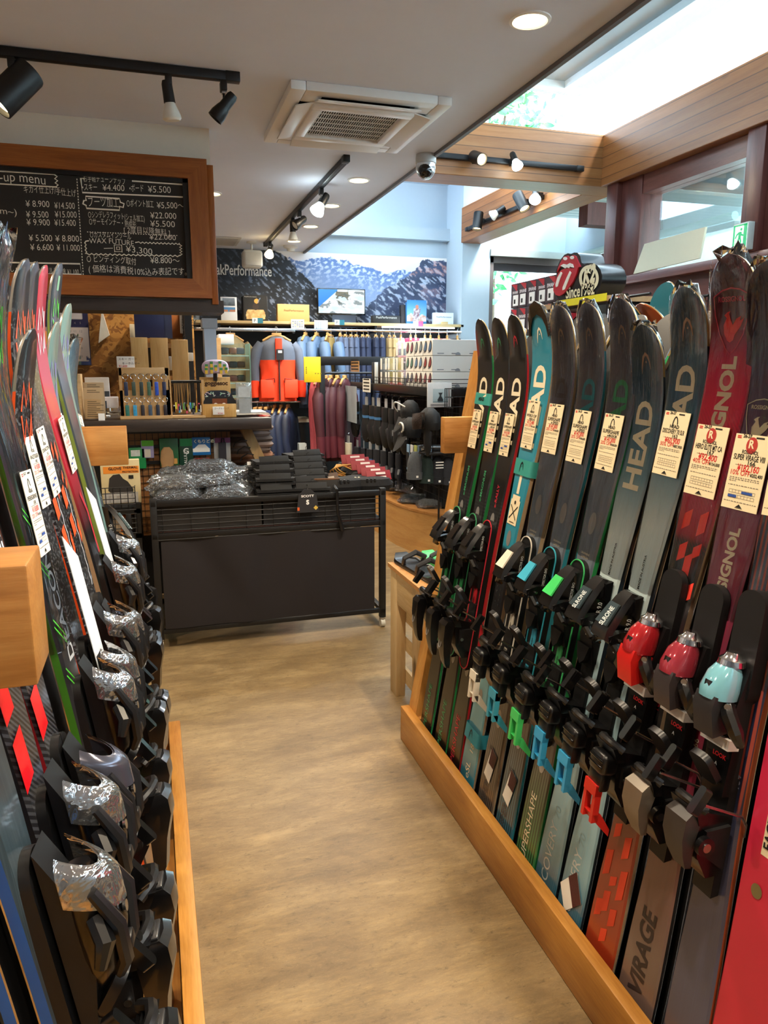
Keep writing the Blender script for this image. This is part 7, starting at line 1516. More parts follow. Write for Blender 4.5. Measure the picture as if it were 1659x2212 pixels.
r, *_ = px2('price_card', 460, 878, 484, 896, KY-.04, .002, WHITE, 'white handwritten card in front of the bamboo tray', 'price card'); b = B(); q = PY(463, 884, KY-.0405); b.text('ゴーグルソック', .013, INK, f=lambda x, y: V((q.x+x, KY-.0412, q.z+y))); b.text('¥3,960', .012, RED, f=lambda x, y: V((q.x+.02+x, KY-.0412, q.z-.03+y))); b.build('writing', r, smooth=False, world=True)
ACR = thin_glass('acrylic', (.9, .93, .94), .12, .05, haze=.18)
r, a, c = px2('acrylic_stand', 512, 826, 543, 893, KY+.02, .03, ACR, 'clear acrylic brochure stand at the right end of the counter', 'stand'); patch(r, 515, 835, 540, 858, KY+.01, mat('#c5ccd0', .5, var=.3, vs=30)); patch(r, 517, 861, 541, 892, KY, mat('#a9b0b4', .4, var=.2))
r, *_ = px2('leaflet', 505, 889, 575, 893, KY, .25, mat('#dfe3e8', .5), 'white leaflet with a red corner lying at the counter end', 'leaflet', .001); a, c = PY(560, 893, KY-.001), PY(583, 889, KY); b = B(); b.bb((a.x, KY+.0, CZ+.001), (c.x, KY+.12, CZ+.004), mat('#d8402c', .5)); b.build('red_corner', r, world=True)
# tablet, file sorter, bowl, boxes at the left
r, *_ = px2('tablet', 186, 815, 235, 866, KY+.16, .012, mat('#e4e2dc', .35), 'white tablet standing on the counter beside the cork-coloured files', 'tablet', .004); patch(r, 226, 845, 236, 862, KY+.15, mat('#39414a', .4)); b = B(); q = PY(211, 895, KY+.2); b.bb((q.x-.07, KY+.17, CZ), (q.x+.07, KY+.26, CZ+.012), WHITE, bev=.004); b.bb((q.x-.02, KY+.172, CZ), (q.x+.02, KY+.19, CZ+.18), WHITE); b.build('stand', r, world=True)
for k, (x0_, y0_, x1_, y1_, lab) in enumerate(((184, 826, 224, 905, 'tallest brown card file in the sorter at the left of the counter'), (184, 838, 222, 905, 'middle brown card file in the sorter at the left of the counter'), (185, 862, 218, 905, 'front brown card file with a printed list in the sorter'))):
    r, *_ = px2('card_file', x0_, y0_, x1_, y1_, KY-.02*k, .006, mat(('#b39a78', '#bfa27c', '#b8966a')[k], .7), lab, 'file'); b = B()
    for j in range(9 if k == 2 else 2): q = PY(x0_+4, y0_+6+4*j, KY-.02*k); b.bb((q.x, q.y-.001, q.z), (q.x+.05+.02*(j % 3), q.y, q.z+.003), mat('#4a3c2c', .7))
    b.build('print', r, world=True)
r, *_ = px2('white_card', 214, 893, 226, 922, KY-.07, .002, WHITE, 'small white card leaning in front of the brown files', 'card')
r, *_ = px2('carton', 224, 858, 254, 882, KY+.05, .12, mat('#e3e1e6', .5), 'white carton with a dark label on the counter', 'box'); patch(r, 225, 866, 230, 882, KY+.05, mat('#2a3f55', .5))
q = PZ(245, 898, CZ); b = B(); b.lathe([(.001, 0), (.05, 0), (.075, .02), (.08, .055), (.074, .055), (.066, .02), (.001, .008)], thin_glass('glass_bowl', (.9, .9, .86), .15, .03), 24, T=Matrix.Translation((q.x, q.y+.1, CZ+.001))); one(b, 'glass_bowl', 'shallow glass bowl of pale slips beside the white carton', 'bowl')
b = B(); q = PY(178, 870, 4.72); b.bb((q.x-.06, 4.72, CZ), (q.x+.0, 4.85, PY(178, 808, 4.72).z), PLY, bev=.003); one(b, 'plywood_box', 'upright plywood box at the far left of the counter behind the skis', 'box')
# behind the counter: OSB wall, column, calendar, boards
t = NT('strand_board'); co = t.coords((1, 1, 1)); v = t.add('TexVoronoi'); v.inputs['Scale'].default_value = 13; mp = t.add('Mapping'); mp.inputs['Scale'].default_value = (1, 1, 2.4); mp.inputs['Rotation'].default_value = (0, .6, 0); n_ = t.add('TexNoise'); n_.inputs['Scale'].default_value = 9
dm = t.add('Mix', data_type='VECTOR'); dm.inputs[0].default_value = .35; t.link(co, dm.inputs[4]); t.link(co, n_.inputs[0]); t.link(n_.outputs[1], dm.inputs[5]); t.link(dm.outputs[1], mp.inputs[0]); t.link(mp.outputs[0], v.inputs[0])
t.base(t.ramp(v.outputs['Color'], [(.1, '#6e4318'), (.45, '#95642a'), (.7, '#ad7a38'), (.95, '#c0904c')])); t.set(Roughness=.6); OSB = t.m
b = B(); b.bb((-2.2, 6.2, 0), (.345, 6.25, 2.4), OSB); b.build('wall_osb', kind='structure')
q0, q1 = PY(440, 700, 4.95), PY(466, 700, 4.95); b = B(); b.bb((q0.x, 4.95, CZ-.0), (q1.x, 5.08, 1.80), mat('#a9b9c9', .5, var=.03)); b.bb((q0.x-.01, 4.94, 1.74), (q1.x+.01, 5.09, 1.80), mat('#8e959d', .5)); one(b, 'steel_post', 'pale blue-grey post rising from the counter to the chalkboard wall', 'post')
a, c = PY(150, 788, 6.18), PY(186, 655, 6.18); root = thing('wall_calendar', 'night-sky wall calendar pinned to the strand board', 'calendar', (a.x, 6.18, a.z))
def cal(u, v):
    if v > .93: return lin('#d8d6d2')
    if v > .60: 
        c_ = mixc(lin('#2a2a5e'), lin('#1c1c44'), v)
        if abs(u-.62) < .28 and .74 < v < .9: c_ = lin('#d4cfd2')
        return c_
    c_ = lin('#ddd0ca')
    if v < .06 or (v < .14 and u > .5 and fbm(u*5, v*9) > 0): c_ = lin('#6f8a86') if u < .8 else lin('#3b4a7c')
    return c_
a2 = PY(100, 788, 6.18); picture('print', lambda u, v: V((a2.x+(c.x-a2.x)*u, 6.185, a.z+(c.z-a.z)*v)), 40, 60, cal, root); b = B(); b.bb((a2.x-.005, 6.187, a.z-.004), (c.x+.005, 6.195, c.z+.004), mat('#2c2c50', .6)); b.build('backing', root, world=True)
b = B()
for r_ in range(5):
    for cc in range(5): q = PY(124+12*cc, 700+18*r_, 6.184); b.text(str(1+cc+7*r_), .024, mat('#8d8382', .7), f=lambda x, y: V((q.x+x, 6.183, q.z+y)))
b.build('dates', root, smooth=False, world=True)
root = thing('pennant', 'folded white triangular pennant hanging before the strand board', 'pennant', PY(221, 655, 6.16)); q = [PY(*p, 6.16) for p in ((220, 668), (237, 724), (213, 741))]; b = B(); b.loft([[p+V((0, y, 0)) for p in q] for y in (-.02, .03)], mat('#e6e2d4', .8, var=.1, vs=25)); b.build('cloth', root, world=True); b = B(); b.cyl(PY(221, 655, 6.16), PY(220, 670, 6.16), .003, BLACK, 5); b.build('cord', root, world=True)
r, *_ = px2('navy_monitor', 292, 655, 368, 730, 5.25, .03, mat('#26305a', .35), 'large navy panel back hanging under the chalkboard ledge', 'panel'); patch(r, 357, 655, 369, 731, 5.248, mat('#3a4260', .35))
a, c = PY(292, 897, 5.18), PY(408, 729, 5.18); root = thing('slatted_stand', 'pale slatted pallet board standing on the counter', 'pallet board', ((a.x+c.x)/2, 5.18, CZ)); PINEV = wood('pale_pallet_pine', '#c08f4e', '#d4a865', '#e3bf83', (9, 9, .8), rough=.5)
for (x0_, x1_, y0_) in ((292, 318, 729), (333, 362, 730), (377, 405, 734)): q0, q1 = PY(x0_, 890, 5.18), PY(x1_, y0_, 5.18); b = B(); b.bb((q0.x, 5.17, CZ), (q1.x, 5.19, q1.z), PINEV, bev=.003); b.build('slat', root, world=True)
for yy in (742, 812): q0, q1 = PY(300, yy+9, 5.2), PY(402, yy, 5.2); b = B(); b.bb((q0.x, 5.192, q0.z), (q1.x, 5.21, q1.z), PLY); b.build('crossbar', root, world=True)
for (x0_, y0_, x1_, y1_, Y, d_, c_, nm, lab, cat) in ((318, 745, 334, 835, 5.24, .02, '#1c1a1c', 'black_brochure', 'black brochure seen between the slats of the pallet board', 'brochure'), (364, 770, 374, 800, 5.24, .02, '#a9b6cc', 'pale_brochure', 'pale brochure between the middle and right slats', 'brochure'), (282, 700, 293, 740, 6.1, .095, '#d8cdb4', 'paper_stack', 'stack of papers left of the navy panel', 'papers'), (405, 762, 417, 780, 5.19, .01, '#e0ddd4', 'white_label', 'white label card right of the pallet board', 'label card'), (390, 662, 410, 720, 6.1, .01, '#e4e0dc', 'price_list', 'white price list curling off the wall right of the navy panel', 'poster'), (368, 655, 392, 730, 6.15, .01, '#9a5a26', 'strand_panel', 'narrow orange-brown board right of the navy panel', 'panel')):
    r, *_ = px2(nm, x0_, y0_, x1_, y1_, Y, d_, mat(c_, .6), lab, cat)
    if nm == 'price_list':
        b = B()
        for j in range(4): q = PY(393, 676+12*j, 6.098); b.text('¥¥¥¥', .05, INK, f=lambda x, y: V((q.x+x, 6.097, q.z+y)))
        b.build('print', r, smooth=False, world=True)
b = B(); a, c = PY(410, 832, 5.5), PY(436, 660, 5.5); x_ = a.x
for k in range(8): y = 5.45+.10*k; b.cyl((x_, y, CZ), (x_, y, c.z), .006, BLKMET, 5)
for k in range(16): z = CZ+.04*k+.02; b.cyl((x_, 5.45, z), (x_, 6.15, z), .005, BLKMET, 5)
b.bb((x_+.01, 5.45, CZ-.2), (x_+.02, 6.18, c.z+.1), mat('#131316', .6)); b.bb((x_-.02, 5.42, CZ-.2), (x_+.03, 5.46, c.z+.1), BLKMET); one(b, 'mesh_partition', 'black wire mesh partition running back from the counter', 'partition')
# glass cabinet with goggles beyond the post
a, c = PY(470, 862, 6.3), PY(540, 742, 6.3); root = thing('glass_cabinet', 'small glass cabinet of goggles with a wooden side', 'cabinet', ((a.x+c.x)/2, 6.3, 0)); b = B(); b.bb((PY(467, 800, 6.3).x, 6.28, .0), (PY(479, 800, 6.3).x, 6.6, PY(470, 730, 6.3).z), PLY); b.bb((a.x+.05, 6.3, 0), (c.x, 6.6, a.z-.02), mat('#2a2320', .6)); b.build('carcass', root, world=True)
b = B(); b.bb((PY(479, 800, 6.3).x, 6.30, a.z), (c.x, 6.306, c.z), GLASS); b.bb((c.x-.006, 6.306, a.z), (c.x, 6.6, c.z), mat('#7fb0a4', .15)); b.build('glass', root, world=True)
for k in range(4):
    z = a.z+(c.z-a.z)*(.02+.25*k); b = B(); b.bb((PY(479, 800, 6.3).x, 6.31, z), (c.x-.01, 6.6, z+.008), mat('#c8dcd8', .2)); b.build('shelf', root, world=True)
    for j in range(3): b = B(); x = PY(490+17*j, 800, 6.3).x; b.box((x, 6.42, z+.045), (.07, .06, .055), mat(('#7a4a2c', '#3a3c44', '#8c3a34', '#4f4640')[(k+j) % 4], .3, var=.3), bev=.015); b.build('goggles', root, world=True)
r, *_ = px2('white_drawer_box', 473, 722, 505, 744, 6.32, .2, mat('#d5dbe2', .5), 'small white box standing on the glass cabinet', 'box')
# ================================================================ basket table in the middle
TX0, TX1, TY0, TY1, TZ = -.045, 1.235, 3.95, 4.50, .815
tb = thing('basket_table', 'black metal basket table with a dark brown fabric front', 'display table', ((TX0+TX1)/2, (TY0+TY1)/2, 0)); TB = mat('#0b0a0b', .5, .0, var=.1)
for (x, y) in ((TX0, TY0), (TX1-.035, TY0), (TX0, TY1), (TX1-.035, TY1)):
    b = B(); b.bb((x, y, .06), (x+.035, y+.035, TZ+.012), TB, bev=.003); lg = b.build('leg', tb, world=True); b = B(); b.cyl((x+.017, y+.017, .06), (x+.017, y+.017, .045), .018, STEEL, 12); b.cyl((x+.005, y+.017, .026), (x+.029, y+.017, .026), .026, mat('#c9c4b4', .3), 16); b.build('caster', lg, world=True)
b = B()
for z, h in ((TZ-.03, .03), (.612, .03), (.09, .025)):
    for y in (TY0+.003, TY1+.003): b.bb((TX0, y, z), (TX1, y+.028, z+h), TB, bev=.002)
    for x in (TX0+.003, TX1-.031): b.bb((x, TY0, z), (x+.028, TY1, z+h), TB, bev=.002)
b.build('frame', tb, world=True); b = B()
for y in (TY0+.016, TY1+.016):
    for k in range(5): z = .655+.028*k; b.cyl((TX0, y, z), (TX1, y, z), .0022, TB, 5)
    for k in range(9): x = TX0+.06+(TX1-TX0-.12)*k/8; b.cyl((x, y, .64), (x, y, TZ-.02), .0022, TB, 5)
b.build('wire_grid', tb, world=True); b = B(); b.bb((TX0+.03, TY0+.03, .635), (TX1-.03, TY1, .645), mat('#3a1f1a', .6)); b.build('tray', tb, world=True)
FABR = mat('#191315', .75, var=.08, vs=7); b = B(); fx0, fx1 = TX0+.045, TX1-.07
def fold(u, v):
    w_ = .006*math.sin(u*19+v*2)+.010*math.exp(-((u-.36-.05*v)*26)**2)-.008*math.exp(-((u-.68-.04*v)*30)**2)-.006*math.exp(-((u-.12-.3*(1-v))*14)**2); return V((fx0+(fx1-fx0)*u, TY0+.006-w_*.8-.004, .118+(.598-.118+.014*math.sin(u*2.2))*v))
b.grid(fold, 90, 24, FABR); b.grid(lambda u, v: fold(1-u, v)+V((0, .004, 0)), 90, 24, FABR); b.build('fabric_front', tb, world=True)
b = B(); b.cyl((fx0-.02, TY0+.004, .606), (fx1+.04, TY0+.004, .606), .005, TB, 6); b.build('hanging_bar', tb, world=True)
# bagged items at the left of the table
SLV = mat('#211f1e', .6, var=.5, vs=18); rnd = random.Random(8); k = 0; base0 = .80
protoG = bagged('bagged_glove', 'black glove in a crinkled clear bag on the left of the basket table', (TX0+.14, TY0+.12, base0), (.26, .17, .065), SLV, 70, 'clear bags on the left of the basket table', R(4), 'bagged glove')
for (x, y, z, r_) in ((.40, .12, 0, -5), (.20, .27, .0, 8), (.43, .28, .0, -12), (.14, .42, .0, 0), (.38, .43, 0, 14), (.13, .14, .06, -9), (.32, .17, .062, 12), (.24, .33, .06, -4), (.46, .36, .06, 10), (.20, .45, .065, 20), (.33, .30, .115, -16)):
    dup(protoG, (TX0+x, TY0+y, base0+z), (0, 0, R(r_)))
b = B(); b.bb((TX0+.03, TY0+.04, .646), (TX0+.58, TY1-.02, .80), mat('#26221f', .7, var=.5, vs=12)); one(b, 'bag_pile', 'lower layer of dark bagged gloves seen through the wire grid', 'bagged gloves')
b = B(); b.bb((TX0+.59, TY0+.04, .646), (TX1-.05, TY1-.02, .80), mat('#151416', .7, var=.5, vs=12)); one(b, 'cuff_pile', 'lower layer of black neck warmers seen through the wire grid', 'neck warmers')
# stacks of black neck warmers with hang cards
NW = mat('#0d0c0e', .85, var=.3, vs=70, bump=.5); CARDK = mat('#0a0a0b', .75)
def warmer(label, group):
    root = thing('neck_warmer', label, 'neck warmer', (0, 0, 0), group=group); b = B()
    for dz in (0, .022): b.loft([[V((sx*.105*(f if 0 else 1), sy, dz+h)) for sx, sy, h in ((-1, -.075*f, .004), (-1, -.085*f, .012), (-1, -.075*f, .020), (1, -.075*f, .020), (1, -.085*f, .012), (1, -.075*f, .004))] for f in (1.,)]+[[V((sx*.105, sy, dz+h)) for sx, sy, h in ((-1, .075, .004), (-1, .085, .012), (-1, .075, .020), (1, .075, .020), (1, .085, .012), (1, .075, .004))]], NW)
    b.build('fabric', root); b = B(); b.box((0, -.065, .052), (.17, .004, .045), CARDK, rot=(R(-38), 0, 0), bev=.001); b.tube([(0, -.05, .06), (0, -.045, .085), (.012, -.047, .09)], .002, BLACK, 5); cd_ = b.build('hang_card', root)
    return root
pw_ = warmer('black folded neck warmer with a hang card in the left of the two dark stacks', 'left stack of neck warmers'); pw_.location = (TX0+.665, TY0+.11, .80)
for j in range(1, 4): dup(pw_, (TX0+.665-.004*j, TY0+.11+.075*j, .80+.033*j), (0, 0, R(3*(-1)**j)))
for j in range(3): dup(pw_, (TX0+.67+.005*j, TY0+.14+.08*j, .855+.038*j), (0, 0, R(-4+5*j)))
for j in range(6): dup(pw_, (TX0+.865+.004*j, TY0+.10+.06*j, .80+.030*j), (0, 0, R(-5+3*j)), 'black folded neck warmer with a hang card in the right of the two dark stacks', 'right stack of neck warmers')
q = PY(512+52, 1000, 4.3); b = B(); b.box((q.x, 4.3, q.z-.02), (.16, .003, .06), WHITE, rot=(R(-10), 0, 0)); one(b, 'white_header_card', 'white header card sticking up between the two dark stacks', 'card')
# brown-lined cuffs and tags
def ring_cuff(label, c, r, h, m, lin_, rz=0, tilt=0):
    root = thing('fleece_tube', label, 'neck warmer', c, (R(tilt), 0, R(rz))); b = B(); b.ell([(0, 0, 0, r, r*.62), (0, 0, h*.5, r*1.06, r*.66), (0, 0, h, r*1.0, r*.6)], m, 22, cap=False); b.ell([(0, 0, h, r*.93, r*.53), (0, 0, .01, r*.9, r*.5)], lin_, 22, cap=True); b.build('tube', root); b = B(); b.tube([(r*.97*math.cos(2*PI*k/22), r*.57*math.sin(2*PI*k/22), h) for k in range(22)], .006, lin_, 6, closed=True); b.build('rim', root); return root
BRL = mat('#6b4a32', .85, var=.15, vs=60)
p = PY(702, 1060, 4.06); ring_cuff('charcoal fleece tube with a brown lining at the front of the table', (p.x, 4.06, .80), .085, .075, mat('#2a2724', .9, var=.2, vs=60), BRL, -6, -8)
p = PY(652, 1055, 4.10); ring_cuff('dark grey fleece tube lying left of the brown-lined one', (p.x, 4.10, .80), .075, .085, mat('#2b2b2e', .9), mat('#55565a', .9), 20, -15)
for j, (px, py, lab) in enumerate(((765, 1052, 'black fleece cuff with small pale buckles left of the red tags'), (745, 1070, 'black fleece cuff lying at the front right of the table'), (805, 1072, 'black shiny cuff at the right front corner of the table'))):
    p = PY(px, py, 4.08+.08*(j == 0)); root = thing('folded_cuff', lab, 'neck warmer', (p.x, p.y, .80), (0, 0, R(12-9*j))); b = B(); b.ell([(0, 0, 0, .10, .055), (0, 0, .03, .115, .065), (0, 0, .065, .10, .052), (0, 0, .075, .05, .02)], NW, 20, pw=.8); b.build('fabric', root)
    b = B()
    for s in range(3): b.box((-.04+.022*s, -.052, .06), (.012, .012, .026), mat('#cfc8ae', .4) if j == 0 else BLACK, bev=.002)
    b.build('buckle', root)
REDT = mat('#8a1720', .6)
protoR = None
for j in range(6):
    px, py, Y = 818-11*j, 1048-7*j, 4.10+.065*j; p = PY(px, py, Y); lab = ('nearest', 'second', 'third', 'fourth', 'fifth', 'farthest')[j]+' red-tagged glove in the row at the right of the table'
    if not protoR:
        root = thing('tagged_glove', lab, 'glove', (p.x, Y, .84), (0, 0, R(8)), 'red-tagged gloves'); b = B(); b.box((0, 0, .038), (.155, .004, .06), REDT, rot=(R(-28), 0, 0), bev=.001); t1 = b.build('red_tag', root); b = B(); b.box((.01, -.004, .05), (.06, .004, .014), mat('#d8c8c0', .5), rot=(R(-28), 0, 0)); b.box((0, -.007, .03), (.09, .004, .008), mat('#d8c8c0', .5), rot=(R(-28), 0, 0)); b.build('print', t1)
        b = B(); b.ell([(0, .03, -.04, .10, .05), (0, .03, -.01, .105, .055), (0, .03, .015, .08, .04)], NW, 16, pw=.8); b.build('fabric', root); protoR = root
    else: dup(protoR, (p.x, Y, .84+.012*j), (0, 0, R(8+4*(-1)**j)), lab)
for j, (px, py, w_, h_, c_, an, lab) in enumerate(((683, 1018, .10, .06, '#4a3020', 22, 'dark brown swing tag with a pale label at the back of the table'), (710, 1035, .12, .075, '#543a28', -6, 'wide brown card with a pale label above the brown-lined tube'), (665, 1040, .055, .10, '#17161a', -30, 'upright black card with two pale labels leaning left'), (640, 1050, .05, .05, '#d9d2c4', 12, 'crumpled white paper tag among the dark cuffs'))):
    p = PY(px, py, 4.2); root = thing('swing_tag', lab, 'tag', (p.x, 4.2, p.z-.03)); b = B(); b.box((p.x, 4.2, p.z), (w_, .004, h_), mat(c_, .6), rot=(R(-35), R(an), 0)); b.build('card', root, world=True)
    if j < 3: b = B(); b.box((p.x, 4.195, p.z+.002), (w_*.55, .004, h_*.35), mat('#b9a994', .6), rot=(R(-35), R(an), 0)); b.build('label', root, world=True)
b = B(); rnd = random.Random(9); p = PY(748, 1020, 4.32)
for k in range(4): b.tube([p+V((.10*math.cos(a_+k)*(1-.12*k), .03*math.sin(a_*2+k), .035*math.sin(a_+k*.7)+.01)) for a_ in [2*PI*j/14 for j in range(14)]], .004, mat('#c98f3f', .6), 6, closed=True)
one(b, 'orange_cord', 'tangle of thin orange cord at the back of the table', 'cord')
a, c = PY(641, 1108, TY0-.012), PY(688, 1056, TY0-.012); root = thing('hang_tag', 'large dark hang tag with white lettering hanging over the table front', 'tag', (a.x, TY0-.012, a.z)); b = B(); xm = (a.x+c.x)/2; b.prism([(a.x, a.z), (c.x, a.z), (c.x-.012, c.z-.03), (xm+.02, c.z), (xm-.02, c.z), (a.x+.012, c.z-.03)], -(TY0-.010), -(TY0-.013), mat('#2b2c30', .4), T=Matrix.Rotation(R(90), 4, 'X')); b.build('card', root, world=True)
b = B(); yy = TY0-.0135; b.text('SCOTT', .017, WHITE, f=lambda x, y: V((xm+x, yy, a.z+.085+y)), align='C', bold=.03, sx=1.3); b.text('S', .034, WHITE, f=lambda x, y: V((xm+x, yy, a.z+.045+y)), align='C', bold=.05); b.bb((a.x+.004, yy, a.z+.012), (a.x+.016, yy+.0005, a.z+.03), mat('#d8602c', .5)); b.raw([(c.x-.03, yy, a.z+.024), (c.x-.017, yy, a.z+.011), (c.x-.004, yy, a.z+.024), (c.x-.017, yy, a.z+.037)], [(0, 1, 2, 3)], mat('#c8a84a', .5)); b.build('lettering', root, smooth=False, world=True)
b = B(); b.tube([(xm, TY0-.011, c.z-.01), (xm+.01, TY0+.02, c.z+.02), (xm, TY0+.06, c.z+.012)], .002, BLACK, 5); b.build('cord', root, world=True)
p = PY(728, 1090, TY0-.012); b = B(); b.tube([(p.x, TY0+.05, TZ+.03), (p.x, TY0-.012, TZ+.02), (p.x+.005, TY0-.012, .70), (p.x+.03, TY0-.014, .60)], [.008, .008, .009, .013], BLACK, 6); one(b, 'webbing_strap', 'black webbing strap hanging over the table front', 'strap')
# ---------------------------------------------------------------- wire basket rack at the left
LB = thing('basket_rack', 'narrow black wire basket rack left of the fabric-fronted table', 'basket rack', (-.2, 4.25, 0)); x0, x1, y0, y1 = -.37, -.095, 4.08, 4.5; b = B()
for (x, y) in ((x0, y0), (x1-.03, y0), (x0, y1), (x1-.03, y1)): b.bb((x, y, .03), (x+.03, y+.03, .79), TB); b.build('leg', LB, world=True); b = B()
for z in (.60, .735, .12): b.bb((x0, y0, z), (x1, y0+.025, z+.025), TB); b.bb((x1-.025, y0, z), (x1, y1, z+.025), TB); b.bb((x0, y1, z), (x1, y1+.025, z+.025), TB)
b.build('frame', LB, world=True); b = B()
for (z0_, z1_, yy) in ((.76, .88, y0-.02), (.63, .735, y0)):
    for k in range(5): z = z0_+(z1_-z0_)*k/4; b.cyl((x0, yy, z), (x1-.02, yy, z), .0025, BLKMET, 5); b.cyl((x1-.02, yy, z), (x1-.02, y1, z), .0025, BLKMET, 5)
    for k in range(8): x = x0+(x1-.02-x0)*k/7; b.cyl((x, yy, z0_), (x, yy, z1_), .0025, BLKMET, 5)
for k in range(9): z = .16+.045*k; b.cyl((x0, y0+.01, z), (x1-.02, y0+.01, z), .003, BLKMET, 5)
b.build('wire_baskets', LB, world=True); b = B(); b.bb((x0+.02, y0+.02, .62), (x1-.03, y1, .63), TB); b.bb((x0+.02, y0+.02, .755), (x1-.03, y1, .762), TB); b.bb((x0+.01, y0+.03, .12), (x1-.02, y1, .6), mat('#0c0c0d', .8)); b.build('trays', LB, world=True)
r, a, c = px2('glove_pack', 222, 992, 300, 1090, y0+.03, .04, mat('#c9b88c', .5), 'clear-fronted thermal glove pack with an orange header in the wire basket', 'glove pack'); patch(r, 223, 1006, 299, 1024, y0+.03, mat('#e0872c', .45)); ftext(r, 'GLOVE', 248, 1013, y0+.028, 28, INK, .03); ftext(r, 'THERMAL', 281, 1010, y0+.028, 32, INK, .02); ftext(r, 'PROTECTION', 281, 1019, y0+.028, 34, INK, .02)
b = B(); pts = [PY(x, y, y0+.028) for x, y in ((234, 1060), (236, 1034), (244, 1026), (258, 1024), (266, 1034), (276, 1040), (288, 1056), (288, 1070), (270, 1064), (252, 1068), (240, 1066))]; b.raw(pts, [tuple(range(len(pts)))], mat('#26221f', .8, var=.2)); b.build('glove_print', r, world=True); patch(r, 226, 1062, 298, 1088, y0+.029, mat('#a8a6a2', .6)); patch(r, 278, 1026, 288, 1034, y0+.027, INK)
for j, (px, c_, lab) in enumerate(((250, '#c9b494', 'pale card packet in the lower wire basket, left'), (270, '#cf6a2a', 'orange packet in the lower wire basket'), (290, '#4a3c30', 'brown packet in the lower wire basket, right'))): px2('basket_packet', px-9, 1112, px+9, 1152, y0+.06, .03, mat(c_, .6, var=.3, vs=30), lab, 'packet')
b = B(); p = PY(277, 1105, y0-.004); b.bb((p.x-.014, y0-.006, .60), (p.x+.014, y0+.0, .735), BLACK, bev=.004); one(b, 'buckled_strap', 'short black strap hanging over the lower wire basket', 'strap')
# folded clothes stack behind the leg
cols = ('#5f3a26', '#8a5a3c', '#6f5a4e', '#8a7468', '#4f4440', '#6b5f5c', '#7a6a60', '#54392c', '#77624f'); zz = PY(540, 1000, 5.15).z
b = B(); q = PY(540, 1000, 5.15); b.bb((q.x-.22, 5.0, 0), (q.x+.18, 5.4, zz), mat('#221d1b', .7)); one(b, 'low_stand', 'dark low stand carrying the folded clothes behind the slanted leg', 'stand')
for k in range(9):
    h = .038; b = B(); dx_ = .012*math.sin(k*2.3); b.ell([(q.x-.02+dx_, 5.18, zz+h*k+.001, .165, .13), (q.x-.02+dx_, 5.18, zz+h*k+h*.5, .178, .14), (q.x-.02+dx_, 5.18, zz+h*k+h-.001, .165, .13)], mat(cols[k], .85, var=.15, vs=25, bump=.3), 24, pw=.5)
    one(b, 'folded_garment', ('lowest', 'second from the bottom', 'third from the bottom', 'fourth from the bottom', 'middle', 'fourth from the top', 'third from the top', 'second from the top', 'topmost')[k]+' folded garment in the stack behind the slanted counter leg', 'folded clothes', 'folded garments behind the counter leg')
# ---------------------------------------------------------------- timber stand with snow blades
ST = thing('timber_stand', 'raw pine stand at the far end of the right-hand rack', 'stand', (1.2, 2.95, 0)); PIN = wood('raw_pine_upright', '#a98a5c', '#c9ab78', '#d9c096', (9, 9, .8), rough=.6); PINY = wood('raw_pine_along', '#a98a5c', '#c9ab78', '#d9c096', (9, .8, 9), rough=.6)
X0, Ya, Yb_ = 1.0, 2.735, 3.13
for (x, y) in ((X0, Ya), (X0, Yb_-.09), (1.42, Ya), (1.42, Yb_-.09)): b = B(); b.bb((x, y, 0), (x+.045, y+.09, .60), PIN, bev=.003); b.build('leg', ST, world=True)
b = B(); b.bb((X0+.002, Ya+.09, .45), (X0+.04, Yb_-.09, .60), PINY, bev=.002); b.bb((X0+.05, Ya+.003, .50), (1.42, Ya+.04, .60), PINY); b.bb((X0+.05, Yb_-.04, .50), (1.42, Yb_-.003, .60), PINY)
for z in (.06, .22, .36): b.bb((X0+.045, Ya+.05, z), (X0+.06, Yb_-.05, z+.07), PINY)
b.build('rails', ST, world=True); b = B(); b.bb((X0-.01, Ya-.01, .60), (1.475, Yb_+.01, .618), mat('#b5834c', .7, var=.5, vs=90)); b.build('top', ST, world=True)
for k, (z, st) in enumerate(((.40, '86'), (.28, '80'), (.12, '6'))): b = B(); b.bb((X0+.041, Ya+.11, z), (X0+.044, Ya+.2, z+.06), mat('#c98238', .6)); b.text(st, .04, INK, f=lambda x, y: V((X0+.0405, Ya+.19-x, z+.015+y)), bold=.03); b.build('number_card', ST, world=True)
def blade(label, p0, p1, col, hoopc):
    p0, p1 = V(p0), V(p1); d = (p1-p0); L = d.length; root = thing('snow_blade', label, 'snow blade', p0); T = Matrix.Translation(p0) @ d.to_track_quat('Y', 'Z').to_matrix().to_4x4(); b = B(T)
    def prof(t_): return .052*(min(1, (t_+.04)*8))**.5*(min(1, (1.04-t_)*8))**.5
    rings = []
    for k in range(17):
        t_ = k/16; w_ = max(.006, prof(t_)); up = .035*max(0, (t_-.8)/.2)**2+.02*max(0, (.15-t_)/.15)**2; rings.append([V((-w_, L*t_, up)), V((w_, L*t_, up)), V((w_*.94, L*t_, up+.018)), V((-w_*.94, L*t_, up+.018))])
    b.loft(rings, col); b.build('deck', root, world=True)
    for t_ in (.30, .62):
        b = B(T); b.tube([(-.045, L*t_, .018), (-.05, L*t_+.02, .05), (0, L*t_+.03, .075), (.05, L*t_+.02, .05), (.045, L*t_, .018)], [.010, .011, .013, .011, .010], hoopc, 8); b.tube([(-.045, L*t_, .018), (-.03, L*t_-.03, .032), (0, L*t_-.04, .036), (.03, L*t_-.03, .032), (.045, L*t_, .018)], .006, hoopc, 8); b.build('binding_hoop', root, world=True)
    return root
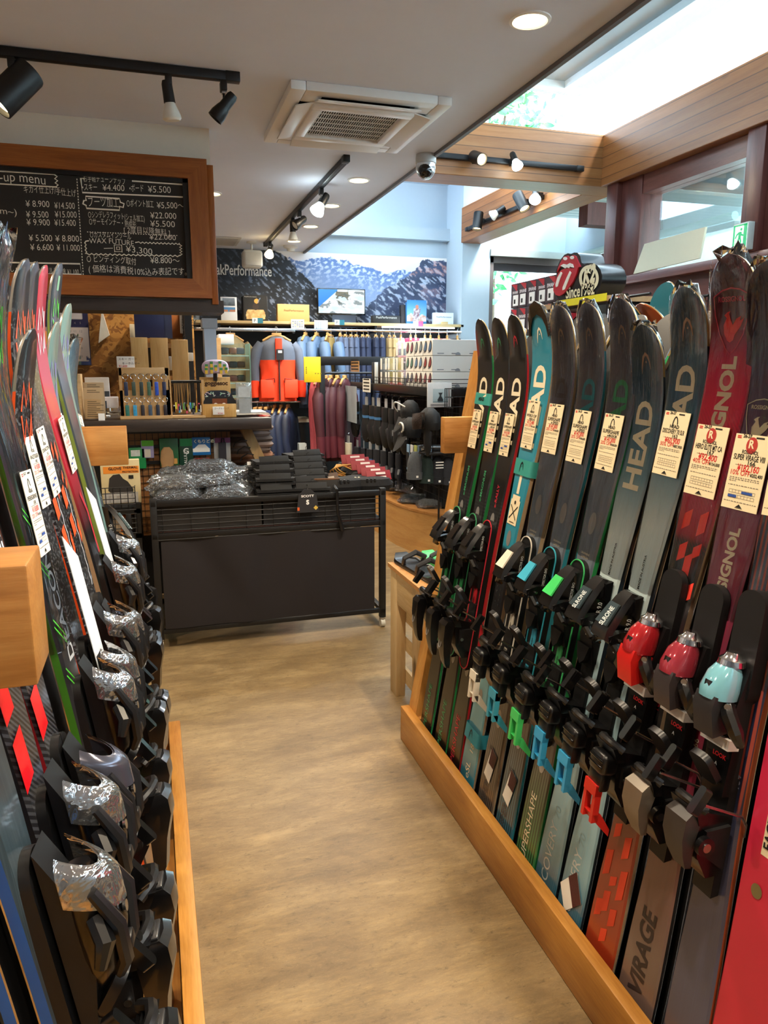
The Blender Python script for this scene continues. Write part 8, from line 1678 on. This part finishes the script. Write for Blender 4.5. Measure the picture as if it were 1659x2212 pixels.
blade('short black snow blade with hoop bindings on the pine stand', (1.06, 3.16, .619), (1.10, 2.72, .619), mat('#17181b', .3, coat=.3), mat('#2c2d30', .35)); g_ = blade('short green and black patterned snow blade behind the black one', (1.19, 3.16, .619), (1.23, 2.74, .619), mat('#3fae5a', .35, var=.9, vs=70), mat('#3c3d40', .35))
# ================================================================ shelf with signs and boxes at the right
SX = 2.40
def sx_(px, py, X=SX): return PX(px, py, X)
e0, e1 = sx_(1174, 660), sx_(1316, 636); SZ = (e0.z+e1.z)/2; SY0, SY1 = e1.y, e0.y
us = thing('shelf_unit', 'black wire shelf unit with a timber-edged top shelf by the window wall', 'shelf unit', (SX+.25, (SY0+SY1)/2, 0)); b = B(); b.bb((SX, SY0, SZ-.03), (SX+.5, SY1, SZ), wood('shelf_edge_timber', '#9c7a52', '#b8946a', '#c9a87e', (9, .9, 9), knots=False)); b.build('shelf', us, world=True)
b = B(); b.bb((SX+.02, SY0+.02, SZ-.045), (SX+.48, SY1-.02, SZ-.031), BLKMET)
for (x, y) in ((SX+.04, SY0+.03), (SX+.46, SY0+.03), (SX+.04, SY1-.03), (SX+.46, SY1-.03)): b.cyl((x, y, 0), (x, y, SZ-.03), .014, BLKMET, 8)
for z in (SZ-.35, SZ-.7): b.bb((SX+.03, SY0+.02, z), (SX+.47, SY1-.02, z+.015), BLKMET)
b.build('frame', us, world=True)
a, c = sx_(1202, 656, SX-.006), sx_(1312, 637, SX-.006); b = B(); b.bb((SX-.006, SY0+.02, SZ-.028), (SX-.001, a.y, SZ+.012), mat('#e8e02a', .45)); one(b, 'shelf_strip', 'bright yellow price strip along the shelf edge under the two logos', 'price strip')
# lips-and-tongue sign with the round badge
def zp(zx, zy): p = sx_(1160+zx/5.53, 520+zy/5.53, SX+.012); return (p.y, p.z)
YZX = Matrix(((0, 0, 1, 0), (1, 0, 0, 0), (0, 1, 0, 0), (0, 0, 0, 1)))
sg = thing('logo_sign', 'thick black cut-out sign with red lips and a round cream badge', 'sign', (SX+.08, (SY0+SY1)/2, SZ)); SBK = mat('#17181b', .3, coat=.3)
def sgp(b, pts, x0, x1, m): b.prism([zp(*p) for p in pts], x0, x1, m, T=YZX)
out = [(215, 640), (198, 560), (215, 470), (232, 420), (222, 365), (262, 250), (320, 170), (365, 150), (402, 158), (440, 140), (480, 142), (512, 185), (528, 262), (560, 282), (600, 268), (660, 268), (715, 292), (755, 345), (776, 420), (770, 500), (740, 580), (700, 640), (690, 672), (350, 720), (260, 715)]
b = B(); sgp(b, out, SX+.014, SX+.17, SBK); b.build('body', sg, world=True)
LIPS = mat('#c41f33', .35, coat=.3); CRM = mat('#efe8c6', .4); WH = mat('#f1efe8', .4)
b = B(); sgp(b, [(246, 378), (262, 318), (300, 240), (330, 190), (375, 178), (400, 205), (436, 172), (470, 182), (492, 240), (527, 308), (500, 322), (470, 330), (452, 322), (446, 290), (410, 268), (370, 284), (325, 276), (296, 296), (262, 350)], SX+.006, SX+.014, LIPS); b.build('upper_lip', sg, world=True)
b = B(); sgp(b, [(332, 338), (380, 328), (440, 330), (502, 322), (480, 400), (440, 490), (385, 570), (330, 632), (280, 662), (235, 648), (207, 600), (208, 540), (232, 470), (258, 400), (300, 352)], SX+.005, SX+.014, LIPS); b.build('tongue', sg, world=True)
b = B(); sgp(b, [(292, 300), (330, 278), (370, 288), (405, 268), (440, 280), (453, 320), (428, 318), (412, 308), (398, 330), (372, 318), (352, 332), (325, 314)], SX+.003, SX+.010, WH); b.build('teeth', sg, world=True)
b = B(); sgp(b, [(300, 372), (318, 388), (288, 460), (262, 545), (240, 556), (236, 520), (260, 440)], SX+.002, SX+.006, WH); sgp(b, [(408, 362), (426, 384), (392, 470), (348, 580), (320, 592), (322, 556), (366, 450)], SX+.002, SX+.006, WH)
for (x, y) in ((350, 214), (432, 202)): sgp(b, [(x+23*math.cos(2*PI*k/12), y+20*math.sin(2*PI*k/12)) for k in range(12)], SX+.003, SX+.008, WH)
b.build('highlights', sg, world=True)
b = B(); n = 32; cx_, cy_ = 627, 448; ro = [zp(cx_+118*math.cos(2*PI*k/n), cy_+156*math.sin(2*PI*k/n)) for k in range(n)]; ri = [zp(cx_+84*math.cos(2*PI*k/n), cy_+114*math.sin(2*PI*k/n)) for k in range(n)]
vs = [(SX+.008, *p) for p in ro+ri]; b.raw(vs, [(k, (k+1) % n, n+(k+1) % n, n+k) for k in range(n)], CRM); sgp(b, [(590, 400), (620, 345), (648, 392), (622, 384)], SX+.004, SX+.009, CRM); b.build('ring', sg, world=True)
b = B(); q0, q1 = zp(556, 545), zp(712, 505); sz = (q0[0]-q1[0])/1.30; b.text('K2', sz*1.02, CRM, f=lambda x, y: V((SX+.007, q0[0]-x-.18*y, q0[1]+.012+y*1.28+(q1[1]-q0[1])*(x/(q0[0]-q1[0])))), bold=.05); b.build('badge_letters', sg, smooth=False, world=True)
b = B(); q0, q1 = zp(350, 690), zp(692, 640); vs, fs, xa, xb = text_mesh('Since1962', .02); sz = (q0[0]-q1[0])/(xb-xa); b.text('Since1962', sz, CRM, f=lambda x, y: V((SX+.008, q0[0]-x, q0[1]+y*1.25)), bold=.02); b.build('lettering', sg, smooth=False, world=True)
# red and black cartons
SWD, SWR = mat('#3a2b33', .45, var=.1), mat('#b8202e', .4)
CX0 = 2.55
ys = [PX(px, 650, CX0).y for px in (1103, 1118, 1137, 1158, 1176, 1200)]
zlow = PX(1120, 610, CX0).z-.35
for row in range(2):
    for j in range(5):
        if row == 1 and j == 0: pass
        y1_, y0_ = ys[j], ys[j+1]; z = zlow+.175*row
        root = thing('goggle_carton', ('lower' if row == 0 else 'upper')+' row dark carton with red side, '+('farthest by the window glass', 'second from the window glass', 'middle of the row', 'second from the logo sign', 'beside the logo sign')[j], 'box', (CX0+.1, (y0_+y1_)/2, z), group='dark and red cartons by the window'); X, d, z0, z1, ya, yb = CX0, .2, z, z+.17, y0_, y1_
        b = B(); b.bb((X, ya+.003, z0), (X+d, yb-.003, z0+.172), SWD, bev=.002, seg=1); b.build('carton', root, world=True); b = B(); b.bb((X+.02, ya+.0015, z0+.01), (X+d, ya+.003, z0+.170), SWR); b.raw([(X-.001, ya+.01, z0+.16), (X-.001, ya+.10, z0+.17), (X-.001, ya+.01, z0+.11)], [(0, 1, 2)], SWR); b.build('red_side', root, world=True)
        b = B(); b.text('SWANS', (yb-ya)*.22, mat('#d8d0d4', .5), f=lambda x, y: V((X-.0015, yb-.03-x, z0+.10+y)), bold=.05); b.build('lettering', root, smooth=False, world=True)
        b = B(); b.bb((X-.0015, yb-.12, z0+.015), (X, yb-.04, z0+.09), WHITE); b.bb((X-.002, yb-.08, z0+.03), (X-.0015, yb-.055, z0+.06), INK); b.build('label', root, world=True)
b = B(); b.bb((CX0-.02, ys[-1]-.05, zlow-.03), (CX0+.45, ys[0]+.05, zlow-.002), BLKMET)
for y in (ys[-1], ys[0]): b.cyl((CX0+.1, y, 0), (CX0+.1, y, zlow-.03), .015, BLKMET, 8); b.cyl((CX0+.4, y, 0), (CX0+.4, y, zlow-.03), .015, BLKMET, 8)
one(b, 'carton_shelf', 'black shelf under the dark cartons by the back window', 'shelf')
# wire basket to the right of the shelf
bx = thing('wire_basket', 'black wire basket on the shelf between the logo sign and the teal tip', 'wire basket', (2.55, 3.2, SZ)); a, c = sx_(1312, 672), sx_(1405, 634); ya, yb, za, zb = c.y, a.y, a.z-.02, c.z; b = B(); b.tube([(SX, yb, za), (SX, yb, zb-.02), (SX, yb-.02, zb), (SX, ya, zb)], .007, BLKMET, 8); b.tube([(SX+.35, yb, za), (SX+.35, yb, zb-.02), (SX+.35, yb-.02, zb), (SX+.35, ya, zb)], .007, BLKMET, 8); b.build('rim', bx, world=True); b = B()
for k in range(16): y = ya+(yb-ya)*k/15; b.cyl((SX+.35, y, za), (SX+.35, y, zb), .003, BLKMET, 4); b.cyl((SX, y, za), (SX+.35, y, za), .003, BLKMET, 4)
for k in range(4): z = za+(zb-za)*k/3; b.cyl((SX+.35, ya, z), (SX+.35, yb, z), .003, BLKMET, 4)
b.bb((SX, ya, za-.02), (SX+.36, yb, za-.005), BLKMET); b.build('wires', bx, world=True)
b = B(); [b.cyl((x, y, 0), (x, y, za-.015), .013, BLKMET, 8) for x in (SX+.04, SX+.32) for y in (ya+.05, yb-.05)]; b.bb((SX, ya, za-.04), (SX+.36, yb, za-.02), BLKMET); one(b, 'basket_stand', 'black stand under the wire basket beside the logo sign', 'stand')
# beige board on the sill and the exit sign
WX = 3.40; pts = [PX(*p, WX) for p in ((1368, 592), (1510, 558), (1524, 490), (1392, 527))]; b = B(); b.raw(pts+[p+V((.015, 0, 0)) for p in pts], [(0, 1, 2, 3), (7, 6, 5, 4), (0, 4, 5, 1), (1, 5, 6, 2), (2, 6, 7, 3), (3, 7, 4, 0)], mat('#e6ddc0', .7, var=.02)); one(b, 'beige_board', 'plain beige board leaning against the window on the red-brown sill', 'board')
a, c = PX(1580, 541, 3.36), PX(1610, 487, 3.36); ya, yb, za, zb = c.y, a.y, a.z, c.z; root = thing('exit_sign', 'green and white running-man exit sign on the window post', 'exit sign', (3.38, ya, za)); b = B(); b.bb((3.36, ya-.03, za-.01), (3.42, yb, zb+.02), mat('#c9cdc8', .5), bev=.004); b.build('case', root, world=True)
EXG = mat('#1f9a62', .4, emit=.7, var=0); EXW = mat('#eefcf2', .4, emit=.9, var=0); b = B(); b.bb((3.357, ya-.02, za), (3.361, yb-.01, zb+.01), EXW); b.build('panel', root, world=True)
H_ = zb-za; W_ = yb-ya; E = lambda u, v: (ya-.02+(W_+.01)*(1-u), za+(H_+.01)*v); b = B()
for pl_ in ([(0, 0), (1, 0), (1, .06), (0, .06)], [(0, .94), (1, .94), (1, 1), (0, 1)], [(0, 0), (.1, 0), (.1, 1), (0, 1)], [(.78, 0), (1, 0), (1, 1), (.78, 1)], [(.40, .42), (.56, .42), (.62, .70), (.42, .70)], [(.40, .44), (.50, .44), (.36, .24), (.16, .17), (.16, .24), (.30, .30)], [(.48, .44), (.58, .46), (.64, .30), (.60, .10), (.52, .10), (.55, .29)], [(.42, .70), (.42, .62), (.28, .56), (.20, .44), (.14, .46), (.24, .62)], [(.58, .70), (.62, .62), (.74, .58), (.76, .52), (.70, .50), (.58, .56)], [(.58+.07*math.cos(2*PI*k/10), .80+.06*math.sin(2*PI*k/10)) for k in range(10)]): b.prism([E(*p) for p in pl_], 3.354, 3.358, EXG, T=YZX)
b.build('running_man', root, world=True, smooth=False)
